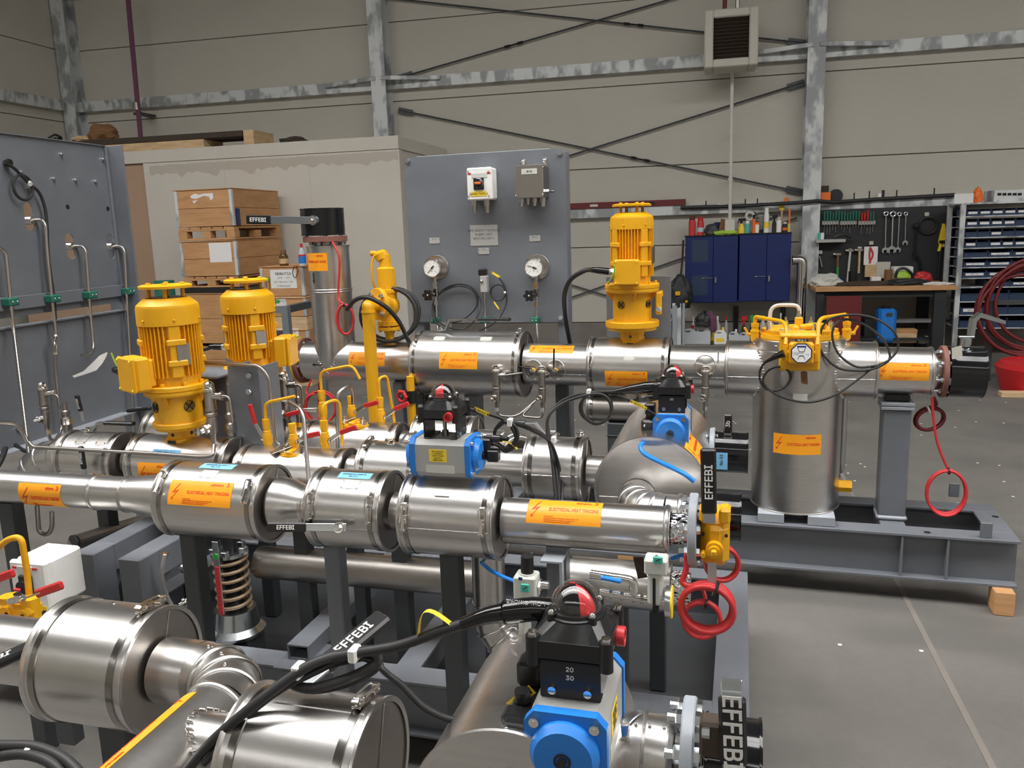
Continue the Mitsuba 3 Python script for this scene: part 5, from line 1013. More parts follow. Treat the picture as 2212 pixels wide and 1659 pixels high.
# yellow strainer head
yt = YS; zh0, zh1 = zvt + .001, zat(S, xV, YS - .05, 712)
hd_ = Th('strainer_head', 'yellow cast strainer head with a dial on top of the vessel', 'strainer head'); hz_ = zh1 - zh0
hd_.p('cover', J(prism(Point(0, 0).buffer(.165, quad_segs=6), S(xV, YS, zh0), ES, YSv, hz_ * .55), prism(Point(0, 0).buffer(.16, quad_segs=2), S(xV, YS, zh0 + hz_ * .5), ES, YSv, hz_ * .5)), 'yellow', 25)
for k in range(8): a = .4 + k * math.pi / 4; q = S(xV + .14 * math.cos(a), YS + .14 * math.sin(a), zh1); hd_.p('bolt', J(cyl(q, q + ZE * .018, .011, 6), cyl(q + ZE * .018, q + ZE * .035, .006, 8)), 'zinc')
bx0, bx1, byf = sx(1683, 760, YS - .21), sx(1772, 760, YS - .21), YS - .225; bz0, bz1 = zat(S, xV, byf, 802), zat(S, xV, byf, 720)
hd_.p('front_box', S.m(bb((bx0, byf, bz0), (bx1, YS - .12, bz1), .008)), 'yellow', False); hd_.p('slot', S.m(bb((bx0 + .03, byf - .002, bz1 - .040), (bx1 - .025, byf + .01, bz1 - .024))), 'brown', False)
hd_.p('rib', S.m(bb((bx0, byf - .006, bz1 - .018), (bx1, byf, bz1 - .008), .002)), 'yellow', False)
hd_.p('handle', J(tube(spl([S(xV + .0, YS - .07, zh1 + .012), S(xV + .06, YS - .06, zh1 + .018), S(xV + .10, YS - .03, zh1 + .014)], 6), .014, 10), sphere(S(xV - .02, YS - .08, zh1 + .006), .02, 10)), 'yellow', 50)
hd_.p('oval_plate', prism(affinity.scale(Point(0, 0).buffer(1, quad_segs=8), .055, .03), S(xV - .03, YS - .07, zh1), ES, YSv, .004), 'alu', 30)
dc = Sv(1731, 762, byf - .03); k = hd_.p('dial_housing', J(S.m(box((S.loc(dc)[0], byf - .012, S.loc(dc)[2] - .003), (.098, .05, .088), .008)), prism(Point(0, 0).buffer(.05, quad_segs=2), dc + YSv * .001, ES, ZE, .012)), 'yellow', False)
k = hd_.p('dial', J(prism(ngon(8, .043, math.pi / 8), dc - YSv * .012, ES, ZE, .005)), 'cab', False, 'octagonal blue rimmed dial'); hd_.p('dial_face', prism(ngon(8, .039, math.pi / 8), dc - YSv * .0172, ES, ZE, .001), 'white', False, None, k)
mk = [prism([(-.016, .028), (.016, .028), (.010, .006), (-.010, .006), (-.010, .008), (.0085, .008), (.013, .024), (-.013, .024), (-.0085, .008), (-.010, .008)], dc - YSv * .0184, ES, ZE, .0006)] if 0 else [mv(box((0, 0, 0), (.034, .003, .007)), S.R, dc - YSv * .0188 + ZE * .027)[:2]]
mk = [box(dc - YSv * .0186 + ZE * .028, (.034, .001, .006), 0, S.R), box(dc - YSv * .0186 + ZE * .007, (.018, .001, .002), 0, S.R), box(dc - YSv * .0186 - ZE * .010, (.016, .001, .003), 0, S.R)] + [box(dc - YSv * .0186 + ES * s * .0125 + ZE * .017, (.002, .001, .02), 0, S.R @ ry(s * .32)) for s in (-1, 1)] + [box(dc - YSv * .0186 + ES * s * .0105 - ZE * .017, (.002, .001, .017), 0, S.R @ ry(-s * .42)) for s in (-1, 1)]
hd_.p('dial_marks', J(mk), 'cab', False, None, k); hd_.p('dial_print', J(textc('DIFF PRESSURE', .004, dc - YSv * .0184 + ZE * .001 - ES * .013, ES, ZE, False, .0004), textc('CLEAN', .004, dc - YSv * .0184 - ZE * .005 - ES * .022, ES, ZE, False, .0004), textc('BAR', .004, dc - YSv * .0184 - ZE * .005 + ES * .024, ES, ZE, False, .0004)), 'cab', False, None, k)
hd_.p('number_strip', S.m(box(S.loc(dc + ZE * .052 - YSv * .006), (.05, .004, .012), .001)), 'ink', False); hd_.p('number_print', textc('DP 0-1', .007, dc + ZE * .052 - YSv * .0085, ES, ZE, True, .0004), 'white', False)
for s in (-1, 1):
    q = dc + ES * s * .062 + YSv * .012; hd_.p('fitting', J(cyl(q - ZE * .034, q + ZE * .03, .013, 6), cyl(q, q - ES * s * .03, .010, 12)), 'yellow')
def needle(lab, px, py0, py1, y, s):
    x = S.py(px, py1, y)[0]; z0, z1 = zat(S, x, y, py1), zat(S, x, y, py0); h = z1 - z0; t = Th('needle_valve', lab, 'valve'); p = S(x, y, z0)
    t.p('body', lathe([(0, 0), (.012, 0), (.018, h * .12), (.018, h * .5), (.02, h * .52), (.02, h * .62), (.015, h * .65), (.015, h * .8), (.017, h * .82), (.017, h), (0, h)], p, ZE, 14), 'yellow', 30)
    d = ES * s; q = p + ZE * h * .40; t.p('wing_handle', J(cyl(q, q + d * .03, .008, 10), box(q + d * .032, (.006, .02, .014), .002, S.R), box(q + d * .036 + ZE * .016, (.010, .008, .034), .002, S.R @ ry(s * .5))), 'yellow', 30)
    return p + ZE * h
nl = needle('yellow needle valve on the sleeve left of the strainer head', 1630, 698, 738, YS - .03, -1); nr = needle('yellow needle valve on the sleeve right of the strainer head', 1828, 695, 735, YS - .0, 1)
def ytube(lab, pts, r=.0085, mt='yellow', rad=.045): t = Th('impulse_tube', lab, 'tube'); t.p('tube', tube(fil(pts, rad, 6), r, 12), mt, 60); return t
ytube('yellow bent tube from the left needle valve to the strainer head dial', [nl, Sv(1631, 684, YS - .03), Sv(1700, 696, YS - .18), dc - ES * .062 + YSv * .012 + ZE * .03])
ytube('yellow bent tube from the right needle valve to the strainer head dial', [nr, Sv(1828, 679, YS - .0), Sv(1768, 688, YS - .18), dc + ES * .062 + YSv * .012 + ZE * .03])
ytube('pale bent tube looping behind the strainer head', [Sv(1663, 712, YS + .02), Sv(1664, 659, YS + .02), Sv(1727, 659, YS + .02), Sv(1727, 690, YS + .02)], .0085, 'pvc')
t = Th('tube_fitting', 'yellow square fitting standing on the strainer head', 'fitting'); q = Sv(1725, 708, YS + .02); t.p('block', S.m(box(S.loc(q + ZE * .022), (.034, .034, .05), .004)), 'yellow', False); t.p('nut', J(cyl(q + ZE * .045, q + ZE * .062, .012, 6), cyl(q + ZE * .06, q + ZE * .075, .009, 12)), 'zinc'); t.p('knob', sphere(q - YSv * .02 + ES * .015 + ZE * .0, .016, 10), 'yellow', 60)
one('paper_tag', 'brown paper tag hanging below the strainer head dial', 'tag', prism([(-.012, 0), (.012, .004), (.016, -.05), (-.008, -.045)], Sv(1737, 805, YS - .20), ES, ZE, .001), 'brown', False)
t = Th('drain_valve', 'yellow drain valve at the foot of the strainer vessel', 'valve'); q = Sv(1795, 1048, YS - .02); t.p('body', J(cyl(q, q + ES * .03, .022, 16), cyl(q + ES * .03, q + ES * .085, .026, 6)), 'yellow'); t.p('lever', J(cyl(q + ES * .02 + ZE * .02, q + ES * .02 + ZE * .04, .006, 8), box(q + ES * .02 + ZE * .045, (.035, .012, .02), .005, S.R)), 'dbrown')
for px, lab in ((1665, 'left'), (1772, 'right')):
    x = sx(px, 1105, YS - .1); one('vessel_foot', 'light grey %s foot plate under the strainer vessel' % lab, 'bracket', S.m(bb((x - .055, YS - .19, .301), (x + .055, YS + .10, zb + .0005), .002)), 'lgrey', False)
# right end: flange and black valve
AEf = xE + .012; fr_ = flange('flange', 'brown primed flange left of the right black ball valve', AS, xE + .030, .108, .020, 'rust', 8, .011, .028, a0=.25)
one('pipe_collar', 'bright collar with bolts at the right end of the rear skid pipe', 'collar', J(cyl(AS.c(xE + .001), AS.c(xE + .012), .075, 32), cyl(AS.c(xE + .012), AS.c(xE + .029), .062, 32)), 'dull')
bv = bvalve('round black ball valve at the right end of the rear skid', AS, xE + .056, .106, sx(2122, 805) - xE - .056, 'gloss')
q = AS.at(xE + .12, 0, .106); bv.p('stem', J(cyl(q, q + ZE * .035, .022, 16), box(q + ZE * .04, (.06, .03, .008), .002, S.R)), 'zinc')
t = Th('valve_lever', 'grey cranked lever pointing right on the right black valve', 'lever'); u = ES + YSv * .25
t.p('bar', prism([(-.02, .0), (.015, .0), (.02, .07), (.05, .095), (.15, .06), (.15, .045), (.05, .075), (.035, .06), (.03, 0)], q + ZE * .045 - YSv * .018, u, ZE, -.036), 'zinc', False)
one('paper_tag', 'pale paper tag on the stem of the right black valve', 'tag', prism([(-.018, 0), (.018, .012), (.024, -.03), (-.012, -.045)], Sv(2066, 752, YS - .11), ES, ZE, .001), 'beige', False)
# frame of the rear skid
fs = Th('skid_frame', 'grey I beam frame of the rear skid standing on wooden blocks', 'frame'); FXE = .99; FYa, FYb = 3.58, 4.04
ibeam(fs, 'beam', S, (-1.95, FYa + .05, .30), (FXE, FYa + .05, .30), .2, .10, tf=.011); ibeam(fs, 'beam', S, (-1.95, FYb - .05, .30), (FXE, FYb - .05, .30), .2, .10, tf=.011)
fs.p('end_plate', S.m(bb((FXE - .10, FYa + .10, .289), (FXE, FYb - .10, .30), .002)), 'grey', False); fs.p('end_web', S.m(bb((FXE - .055, FYa + .06, .111), (FXE - .048, FYb - .06, .289))), 'grey', False)
for px in (1948, 2048): x = S.py(px, 1200, FYa)[0]; fs.p('stiffener', S.m(bb((x - .004, FYa + .004, .111), (x + .004, FYa + .046, .289))), 'grey', False)
xp = S.pz(1915, 1098, .30)[0]
for x, w in ((xp, .10), (xV - .1, .09), (xV + .1, .09), (-.5, .1), (-1.2, .1), (-1.9, .1)): fs.p('cross_beam', S.m(bb((x - w / 2, FYa + .10, .200), (x + w / 2, FYb - .10, .2995), .002)), 'grey', False)
for px, py in ((2129, 1162), (2060, 1073)): c = S.pz(px, py, .30); fs.p('lug', S.m(bb((c[0] - .022, c[1] - .005, .30), (c[0] + .022, c[1] + .005, .365), .002)), 'grey', False)
for px, py in ((2003, 1150), (2150, 1116)): c = S.pz(px, py, .30); fs.p('hole', cyl(S(*c[:2], .2995), S(*c[:2], .3006), .014, 16), 'black')
fs.p('weld', J(*[box(S(x, FYa + .103, .285), (.012, .006, .006), .002, S.R) for x in np.arange(xp + .06, FXE - .12, .014)]), 'lgrey', False, None, None, 'stuff')
for x, lab in ((1.168, 'right'), ): pass
q = PZ(2168, 1331, 0); lq = S.loc(q)
for i, (x, y) in enumerate(((lq[0], lq[1]), (lq[0], FYb - .12), (-.6, FYa + .0), (-.6, FYb - .12), (-1.85, FYa), (-1.85, FYb - .12))): one('wooden_block', ['wooden block under the front right corner of the rear skid', 'wooden block under the back right corner of the rear skid', 'front middle wooden block under the rear skid', 'back middle wooden block under the rear skid', 'front left wooden block under the rear skid', 'back left wooden block under the rear skid'][i], 'block', S.m(bb((x - .037, y, 0), (x + .037, y + .10, .0995), .003)), 'wood', False)
po_ = Th('pipe_post', 'grey box post with a bolted cap under the right end of the rear skid pipe', 'post'); yP = YS - .0
pz1 = zat(S, xp, yP - .05, 868); po_.p('shaft', S.m(bb((xp - .055, yP - .055, .302), (xp + .055, yP + .055, pz1 - .036), .004)), 'grey', False)
for k in range(2): po_.p('cap_plate', S.m(bb((xp - .065, yP - .065, pz1 - .034 + k * .017), (xp + .065, yP + .065, pz1 - .020 + k * .017), .002)), 'lgrey', False)
po_.p('foot_weld', S.m(bb((xp - .062, yP - .062, .3005), (xp + .062, yP + .062, .322), .008)), 'lgrey', False)
po_.p('clamp', S.m(bb((xp - .05, yP - .04, pz1 - .003), (xp + .05, yP + .04, ZS - RS + .004), .006)), 'black', False)
for k, (px, w, m_) in enumerate(((908, .07, 'dgrey'), (1024, .075, 'grey'), (1215, .055, 'dgrey'), (870, .05, 'grey'))):
    x = sx(px, 870); lo_ = ZS - (.158 if 880 < px < 1115 else RS); y_ = YS + (0 if px != 870 else -.03)
    one('pipe_post', ['dark post under the left part of the big rear drum', 'grey post under the middle of the big rear drum', 'dark narrow post under the rear pipe between the drums', 'grey box post beside the thick yellow riser'][k], 'post', S.m(bb((x - w / 2, y_ - w / 2, .301), (x + w / 2, y_ + w / 2, lo_ + .004), .004)), m_, False)
one('strut', 'black diagonal strut below the big rear drum', 'strut', box((Sv(920, 855, YS - .05) + Sv(962, 925, YS - .05)) / 2, (np.linalg.norm(Sv(920, 855, YS - .05) - Sv(962, 925, YS - .05)), .015, .015), .002, basis(Sv(962, 925, YS - .05) - Sv(920, 855, YS - .05))), 'black', False)
AL = Ax(S, (0, YS - .02, S.py(1350, 883, YS - .02)[2])); xl0, xl1 = sx(1272, 880, YS - .02), sx(1445, 880, YS - .02)
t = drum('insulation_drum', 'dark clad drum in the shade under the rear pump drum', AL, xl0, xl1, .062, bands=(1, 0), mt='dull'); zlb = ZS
one('support_cabinet', 'dark grey steel cabinet support below the rear pump drum', 'support', J(S.m(bb((sx(1312, 930, YS - .08), YS - .08, .301), (sx(1425, 930, YS - .08), YS + .06, AL.o[2] - .058), .003)), S.m(bb((sx(1312, 930, YS - .08) - .004, YS - .084, AL.o[2] - .12), (sx(1425, 930, YS - .08) + .004, YS + .064, AL.o[2] - .114), .001))), 'dgrey', False)
one('drum_neck', 'dark neck joining the lower drum to the rear pump drum', 'pipe', cyl(AL.c((xl0 + xl1) / 2), AS.c((D2[0] + D2[1]) / 2) - ZE * .12, .05, 24), 'dull')
pp = one('pump_plate', 'tall grey mounting plate behind the tall yellow pump', 'bracket', S.m(bb((sx(1310, 660, YS + .13), YS + .13, ZS - .1), (sx(1449, 660, YS + .13), YS + .142, zat(S, x3, YS + .13, 597)), .002)), 'grey', False)
t = Th('pump_angle', 'yellow bracket angle on the right side of the tall pump', 'bracket'); q = Sv(1423, 665, YS - .03); t.p('plate', S.m(box(S.loc(q) + A([0, .0, .02]), (.028, .012, .10), .004)), 'yellow', False); t.p('arm', S.m(bb(S.loc(q) + A([-.015, 0, .04]), S.loc(q) + A([.0, .16, .065]))), 'yellow', False); t.p('bolt', hexb(q - YSv * .006 - ZE * .005, -YSv, .013, .010), 'zinc')
# ---------------------------------------------------------------- back wall, right part: cabinets, bench, tool board, bin rack
def wx(px, py, y): return PY(px, py, y)[0]
def wz(px, py, y): return PY(px, py, y)[2]
def wbox(px0, py0, px1, py1, y0, y1, bev=.003, e=0.):
    a, b = PY(px0, py0, y0), PY(px1, py1, y0); return bb((a[0] + e, y0, b[2] + e), (b[0] - e, y1, a[2] - e), bev)
t = Th('spirit_level', 'long red spirit level lying on the wall rail behind the yellow pump', 'level'); q0, q1 = PY(1180, 458, 10.78), PY(1481, 447, 10.78); zt = 1.803
t.p('body', bb((q0[0], 10.76, zt), (q1[0], 10.80, zt + .075), .003), 'dred', False)
for px in (1283, 1405): x = wx(px, 455, 10.76); t.p('vial', bb((x - .05, 10.755, zt + .022), (x + .05, 10.76, zt + .052)), 'beige2' if px < 1300 else 'black', False)
t = Th('rail_cable', 'black cable clipped along the wall rail', 'cable'); t.p('cable', tube([PY(1470, 449, 10.74), PY(1600, 445, 10.74), PY(1722, 438, 10.6), PY(1765, 434, 10.6), PY(1800, 437, 10.72), PY(1900, 430, 10.74), PY(2062, 421, 10.74)], .022, 8), 'rubber', 60)
for px, py in ((1525, 441), (1610, 437), (1636, 436), (1845, 424), (1878, 420), (1937, 418), (2018, 414)): c = PY(px, py, 10.74); t.p('clip', box(c, (.014, .014, .08), .002), 'black', False)
one('orange_cap', 'small orange cap on the wall rail left of the right column', 'cap', cyl(PY(1699, 431, 10.78), PY(1699, 431, 10.84), .027, 16), 'orng2')
t = Th('cable_drum', 'black disc shaped tape reel on the wall rail right of the column', 'reel'); c = PY(1806, 423, 10.75); t.p('disc', cyl(c, c + A([0, .06, 0]), .078, 28), 'board')
one('tool_case', 'small dark tool case with a red lid edge on the wall rail', 'case', wbox(1765, 402, 1790, 424, 10.74, 10.86), 'dbrown', False); one('red_box', 'small red and white box below the dark case on the rail', 'box', wbox(1767, 416, 1794, 433, 10.70, 10.735), 'orng2', False)
one('marker_pen', 'dark marker pen standing in a white cup on the rail', 'pen', cyl(PY(1907, 432, 10.76), PY(1908, 411, 10.76), .016, 10), 'board'); one('white_cup', 'white paper cup on the wall rail above the wrenches', 'cup', wbox(1897, 417, 1904, 432, 10.75, 10.8), 'paper', False); one('paper_note', 'white paper note stuck on the rail above the wrenches', 'note', wbox(1890, 434, 1913, 445, 10.785, 10.79, 0), 'paper', False)
# blue cabinets
CYF = 10.42; cbx = [(1480, 1594), (1596, 1708)]
for i, (a, b) in enumerate(cbx):
    lab = ('left', 'right')[i]; t = Th('wall_cabinet', '%s dark blue two door steel cabinet on the back wall' % lab, 'cabinet'); pz = (512, 507)[i]
    X0, X1, Zt, Zb = wx(a, 580, CYF), wx(b, 580, CYF), wz(a, pz, CYF), wz(a, 655 - 3 * i, CYF); Xm = (X0 + X1) / 2 + .02
    t.p('body', bb((X0, CYF + .02, Zb), (X1, 10.87, Zt), .003), 'cab', False)
    for s, (p, q) in enumerate(((X0 + .004, Xm - .002), (Xm + .002, X1 - .004))):
        k = t.p('door', bb((p, CYF, Zb + .006), (q, CYF + .018, Zt - .006), .003), 'cab', False)
        if s: t.p('handle', J(cyl((p + .03, CYF, (Zb + Zt) / 2 - .1), (p + .03, CYF - .035, (Zb + Zt) / 2 - .1), .012, 10), box((p + .03, CYF - .04, (Zb + Zt) / 2 - .125), (.022, .014, .07), .004)), 'zinc', 30, None, k)
        else: t.p('hasp', J(box((q - .05, CYF - .008, (Zb + Zt) / 2 - .1), (.10, .01, .008), .002), box((q - .115, CYF - .008, (Zb + Zt) / 2 - .1), (.03, .01, .016), .002)), 'zinc', 30, None, k)
    if not i:
        for z0, z1 in ((.62, .95), (.12, .42)): t.p('paper_sheet', bb((X0 + .08, CYF - .0022, Zb + (Zt - Zb) * z0), (X0 + .27, CYF - .0007, Zb + (Zt - Zb) * z1)), 'bin', False, 'faint sheet taped on the left door')
    t.p('tray', bb((X0 - .01, CYF + .01, Zt), (X1 + .004, 10.86, Zt + .012)), 'black', False)
    if not i: CZL = Zt + .013
    else: CZR = Zt + .013
def can(lab, px, pyt, pyb, wpx, y, body, cap=None, kind='can', top=None, lab_c=None, zb=None, name=None):
    """a can or bottle standing at zb."""
    x = wx(px, pyb, y); z0 = wz(px, pyb, y) if zb is None else zb; h = wz(px, pyt, y) - z0; D = (A([x, y, z0]) - EYE) @ FWD; r = wpx * D / FL / 2
    t = Th(name or {'can': 'spray_can', 'bottle': 'bottle', 'spray': 'trigger_bottle', 'jerry': 'canister'}[kind], lab, {'can': 'spray can', 'bottle': 'bottle', 'spray': 'spray bottle', 'jerry': 'canister'}[kind]); P = (x, y, z0)
    if kind == 'can':
        t.p('body', lathe([(0, 0), (r, 0), (r, h * .72), (r * .75, h * .8), (0, h * .8)], P, ZE, 16), body, 35); t.p('cap', lathe([(0, 0), (r * .8, 0), (r * .8, h * .22), (r * .6, h * .24), (0, h * .24)], (x, y, z0 + h * .76), ZE, 16), cap or body, 35)
    elif kind == 'bottle':
        t.p('body', lathe([(0, 0), (r, 0), (r, h * .6), (r * .4, h * .8), (r * .35, h * .85), (0, h * .85)], P, ZE, 16), body, 50); t.p('cap', cyl((x, y, z0 + h * .85), (x, y, z0 + h), r * .42, 12), cap or body)
    elif kind == 'spray':
        t.p('body', lathe([(0, 0), (r, 0), (r * .95, h * .3), (r * .45, h * .62), (0, h * .62)], P, ZE, 16), body, 50); t.p('trigger_head', J(box((x + r * .2, y, z0 + h * .86), (r * 2.0, r * .8, h * .18), .006), cyl((x, y, z0 + h * .6), (x, y, z0 + h * .85), r * .35, 10), box((x - r * .8, y, z0 + h * .74), (r * .3, r * .5, h * .22), .004, ry(.4))), cap or 'black', 30)
    else:
        w = r; q = lambda f, g: [(-w, 0), (w, 0), (w, h * .62), (w * .55, h * .82), (w * .2, h * .84), (-w * .6, h * .8), (-w, h * .6)]
        m = prism(Polygon(q(0, 0)).difference(affinity.scale(Point(-w * .3, h * .69).buffer(1, quad_segs=6), w * .42, h * .06)), (x, y + w * .6, z0), (1, 0, 0), (0, 0, 1), w * 1.2)
        t.p('body', m, body, False); t.p('cap', cyl((x + w * .4, y, z0 + h * .83), (x + w * .4, y, z0 + h), w * .22, 12), cap or 'white')
    if lab_c: t.p('label', lathe([(r * 1.01, 0), (r * 1.01, h * .25)], (x, y, z0 + h * .18), ZE, 16) if kind != 'jerry' else bb((x - r * .7, y - r * .61 , z0 + h * .12), (x + r * .6, y - r * .6, z0 + h * .35)), lab_c, 35)
    return t
TY = 10.62
for a in (('red spray can with a faded body, leftmost on the blue cabinets', 1495, 467, 511, 15, 'redc', 'dred'), ('red spray can with a white lower label on the left blue cabinet', 1513, 469, 510, 14, 'redc', 'red', 'can', None, 'cloud'),
          ('teal spray can on the right blue cabinet', 1614, 477, 508, 11, 'teal', 'white'), ('tall orange tube on the right blue cabinet', 1628, 464, 506, 7, 'orng2', 'black'), ('small white and orange tin on the right blue cabinet', 1635, 480, 506, 9, 'white', 'orng2'),
          ('tall yellow and white spray can with a white cap', 1655, 449, 506, 11, 'white', 'white', 'can', None, 'yellow2'), ('grey cartridge on the right blue cabinet', 1664, 470, 506, 7, 'alu', 'dgrey'), ('white spray can near the right end of the blue cabinets', 1682, 469, 505, 11, 'white', 'beige'), ('dark tin with an orange label at the right end of the blue cabinets', 1695, 479, 505, 10, 'board', 'beige', 'can', None, 'orng2')):
    can(*a[:5], TY, *a[5:], zb=CZL if a[1] < 1590 else CZR)
can('yellow trigger spray bottle with black head on the cabinets', 1601, 470, 508, 15, TY, 'yellow2', 'black', 'spray', zb=CZR); can('dark brown trigger bottle on the right blue cabinet', 1672, 463, 506, 11, TY + .04, 'dbrown', 'black', 'spray', zb=CZR)
t = Th('cardboard_box', 'tilted brown cardboard box on the left blue cabinet', 'box'); c = PY(1569, 487, TY); t.p('carton', box(c, (.155, .10, .14), .003, ry(.2)), 'brown', False)
one('dark_tool_bag', 'dark crumpled tool bag on the left blue cabinet', 'bag', rag(A([wx(1537, 500, TY), TY, CZL]), (.085, .08, .09), 21), 'dgrey'); one('work_gloves', 'black and lime work gloves below the tilted cardboard box', 'gloves', rag(A([wx(1568, 503, TY - .06), TY - .09, CZL]), (.14, .06, .035), 23), 'ygreen')
one('blue_cup', 'dark blue cup behind the tilted cardboard box', 'cup', cyl((wx(1552, 495, TY + .1), TY + .12, CZL), (wx(1552, 495, TY + .1), TY + .12, CZL + .15), .05, 20), 'cab')
one('tape_roll', 'clear roll of tape leaning at the back of the right blue cabinet', 'tape roll', ring((wx(1620, 470, TY + .1), TY + .12, CZR + .2), (0, 1, 0), .045, .018, 20, 8), 'beige2'); one('cable_ties', 'grey bundle of rings and ties on the right blue cabinet', 'bundle', J(*[ring((wx(1644, 470, TY + .1), TY + .13, CZR + .05 + q * .045), (0, .4, 1), .05, .012, 18, 6) for q in range(5)]), 'alu')
t = Th('paint_brush', 'yellow paint brush standing at the right end of the cabinets', 'brush'); x = wx(1689, 460, TY + .08); t.p('handle', cyl((x, TY + .09, CZR), (x, TY + .09, CZR + .26), .012, 10), 'pale'); t.p('bristles', box((x, TY + .09, CZR + .31), (.06, .025, .10), .006), 'yellow2', False)
t = Th('screwdriver', 'red and yellow screwdriver standing at the right end of the cabinets', 'screwdriver'); x = wx(1705, 480, TY); t.p('handle', cyl((x, TY, CZR + .1), (x, TY, CZR + .27), .012, 10), 'orng2'); t.p('tip', cyl((x, TY, CZR), (x, TY, CZR + .1), .011, 8), 'yellow2')
# low table with canisters under the cabinets
LZ = wz(1500, 742, 10.2); lt = Th('low_table', 'dark low table under the blue cabinets', 'table'); lx0, lx1 = wx(1475, 742, 10.2), wx(1712, 742, 10.2)
lt.p('top', bb((lx0, 10.05, LZ - .03), (lx1, 10.85, LZ)), 'black', False)
for x in (lx0 + .03, lx1 - .03): 
    for y in (10.08, 10.82): lt.p('leg', bb((x - .02, y - .02, 0), (x + .02, y + .02, LZ - .03)), 'black', False)
for px in (1592, 1697): x = wx(px, 700, 10.45); lt.p('upright', bb((x - .03, 10.82, LZ), (x + .03, 10.86, CZL - .9)), 'black', False)
for a in (('grey translucent canister at the left end of the low table', 1490, 703, 30, 'cloud', 'red'), ('second grey translucent canister under a black cloth', 1519, 700, 30, 'cloud', 'black'), ('white canister with handle and a yellow label on the low table', 1556, 707, 26, 'white', 'yellow2', 'yellow2'), ('grey translucent canister right of the white one', 1585, 711, 22, 'cloud', 'white'), ('pale canister at the right end of the low table', 1608, 713, 22, 'cloud', 'white')):
    can(a[0], a[1], a[2], 742, a[3], 10.2, a[4], a[5], 'jerry', None, a[6] if len(a) > 6 else None, zb=LZ)
for a in (('white tube bottle behind the canisters', 1497, 684, 7, 'white', 'white', 'bottle'), ('grey bottle with black cap behind the canisters', 1521, 672, 15, 'cloud', 'black', 'bottle'), ('yellow bottle behind the canisters', 1538, 690, 12, 'yellow2', 'yellow2', 'bottle'), ('pale bottle behind the white canister', 1549, 683, 13, 'beige2', 'white', 'bottle'), ('grey slim bottle near the table upright', 1568, 684, 9, 'alu', 'red', 'bottle'),
          ('red trigger bottle right of the table upright', 1606, 680, 13, 'dbrown', 'red', 'spray'), ('green trigger bottle right of the table upright', 1623, 678, 11, 'dbrown', 'green2', 'spray'), ('small brown bottle behind the pale canister', 1637, 696, 9, 'dbrown', 'black', 'bottle'), ('pale square bottle behind the needle valve', 1647, 682, 14, 'beige', 'white', 'bottle'), ('dark slim bottle behind the strainer head tube', 1668, 690, 9, 'cloud', 'black', 'bottle'), ('clear bottle at the right end of the low table', 1685, 676, 9, 'cloud', 'white', 'bottle')):
    can(a[0], a[1], a[2], 742, a[3], 10.48, a[4], a[5], a[6], zb=LZ)
one('black_cloth', 'black cloth hanging over the canisters', 'cloth', rag(A([wx(1518, 715, 10.1), 10.1, LZ + .22]), (.09, .04, .10), 31), 'rubber'); one('purple_cloth', 'dull purple cloth behind the canisters', 'cloth', rag(A([wx(1535, 712, 10.33), 10.35, LZ + .12]), (.07, .04, .16), 33), 'purple')
# trolley and hanging bag left of the cabinets
t = Th('trolley', 'grey metal trolley cabinet left of the low table', 'trolley'); t.p('body', wbox(1452, 655, 1471, 750, 9.9, 10.4), 'galv', False); t.p('door', wbox(1453, 660, 1462, 745, 9.885, 9.897), 'lgrey', False); t.p('post', wbox(1474, 655, 1479, 750, 9.9, 9.93), 'lgrey', False)
t = Th('tool_bag', 'dark bag with yellow buckles hanging left of the blue cabinets', 'bag'); c = PY(1466, 625, 10.0); t.p('pouch', rag(c - A([0, 0, .22]), (.16, .10, .24), 12), 'board'); t.p('strap', tube(spl([c + A([.02, 0, .12]), PY(1474, 560, 10.2), PY(1476, 520, 10.4)], 6), .012, 8), 'rubber', 50); t.p('buckle', J(box(PY(1464, 634, 9.88), (.06, .02, .05), .008), box(PY(1482, 648, 9.93), (.04, .04, .07), .012)), 'yellow', False)
t = Th('exhaust_pipe', 'shiny steel pipe with an elbow in front of the right column', 'pipe'); pe = [PY(1712, 562, 10.35), PY(1733, 560, 10.35), PY(1729, 760, 10.35)]; pe[2][0] = pe[1][0]; pe[2][2] = 0
t.p('pipe', tube(fil(pe, .12, 6), .058, 20, caps=False), 'chrome', 60); t.p('collar', cyl((pe[1][0], 10.35, .3), (pe[1][0], 10.35, .34), .066, 20), 'dull')
# workbench and tool board
BF, BZ = 9.9, wz(1770, 622, 9.9); bx0, bx1 = wx(1762, 625, BF), wx(2070, 625, BF)
t = Th('workbench', 'workbench with a wooden top edge below the dark tool board', 'workbench')
t.p('top', bb((bx0, BF, BZ - .045), (bx1, 10.8, BZ), .003), 'wood', False)
for x0, x1 in ((bx0 + .02, bx0 + .10), (bx1 - .22, bx1 - .10)): t.p('leg', bb((x0, BF + .05, 0), (x1, BF + .13, BZ - .046)), 'board', False); t.p('leg', bb((x0, 10.65, 0), (x1, 10.73, BZ - .046)), 'board', False)
t.p('rail', bb((bx0 + .1, BF + .08, BZ - .12), (bx1 - .1, BF + .12, BZ - .046)), 'board', False); t.p('low_shelf', bb((bx0 + .05, BF + .15, .20), (bx1 - .12, 10.7, .225)), 'board', False)
tb = Th('tool_board', 'dark perforated tool board above the workbench', 'board'); tx0, tx1, tz1 = wx(1760, 480, 10.74), wx(2066, 470, 10.74), wz(1900, 449, 10.74)
tb.p('panel', bb((tx0, 10.74, BZ + .002), (tx1, 10.77, tz1)), 'board', False)
for s in (0, 1): x = tx1 - .10 + s * .09; tb.p('post', bb((x, 10.62, BZ + .002), (x + .04, 10.735, tz1)), 'dgrey', False)
TBY = 10.725
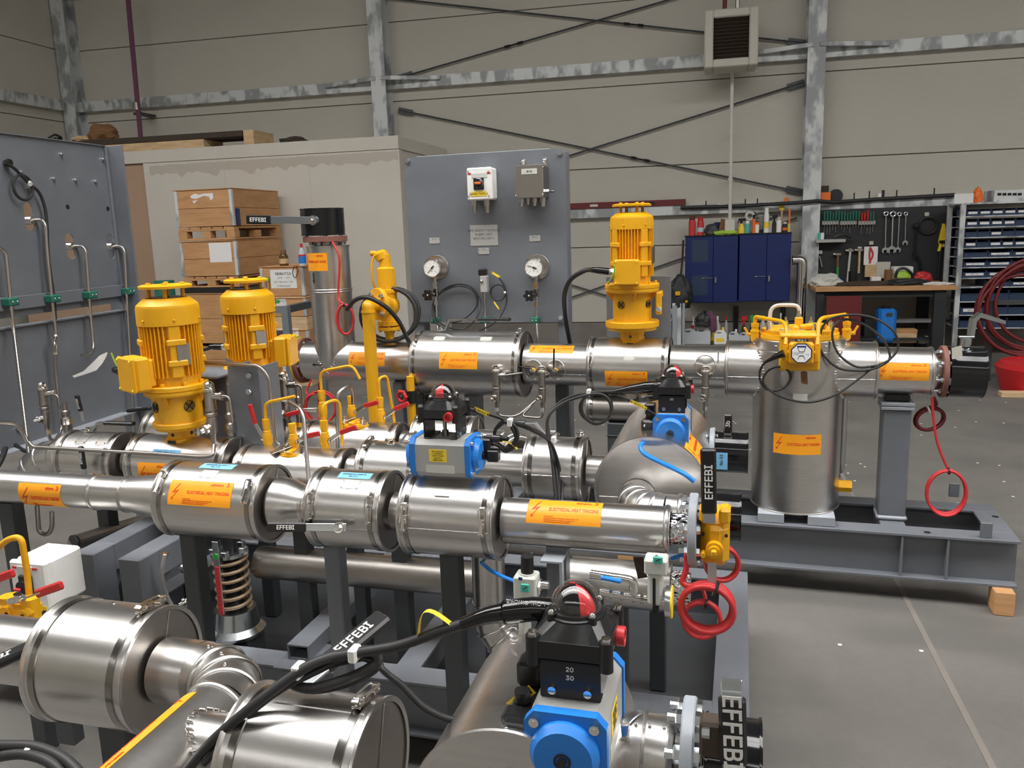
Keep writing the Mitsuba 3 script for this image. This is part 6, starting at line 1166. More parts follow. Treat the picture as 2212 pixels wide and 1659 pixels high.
def hang(lab, name, cat, m, mt, sm=30, group=None): return one(name, lab, cat, m, mt, sm, group)
for i, (p, q) in enumerate(((1776, 1811), (1815, 1851), (1854, 1891))): hang('%s pale screwdriver rail on the tool board' % ('left', 'middle', 'right')[i], 'tool_rail', 'rail', wbox(p, 477, q, 485, 10.69, 10.738), 'alu', False)
r_ = random.Random(5)
for i in range(18):
    px = 1781 + i * 6.2; t = Th('screwdriver', 'screwdriver with a %s handle in the tool board rails' % ('red' if 13 <= i <= 15 else 'dark green'), 'screwdriver', 'screwdrivers in the tool board rails' if not 13 <= i <= 15 else 'red screwdrivers in the right rail'); c = PY(px, 478, 10.675); hh = .10 + .03 * r_.random()
    t.p('handle', lathe([(0, 0), (.008, 0), (.012, .02), (.011, hh - .01), (0, hh)], c + A([0, 0, .004]), ZE, 8), 'red' if 13 <= i <= 15 else 'green'); t.p('blade', cyl(c - A([0, 0, .06 + .10 * r_.random()]), c + A([0, 0, .004]), .0035, 6), 'dull')
sh = one('tool_shelf', 'small pale shelf at the left of the tool board', 'shelf', J(wbox(1763, 518, 1827, 523, 10.55, 10.738)), 'alu', False)
t = Th('small_box', 'small white and green box on the tool board shelf', 'box'); t.p('carton', wbox(1773, 503, 1780, 517.5, 10.6, 10.66), 'paper', False); t.p('stripe', wbox(1768, 503, 1773, 517.5, 10.6, 10.66), 'mint', False)
hang('black pliers lying on the tool board shelf', 'pliers', 'pliers', J(tube(spl([PY(1800, 514, 10.6), PY(1820, 508, 10.6), PY(1840, 512, 10.6)], 6), .016, 8), tube(spl([PY(1800, 511, 10.6), PY(1822, 505, 10.6), PY(1841, 508, 10.6)], 6), .012, 8)), 'black')
for i, (px, py, hx, hy, mt) in enumerate(((1810, 549, 1809, 604, 'green2'), (1837, 541, 1830, 612, 'beige2'), (1857, 540, 1855, 590, 'pale'))):
    t = Th('hammer', 'hammer with a %s handle hanging on the tool board' % ('green and brown', 'pale grey', 'light wooden')[i], 'hammer'); a, b = PY(px, py, 10.68), PY(hx, hy, 10.68)
    t.p('head', J(box(a, (.075, .03, .03), .004), cyl(a - A([.055, 0, 0]), a - A([.03, 0, 0]), .016, 10)), 'dull', False); t.p('handle', cyl(a + (b - a) * .02, b, .013, 10), 'brown' if i == 0 else mt)
    if i == 0: t.p('grip', cyl(a + (b - a) * .5, b - A([0, 0, .004]), .0145, 10), mt)
for i, (px, py) in enumerate(((1772, 545), (1836, 541), (1857, 537), (1882, 525), (2002, 463))): hang('white tool hook %s' % ('at the left edge of the tool board', 'holding the pale grey hammer', 'holding the wooden handled hammer', 'above the red pliers pack', 'near the right edge of the tool board')[i], 'tool_hook', 'hook', box(PY(px, py, 10.72), (.05, .02, .045), .006), 'beige', False)
hang('dark file hanging below the left hook of the tool board', 'file', 'file', box(PY(1773, 565, 10.72), (.02, .01, .14), .003, ry(-.25)), 'dull', False)
t = Th('pliers_pack', 'red pliers in a white blister pack on the tool board', 'pliers'); t.p('card', wbox(1867, 533, 1895, 572, 10.70, 10.705, .001), 'paper', False); a, b, c = PY(1880, 534, 10.69), PY(1882, 550, 10.69), PY(1878, 568, 10.69); t.p('handle', J(tube(spl([a, b + A([.018, 0, 0]), c], 6), .009, 8), tube(spl([a, b - A([.02, 0, 0]), c + A([.01, 0, 0])], 6), .009, 8)), 'redc', 50)
for i, (px, py, qx, qy, w) in enumerate(((1914, 462, 1912, 541, .024), (1929, 463, 1926, 540, .03), (1943, 463, 1939, 540, .022), (1957, 462, 1955, 525, .020))):
    a, b = PY(px, py, 10.70), PY(qx, qy, 10.70); d = unit(b - a); t = Th('spanner', '%s long bright combination spanner from the left on the tool board' % ('first', 'second', 'third', 'fourth')[i], 'spanner', None); s = w * 1.25; ex = unit(A([-d[2], 0, d[0]]))
    t.p('shank', box((a + b) / 2, (np.linalg.norm(b - a) - s, .010, w * .62), .003, basis(d)), 'zinc', False); t.p('ring_end', ring(a, (0, 1, 0), s * .72, s * .36, 20, 8), 'zinc')
    P = Point(0, 0).buffer(s * 1.25, quad_segs=6).difference(sbox(-s * .55, -s * 2, s * .55, s * .15)); t.p('open_end', prism(P, b + A([0, .006, 0]), ex * (1 if ex[0] > 0 else -1), (0, 0, 1), .012), 'zinc', False)
t = Th('caulking_gun', 'black caulking gun hanging right of the spanners', 'gun'); a, b = PY(1980, 487, 10.69), PY(1976, 560, 10.69); t.p('rod', cyl(a, b, .01, 8), 'black'); t.p('handle', box(a, (.07, .03, .05), .008), 'black', False); t.p('tube', tube(spl([PY(1972, 545, 10.69), PY(1985, 560, 10.69), PY(1990, 585, 10.69)], 5), .012, 8), 'black', 50)
t = Th('cable_loop', 'black cable loop hanging near the right of the tool board', 'cable'); t.p('loop', ring(PY(2005, 487, 10.70), (0, 1, .1), .10, .010, 28, 8), 'rubber')
t = Th('bolt_cutter', 'yellow and black clamp hanging at the right of the tool board', 'clamp'); t.p('jaw', prism([(-.012, .0), (.012, .0), (.045, -.2), (.03, -.27), (-.03, -.27), (-.045, -.2)], PY(2039, 483, 10.68), (1, 0, 0), (0, 0, 1), -.03), 'yellow2', False); a = PY(2038, 522, 10.67); t.p('joint', box(a, (.09, .045, .03), .006), 'black', False)
for s in (-1, 1): t.p('handle', cyl(a + A([s * .02, 0, -.02]), a + A([s * .035, 0, -.42]), .010, 8), 'board' if s < 0 else 'cab'); t.p('grip', cyl(a + A([s * .045, 0, -.11]), a + A([s * .025, 0, -.03]), .018, 8), 'yellow2')
for lab, nm, cat, m, mt in (('pair of black and white work gloves at the left end of the workbench', 'work_gloves', 'gloves', rag(A([wx(1784, 605, 10.2), 10.2, BZ]), (.17, .12, .09), 41), 'beige2'), ('dark cloth beside the gloves on the workbench', 'cloth', 'cloth', rag(A([wx(1803, 610, 10.25), 10.4, BZ]), (.12, .1, .06), 42), 'cab'),
        ('grey cardboard sheet leaning on the tool board', 'cardboard', 'sheet', wbox(1894, 566, 1922, 601, 10.66, 10.68, .001), 'beige'), ('darker cardboard sheet left of the leaning grey one', 'cardboard', 'sheet', wbox(1869, 572, 1893, 598, 10.67, 10.69, .001), 'pale'), ('small white block on the workbench', 'block', 'block', wbox(1883, 599, 1903, 612, 10.3, 10.4), 'paper'), ('brown jar on the workbench', 'jar', 'jar', cyl((wx(1918, 610, 10.4), 10.4, BZ), (wx(1918, 610, 10.4), 10.4, BZ + .16), .045, 16), 'brown'),
        ('white open carton with lime and black tools on the workbench', 'carton', 'box', wbox(1932, 577, 1972, 603, 10.45, 10.62), 'paper'), ('lime green tool lying in front of the white carton', 'power_tool', 'tool', rag(A([wx(1950, 590, 10.40), 10.40, BZ + .06]), (.09, .04, .05), 43), 'ygreen'), ('black strap in front of the white carton', 'strap', 'strap', tube(spl([PY(1934, 600, 10.38), PY(1940, 583, 10.38), PY(1955, 580, 10.38), PY(1968, 590, 10.38), PY(1972, 603, 10.38)], 6), .016, 8), 'black'),
        ('red and black grease gun on the workbench', 'grease_gun', 'tool', rag(A([wx(1994, 595, 10.4), 10.4, BZ + .02]), (.10, .05, .07), 44), 'redc'), ('low heap of small dark parts along the workbench', 'parts_heap', 'parts', rag(A([wx(1875, 612, 10.12), 10.12, BZ]), (.35, .06, .035), 45), 'dbrown'), ('white paper lying at the right end of the workbench', 'paper_sheet', 'paper', rag(A([wx(2025, 612, 10.1), 10.1, BZ]), (.17, .08, .02), 46), 'paper'), ('dark cloth lying in the middle of the workbench', 'cloth', 'cloth', rag(A([wx(1960, 612, 10.12), 10.12, BZ]), (.25, .08, .045), 47), 'board'), ('black tin standing between the hammers on the workbench', 'tin', 'tin', cyl((wx(1842, 605, 10.4), 10.4, BZ), (wx(1842, 605, 10.4), 10.4, BZ + .15), .05, 16), 'black')):
    one(nm, lab, cat, m, mt)
# under the bench
one('red_panel', 'dark red panel leaning in front of the left bench leg', 'panel', wbox(1786, 640, 1858, 738, 9.86, 9.875, .002), 'dred', False)
t = Th('tool_case', 'blue plastic tool case standing under the workbench', 'case'); t.p('shell', wbox(1899, 668, 1935, 741, 10.05, 10.3, .03), 'blue', False); t.p('handle', wbox(1906, 662, 1925, 668, 10.1, 10.16, .01), 'black', False); t.p('plate', wbox(1915, 676, 1928, 684, 10.044, 10.05, 0), 'dgrey', False)
one('white_bar', 'pale horizontal bar under the workbench', 'bar', wbox(1936, 689, 2026, 697, 10.5, 10.56), 'paper', False); one('dark_crate', 'dark crate left of the blue case under the workbench', 'crate', wbox(1868, 690, 1893, 741, 10.2, 10.5), 'board', False)
one('cardboard_box', 'flat brown cardboard box under the workbench', 'box', wbox(1928, 722, 1980, 741, 10.1, 10.4), 'pale', False); one('wood_scrap', 'piece of scrap wood on the box under the workbench', 'scrap', wbox(1936, 712, 1982, 721.5, 10.2, 10.35), 'wood', False); one('white_jar', 'small white jar under the workbench', 'jar', cyl(PY(1994, 741, 10.2), PY(1994, 727, 10.2), .055, 16), 'beige')
# bin rack
RY = 10.0; rk = Th('bin_rack', 'grey shelf rack full of small blue storage bins', 'rack'); rx0, rx1 = wx(2078, 600, RY), 3.75
SH = [470, 494, 516, 539, 560, 581, 604, 624, 655, 684, 712]; shz = [wz(2120, q - 4, RY) for q in SH]
for x in (rx0 - .055, rx1): rk.p('post', bb((x, RY, 0), (x + .05, RY + .04, wz(2080, 441, RY))), 'galv', False); rk.p('post', bb((x, RY + .5, 0), (x + .05, RY + .54, wz(2080, 441, RY))), 'galv', False)
for z in shz: rk.p('shelf', bb((rx0 - .005, RY - .002, z - .012), (rx1, RY + .5, z), .002), 'galv', False)
rk.p('top', bb((rx0 - .055, RY, wz(2120, 441, RY)), (rx1 + .05, RY + .54, wz(2120, 437, RY))), 'galv', False)
LAB = ['111111', '1111-1', '--1---', '1-1111', '-11', '11-', '11-', '--1', '---', '1--', '---']
tops = [wz(2120, 448, RY)] + [z - .016 for z in shz[:-1]]
for r, row in enumerate(LAB):
    n = len(row); w = .118 if n == 6 else .236
    for c_ in range(n + (1 if n == 6 else 1)):
        x = rx0 + .01 + c_ * (w + .004); h = tops[r] - shz[r]; on = c_ < n and row[c_] == '1'
        if r == 7 and c_ == 0: continue
        h = h * .82; t = Th('storage_bin', '%s blue storage bin on %s rack shelf from the top' % ('labelled' if on else 'plain', ('first', 'second', 'third', 'fourth', 'fifth', 'sixth', 'seventh', 'eighth', 'ninth', 'tenth', 'eleventh')[r]), 'bin', 'blue bins on rack shelf %d' % (r + 1) if True else None)
        t.p('body', J(bb((x, RY + .02, shz[r] + .001), (x + w, RY + .03, shz[r] + h * .72)), bb((x, RY + .03, shz[r] + .001), (x + .004, RY + .40, shz[r] + h)), bb((x + w - .004, RY + .03, shz[r] + .001), (x + w, RY + .40, shz[r] + h)), bb((x, RY + .03, shz[r] + .001), (x + w, RY + .40, shz[r] + .006)), bb((x, RY + .39, shz[r] + .006), (x + w, RY + .40, shz[r] + h)), bb((x - .0, RY + .012, shz[r] + h * .66), (x + w, RY + .022, shz[r] + h * .74))), 'bin', False)
        if on: t.p('label', bb((x + w * .12, RY + .016, shz[r] + h * .30), (x + w * .88, RY + .0185, shz[r] + h * .62)), 'paper', False, 'white paper label')
        if on and n == 3: t.p('label_print', textc(('M8 x 30', 'M10 x 40', 'M12 x 50')[(r + c_) % 3], h * .16, (x + w / 2, RY + .0155, shz[r] + h * .46), (1, 0, 0), (0, 0, 1), False, .0004), 'ink', False)
t = Th('metal_box', 'grey slotted metal box on top of the bin rack', 'box'); t.p('body', wbox(2148, 411, 2240, 437, RY + .05, RY + .4), 'galv', False)
for k in range(5): t.p('slot', wbox(2155 + k * 11, 417, 2163 + k * 11, 422, RY + .045, RY + .052, 0), 'black', False)
one('paper_sheet', 'white sheet of paper hanging from the rail left of the bin rack', 'paper', wbox(2062, 419, 2102, 439, RY + .0, RY + .004, 0), 'paper', False); one('orange_pack', 'small crumpled orange and brown pack on the bin rack', 'pack', rag(A([wx(2111, 436, RY + .1), RY + .1, wz(2111, 437, RY + .1)]), (.05, .04, .10), 51), 'orng2')
# red hose pile and things on the floor at the right
hc = PY(2200, 742, 8.6); t = Th('hose_coil', 'big coil of dark red hose at the right edge by the bin rack', 'hose'); rr = random.Random(9)
for k in range(9): t.p('turn', ring(hc + A([.02 * k, .02 * (k % 3), .28 + .012 * k]), (.1 * (rr.random() - .5), 1, .25 * (rr.random() - .5)), .36 + .02 * (k % 4) + .02 * rr.random(), .016, 40, 8), 'dred', 60)
t.p('stand', J(bb((hc[0] - .25, 8.66, 0), (hc[0] - .20, 8.74, hc[2] + .4)), bb((hc[0] + .25, 8.66, 0), (hc[0] + .3, 8.74, hc[2] + .4)), bb((hc[0] - .25, 8.66, hc[2] + .36), (hc[0] + .3, 8.74, hc[2] + .4))), 'dgrey', False)
one('red_tub', 'red plastic tub on the floor below the hose coil', 'tub', lathe([(0, 0), (.34, 0), (.40, .22), (.36, .26), (0, .24)], (hc[0] + .1, 8.2, .0), ZE, 32), 'red')
q0, q1 = PZ(2160, 852, .02), PZ(2290, 856, .02); one('timber_plank', 'pale timber plank lying on the floor at the right edge', 'plank', bb((q0[0], q0[1] - .04, 0), (q1[0], q0[1] + .06, .045), .003), 'pale', False)
# ---------------------------------------------------------------- gauge panel behind the rear skid
YG = YS + .30
def gp(px, py, off=0.): l = S.py(px, py, YG - off); return S(*l)
def gl(px, py, off=0.): return S.py(px, py, YG - off)
gc0, gc1, gc2 = gl(873, 341), gl(1223, 321), gl(1226, 697); gc3 = gl(893, 695)
gx0, gx1, gz0, gz1 = (gc0[0] + gc3[0]) / 2, (gc1[0] + gc2[0]) / 2, (gc2[2] + gc3[2]) / 2, (gc0[2] + gc1[2]) / 2
t = Th('gauge_panel', 'grey steel gauge panel standing behind the rear skid', 'panel')
t.p('plate', mv(prism(rrect(gx1 - gx0, gz1 - gz0, .02), ((gx0 + gx1) / 2, YG, (gz0 + gz1) / 2), (1, 0, 0), (0, 0, 1), -.006), S.R, S.o), 'grey', False)
t.p('top_rim', S.m(bb((gx0 + .07, YG + .001, gz1), (gx1 - .08, YG + .03, gz1 + .005), .001)), 'lgrey', False)
for x in (gx0 + .03, gx1 - .03): t.p('post', S.m(bb((x - .03, YG + .012, .301), (x + .03, YG + .09, gz1 - .01), .004)), 'grey', False)
t.p('rail', S.m(bb((gx0 + .06, YG + .02, gz0 + .05), (gx1 - .06, YG + .06, gz0 + .09))), 'grey', False)
for px, py in ((881, 348), (1210, 331), (1211, 687)): t.p('bolt', hexb(gp(px, py), -YSv, .013, .012), 'zinc')
def gbox(px0, py0, px1, py1, d0, d1, bev=.002): a, b = gl(px0, py0, d1), gl(px1, py1, d1); return S.m(bb((a[0], YG - d1, b[2]), (b[0], YG - d0, a[2]), bev))
sw = Th('isolator_switch', 'white isolator switch box with a black and red knob on the gauge panel', 'switch')
sw.p('housing', gbox(1008, 364, 1064, 431, .001, .085, .008), 'white', False); sw.p('cover', gbox(1007, 363, 1064, 431, .086, .105, .006), 'white', False)
for a, b in ((1011, 371), (1055, 370), (1012, 424), (1056, 423)): sw.p('screw', cyl(gp(a, b, .105), gp(a, b, .109), .005, 8), 'alu')
sw.p('label', gbox(1018, 375, 1052, 383, .1055, .1075, 0), 'beige2', False); sw.p('mark', gbox(1010, 374, 1017, 377, .1055, .107, 0), 'redc', False, 'red mark'); sw.p('mark', gbox(1052, 372, 1059, 375, .1055, .107, 0), 'redc', False, 'red mark')
sw.p('knob_plate', gbox(1022, 385, 1045, 409, .1055, .112, .002), 'black', False); kc = gp(1034, 396, .112); sw.p('dial', J(cyl(kc, kc - YSv * .02, .022, 24, bev=.004)), 'black'); sw.p('dial_ring', ring(kc - YSv * .002, YSv, .0235, .0015, 28, 6), 'zinc'); sw.p('pointer', gbox(1024, 393, 1037, 398, .13, .142, .003), 'orng2', False)
k = sw.p('warning_strip', gbox(1017, 414, 1051, 423, .1055, .1075, 0), 'yellow2', False, 'yellow strip with small print'); sw.p('print', textc('Safety Switch', .011, gp(1034, 418.5, .1078), ES, ZE, False, .0004), 'ink', False, None, k)
for px in (1024, 1052): q = gp(px, 440, .05); sw.p('gland', J(cyl(q + ZE * .02, q - ZE * .012, .016, 6), cyl(q - ZE * .012, q - ZE * .035, .012, 6), cyl(q - ZE * .032, q - ZE * .045, .009, 12)), 'steel2')
jb = Th('junction_box', 'stainless steel junction box with cable glands on the gauge panel', 'box')
jb.p('housing', gbox(1113, 359, 1174, 426, .001, .11, .004), 'dull', False); jb.p('cover', gbox(1112, 358, 1174, 426, .111, .116, .002), 'dull', False)
k = jb.p('name_plate', gbox(1126, 365, 1160, 375, .1165, .118, 0), 'beige2', False, 'small white name plate'); jb.p('print', textc('JB 01', .009, gp(1143, 370, .119), ES, ZE, False, .0004), 'ink', False, None, k)
for a, b in ((1130, 350), (1176, 347)): jb.p('tab', J(gbox(a - 4, b - 5, a + 5, b + 12, .001, .004, .001), sphere(gp(a, b, .008), .012, 12)), 'chrome', 40)
for a, b in ((1114, 423), (1172, 420), (1173, 361)): jb.p('screw', sphere(gp(a, b, .118), .004, 8), 'chrome', 60)
q = S(*gl(1176, 414, .06)); jb.p('earth_stud', J(cyl(q, q + ES * .05, .006, 8), cyl(q + ES * .008, q + ES * .025, .012, 6)), 'chrome')
for px, s in ((1127, 1.), (1141, .7), (1155, .9), (1173, 1.)): q = gp(px, 432, .055); jb.p('gland', J(cyl(q + ZE * .015, q - ZE * .012 * s, .015 * s, 6), cyl(q - ZE * .012 * s, q - ZE * .032 * s, .011 * s, 12)), 'steel2')
def plate(lab, px0, py0, px1, py1, lines, h): 
    t = Th('name_plate', lab, 'sign'); t.p('plate', gbox(px0, py0, px1, py1, .0005, .003, .0005), 'alu', False)
    for i, s in enumerate(lines): t.p('engraving', textc(s, h, gp((px0 + px1) / 2, py0 + (py1 - py0) * (.25 + .2 * i), .0032), ES, ZE, False, .0004), 'dgrey', False)
    for a in (px0 + 2, px1 - 2):
        for b in (py0 + 2, py1 - 2): t.p('rivet', sphere(gp(a, b, .003), .003, 6), 'chrome', 60)
plate('large engraved name plate in the middle of the gauge panel', 1015, 487, 1076, 530, ('HFO SUPPLY MODULE', 'PUMP UNIT', 'MOTOR 230 V'), .012)
plate('small engraved plate above the left pressure gauge', 927, 514, 950, 526, ('PI 01',), .007); plate('small engraved plate above the right pressure gauge', 1143, 509, 1167, 521, ('PI 02',), .007); plate('small engraved plate below the large name plate', 1033, 536, 1057, 549, ('PT 01',), .007)
def gauge(lab, px, py, ang, tpy):
    t = Th('pressure_gauge', lab, 'gauge'); c = gp(px, py, .075); b = c + YSv * .074
    t.p('back_flange', lathe([(0, 0), (.062, 0), (.064, .003), (.062, .006), (0, .006)], b, -YSv, 36), 'steel2'); t.p('case', lathe([(0, 0), (.046, 0), (.046, .062), (.050, .064), (.050, .074), (.044, .076), (.042, .070), (0, .070)], b - YSv * .001, -YSv, 40), 'steel2', 35)
    f = c - YSv * .0; t.p('bezel', ring(c - YSv * .001, YSv, .0465, .0035, 40, 8), 'chrome'); k = t.p('dial', cyl(c + YSv * .004, c - YSv * .0005, .043, 36), 'white')
    mk = []
    for i in range(11): a = math.radians(225 - 27 * i); u = math.cos(a) * ES + math.sin(a) * ZE; mk.append(box(c - YSv * .0009 + u * .036, (.006, .0005, .0012), 0, np.stack([u, YSv, np.cross(u, YSv)], 1)))
    for i in range(0, 11, 2): a = math.radians(225 - 27 * i); mk.append(textc(str(i), .0052, c - YSv * .0008 + (math.cos(a) * ES + math.sin(a) * ZE) * .027, ES, ZE, False, .0003))
    t.p('scale', J(*mk, textc('bar', .005, c - YSv * .0008 - ZE * .016, ES, ZE, False, .0003)), 'ink', False, None, k)
    u = math.cos(ang) * ES + math.sin(ang) * ZE; w = np.cross(YSv, u); R = np.stack([u, YSv, np.cross(u, YSv)], 1); t.p('pointer', J(box(c - YSv * .003 + u * .012, (.046, .001, .0022), 0, R), cyl(c - YSv * .001, c - YSv * .004, .005, 12), box(c - YSv * .003 - u * .010, (.012, .001, .006), 0, R)), 'ink', False, None, k)
    x = S.loc(c)[0]; z = S.loc(c)[2]; y = YG - .04; zb = zat(S, x, y, tpy); z1 = z - .05
    t.p('stem', J(cyl(S(x, y, z - .046), S(x, y, z - .075), .009, 10), cyl(S(x, y, z - .075), S(x, y, z - .105), .0135, 6)), 'steel2')
    v = Th('gauge_valve', lab.replace('pressure gauge', 'shut-off valve with a black star knob below the gauge').replace('round ', ''), 'valve'); zv = z - .135
    v.p('body', J(box(S(x, y, zv + .008), (.026, .026, .05), .004, S.R), cyl(S(x, y, zv - .017), S(x, y, zv - .06), .009, 10), cyl(S(x, y, zv - .04), S(x, y, zv - .06), .0125, 6)), 'steel2', 30)
    q = S(x - .022, y - .05, zv - .004); v.p('spindle', cyl(S(x, y, zv), q, .005, 8), 'chrome'); P = Point(0, 0).buffer(.020, quad_segs=6)
    for i in range(6): P = P.union(Point(.022 * math.cos(i * math.pi / 3), .022 * math.sin(i * math.pi / 3)).buffer(.0085, quad_segs=4))
    v.p('star_knob', prism(P, q + YSv * .008, ES, ZE, .018), 'black', 30); v.p('knob_nut', sphere(q - YSv * .011, .006, 8), 'chrome', 60)
    tb = Th('impulse_tube', 'thin steel tube leading down from the ' + lab.split(' on the')[0].replace('round ', ''), 'tube'); tb.p('tube', cyl(S(x, y, zv - .06), S(x, y, zb), .0065, 10), 'steel2')
    return x, y
g1x = gauge('left round pressure gauge on the gauge panel', 933, 579, math.radians(228), 745); g2x = gauge('right round pressure gauge on the gauge panel', 1153, 578, math.radians(160), 760)
pt_ = Th('pressure_transmitter', 'steel pressure transmitter with a black head between the two gauges', 'transmitter'); q = gp(1043, 588, .04)
pt_.p('head', S.m(box(S.loc(q), (.04, .04, .034), .005)), 'black', False); x, y = S.loc(q)[0] + .003, YG - .04; z = S.loc(q)[2]; pt_.p('body', S.m(box((x + .004, y, z - .06), (.036, .04, .085), .003)), 'alu', False); pt_.p('stem', J(cyl(S(x, y, z - .10), S(x, y, z - .13), .010, 6), cyl(S(x, y, z - .13), S(x, y, zat(S, x, y, 735)), .0065, 10), sphere(S(x - .005, y - .02, z - .045), .010, 10)), 'steel2')
for i, (px, py) in enumerate(((941, 692), (1047, 691), (1157, 691))):
    t = Th('pipe_clamp', 'green pipe clamp %s at the lower edge of the gauge panel' % ('below the left gauge', 'below the transmitter', 'below the right gauge')[i], 'clamp'); q = gp(px, py, .035); t.p('block', S.m(box(S.loc(q), (.04, .05, .03), .004)), 'green', False)
    for s in (-1, 1): t.p('screw', sphere(q - YSv * .026 + ES * s * .01, .004, 8), 'chrome', 60)
# ---------------------------------------------------------------- left gauge panel with slots
LX = -2.86
def lp(px, py, off=0.): return PX(px, py, LX + off)
tz = [lp(0, 283)[2], lp(243, 323)[2]]; LZ1 = sum(tz) / 2; LY1 = lp(246, 500)[1]; LZm0, LZm1, LZ0 = lp(150, 668)[2], lp(150, 684)[2], lp(165, 922)[2]
slots = [(63, 468, 19, 62), (152, 532, 17, 58), (239, 532, 14, 56)]; LY0 = 2.2
def lplate(y0, y1, z0, z1, holes=()):
    P = sbox(y0, z0, y1, z1)
    for px, py, w, h in holes: c = lp(px, py); hh = lp(px, py - h / 2)[2] - lp(px, py + h / 2)[2]; P = P.difference(sbox(c[1] - .026, c[2] - hh / 2 + .026, c[1] + .026, c[2] + hh / 2 - .026).buffer(.0).union(Point(c[1], c[2] - hh / 2 + .026).buffer(.026, quad_segs=6)).union(Point(c[1], c[2] + hh / 2 - .026).buffer(.026, quad_segs=6)))
    return prism(P, (LX, 0, 0), (0, 1, 0), (0, 0, 1), -.006)
t = Th('gauge_panel', 'tall grey steel panel with slots at the left edge', 'panel')
t.p('upper_plate', lplate(LY0, LY1, LZm0 + .0, LZ1, slots), 'grey', False); t.p('lower_plate', lplate(LY0, LY1, LZ0, LZm1 - .01), 'grey', False)
t.p('top_lip', bb((LX - .03, LY0, LZ1), (LX + .012, LY1, LZ1 + .004)), 'grey', False); t.p('bottom_lip', bb((LX, LY0, LZ0 - .006), (LX + .06, LY1 + .02, LZ0)), 'lgrey', False); t.p('lower_lip', bb((LX - .03, LY0, LZm1 - .01), (LX + .02, LY1, LZm1 - .004)), 'grey', False)
t.p('post', bb((LX - .07, LY1 - .005, 0), (LX + .012, LY1 + .012, LZ1 + .003), .004), 'grey', False); t.p('post_flange', bb((LX + .0, LY1 + .012, .0), (LX + .09, LY1 + .022, LZ1 + .002), .002), 'grey', False)
t.p('post', bb((LX - .07, LY0 + .1, 0), (LX - .01, LY0 + .18, LZ1), .004), 'grey', False); t.p('rail', bb((LX + .008, LY0, lp(150, 640)[2] - .028), (LX + .022, LY1, lp(150, 640)[2] + .028), .002), 'grey', False)
for px, py in ((131, 333), (221, 344), (115, 386), (162, 389), (205, 392), (248, 396), (44, 372), (61, 407)): q = lp(px, py); t.p('screw', J(cyl(q, q + A([.018, 0, 0]), .006, 8), cyl(q, q + A([.008, 0, 0]), .009, 6)), 'zinc')
for px, py in ((146, 447), (233, 451)): q = lp(px, py); t.p('hole', cyl(q + A([-.002, 0, 0]), q + A([.0008, 0, 0]), .011, 14), 'black'); 
for px, py in ((260, 342), (284, 628), (282, 680)): q = PX(px, py, LX + .02); t.p('bolt', hexb(q, A([1., 0, 0]), .014, .016), 'zinc')
for q in ((38, 925), (308, 862)): c = lp(*q); t.p('bolt', hexb(c, A([1., 0, 0]), .012, .02), 'zinc')
def ltube(lab, pts, r=.0075, mt='steel2', name='impulse_tube', cat='tube', rad=.05): t = Th(name, lab, cat); t.p('tube', tube(fil([PX(a, b, LX + o) for a, b, o in pts], rad, 6), r, 10), mt, 60); return t
for lab, pts in (('steel tube leaving the first slot of the left panel', [(66, 476, -.02), (97, 474, .05), (103, 560, .05), (117, 690, .05), (121, 725, .05)]), ('steel tube leaving the middle slot of the left panel', [(153, 532, -.02), (184, 531, .05), (196, 690, .05), (203, 760, .06), (192, 767, .16), (176, 768, .16)]), ('steel tube leaving the right slot of the left panel', [(240, 532, -.02), (268, 532, .05), (276, 690, .05), (290, 940, .05)]), ('long steel tube at the left edge of the left panel', [(-5, 535, .04), (12, 545, .05), (30, 720, .06), (70, 1040, .3)])):
    k = ltube(lab, pts)
    if pts[0][2] < 0: c = PX(pts[0][0], pts[0][1], LX + .0); k.p('union', J(cyl(c - A([.03, 0, 0]), c + A([.012, 0, 0]), .017, 12)), 'steel2')
k = ltube('steel tube with a quick coupling continuing below the first slot tube', [(121, 725, .05), (117, 745, .08), (119, 762, .06), (120, 800, .05), (133, 930, .05), (120, 952, .1), (108, 950, .1), (104, 930, .1)], rad=.03)
k.p('coupling', J(cyl(PX(117, 733, LX + .06), PX(119, 762, LX + .06), .012, 12), cyl(PX(121, 724, LX + .05), PX(120.5, 728, LX + .05), .014, 10), cyl(PX(119, 762, LX + .06), PX(119, 766, LX + .06), .014, 10)), 'chrome')
k = ltube('horizontal steel tube bending down at the left edge above the second row', [(-20, 913, .5), (38, 914, .5), (62, 960, .5), (65, 960, .5)], rad=.06)
for i, (px, py) in enumerate(((23, 652), (114, 645), (195, 637), (277, 629))):
    t = Th('pipe_clamp', 'green pipe clamp on the left panel rail, %s from the left' % ('first', 'second', 'third', 'fourth')[i], 'clamp'); q = PX(px, py, LX + .045); t.p('block', J(box(q, (.045, .055, .034), .005)), 'green', False)
    for s in (-1, 1): t.p('screw', sphere(q + A([.023, s * .012, 0]), .005, 8), 'chrome', 60)
t = Th('panel_cable', 'black cable looped on the left panel with a round cable boot', 'cable'); Lp = lambda a, b, o=.03: PX(a, b, LX + o)
t.p('boot', J(lathe([(0, 0), (.012, .004), (.017, .02), (.014, .03), (0, .034)], Lp(10, 352, .0), A([1., 0, 0]), 14)), 'black', 50); t.p('cable', tube(spl([Lp(10, 352, .035), Lp(30, 363), Lp(50, 383), Lp(64, 398), Lp(84, 415), Lp(96, 445), Lp(101, 480), Lp(105, 560), Lp(116, 640), Lp(120, 690)], 8), .0065, 8), 'rubber', 60)
t.p('loop', ring(Lp(50, 405, .03), (1, 0, 0), .052, .006, 30, 8), 'rubber'); t.p('tie', cyl(Lp(63, 395, .03), Lp(66, 398, .04), .010, 10), 'white')
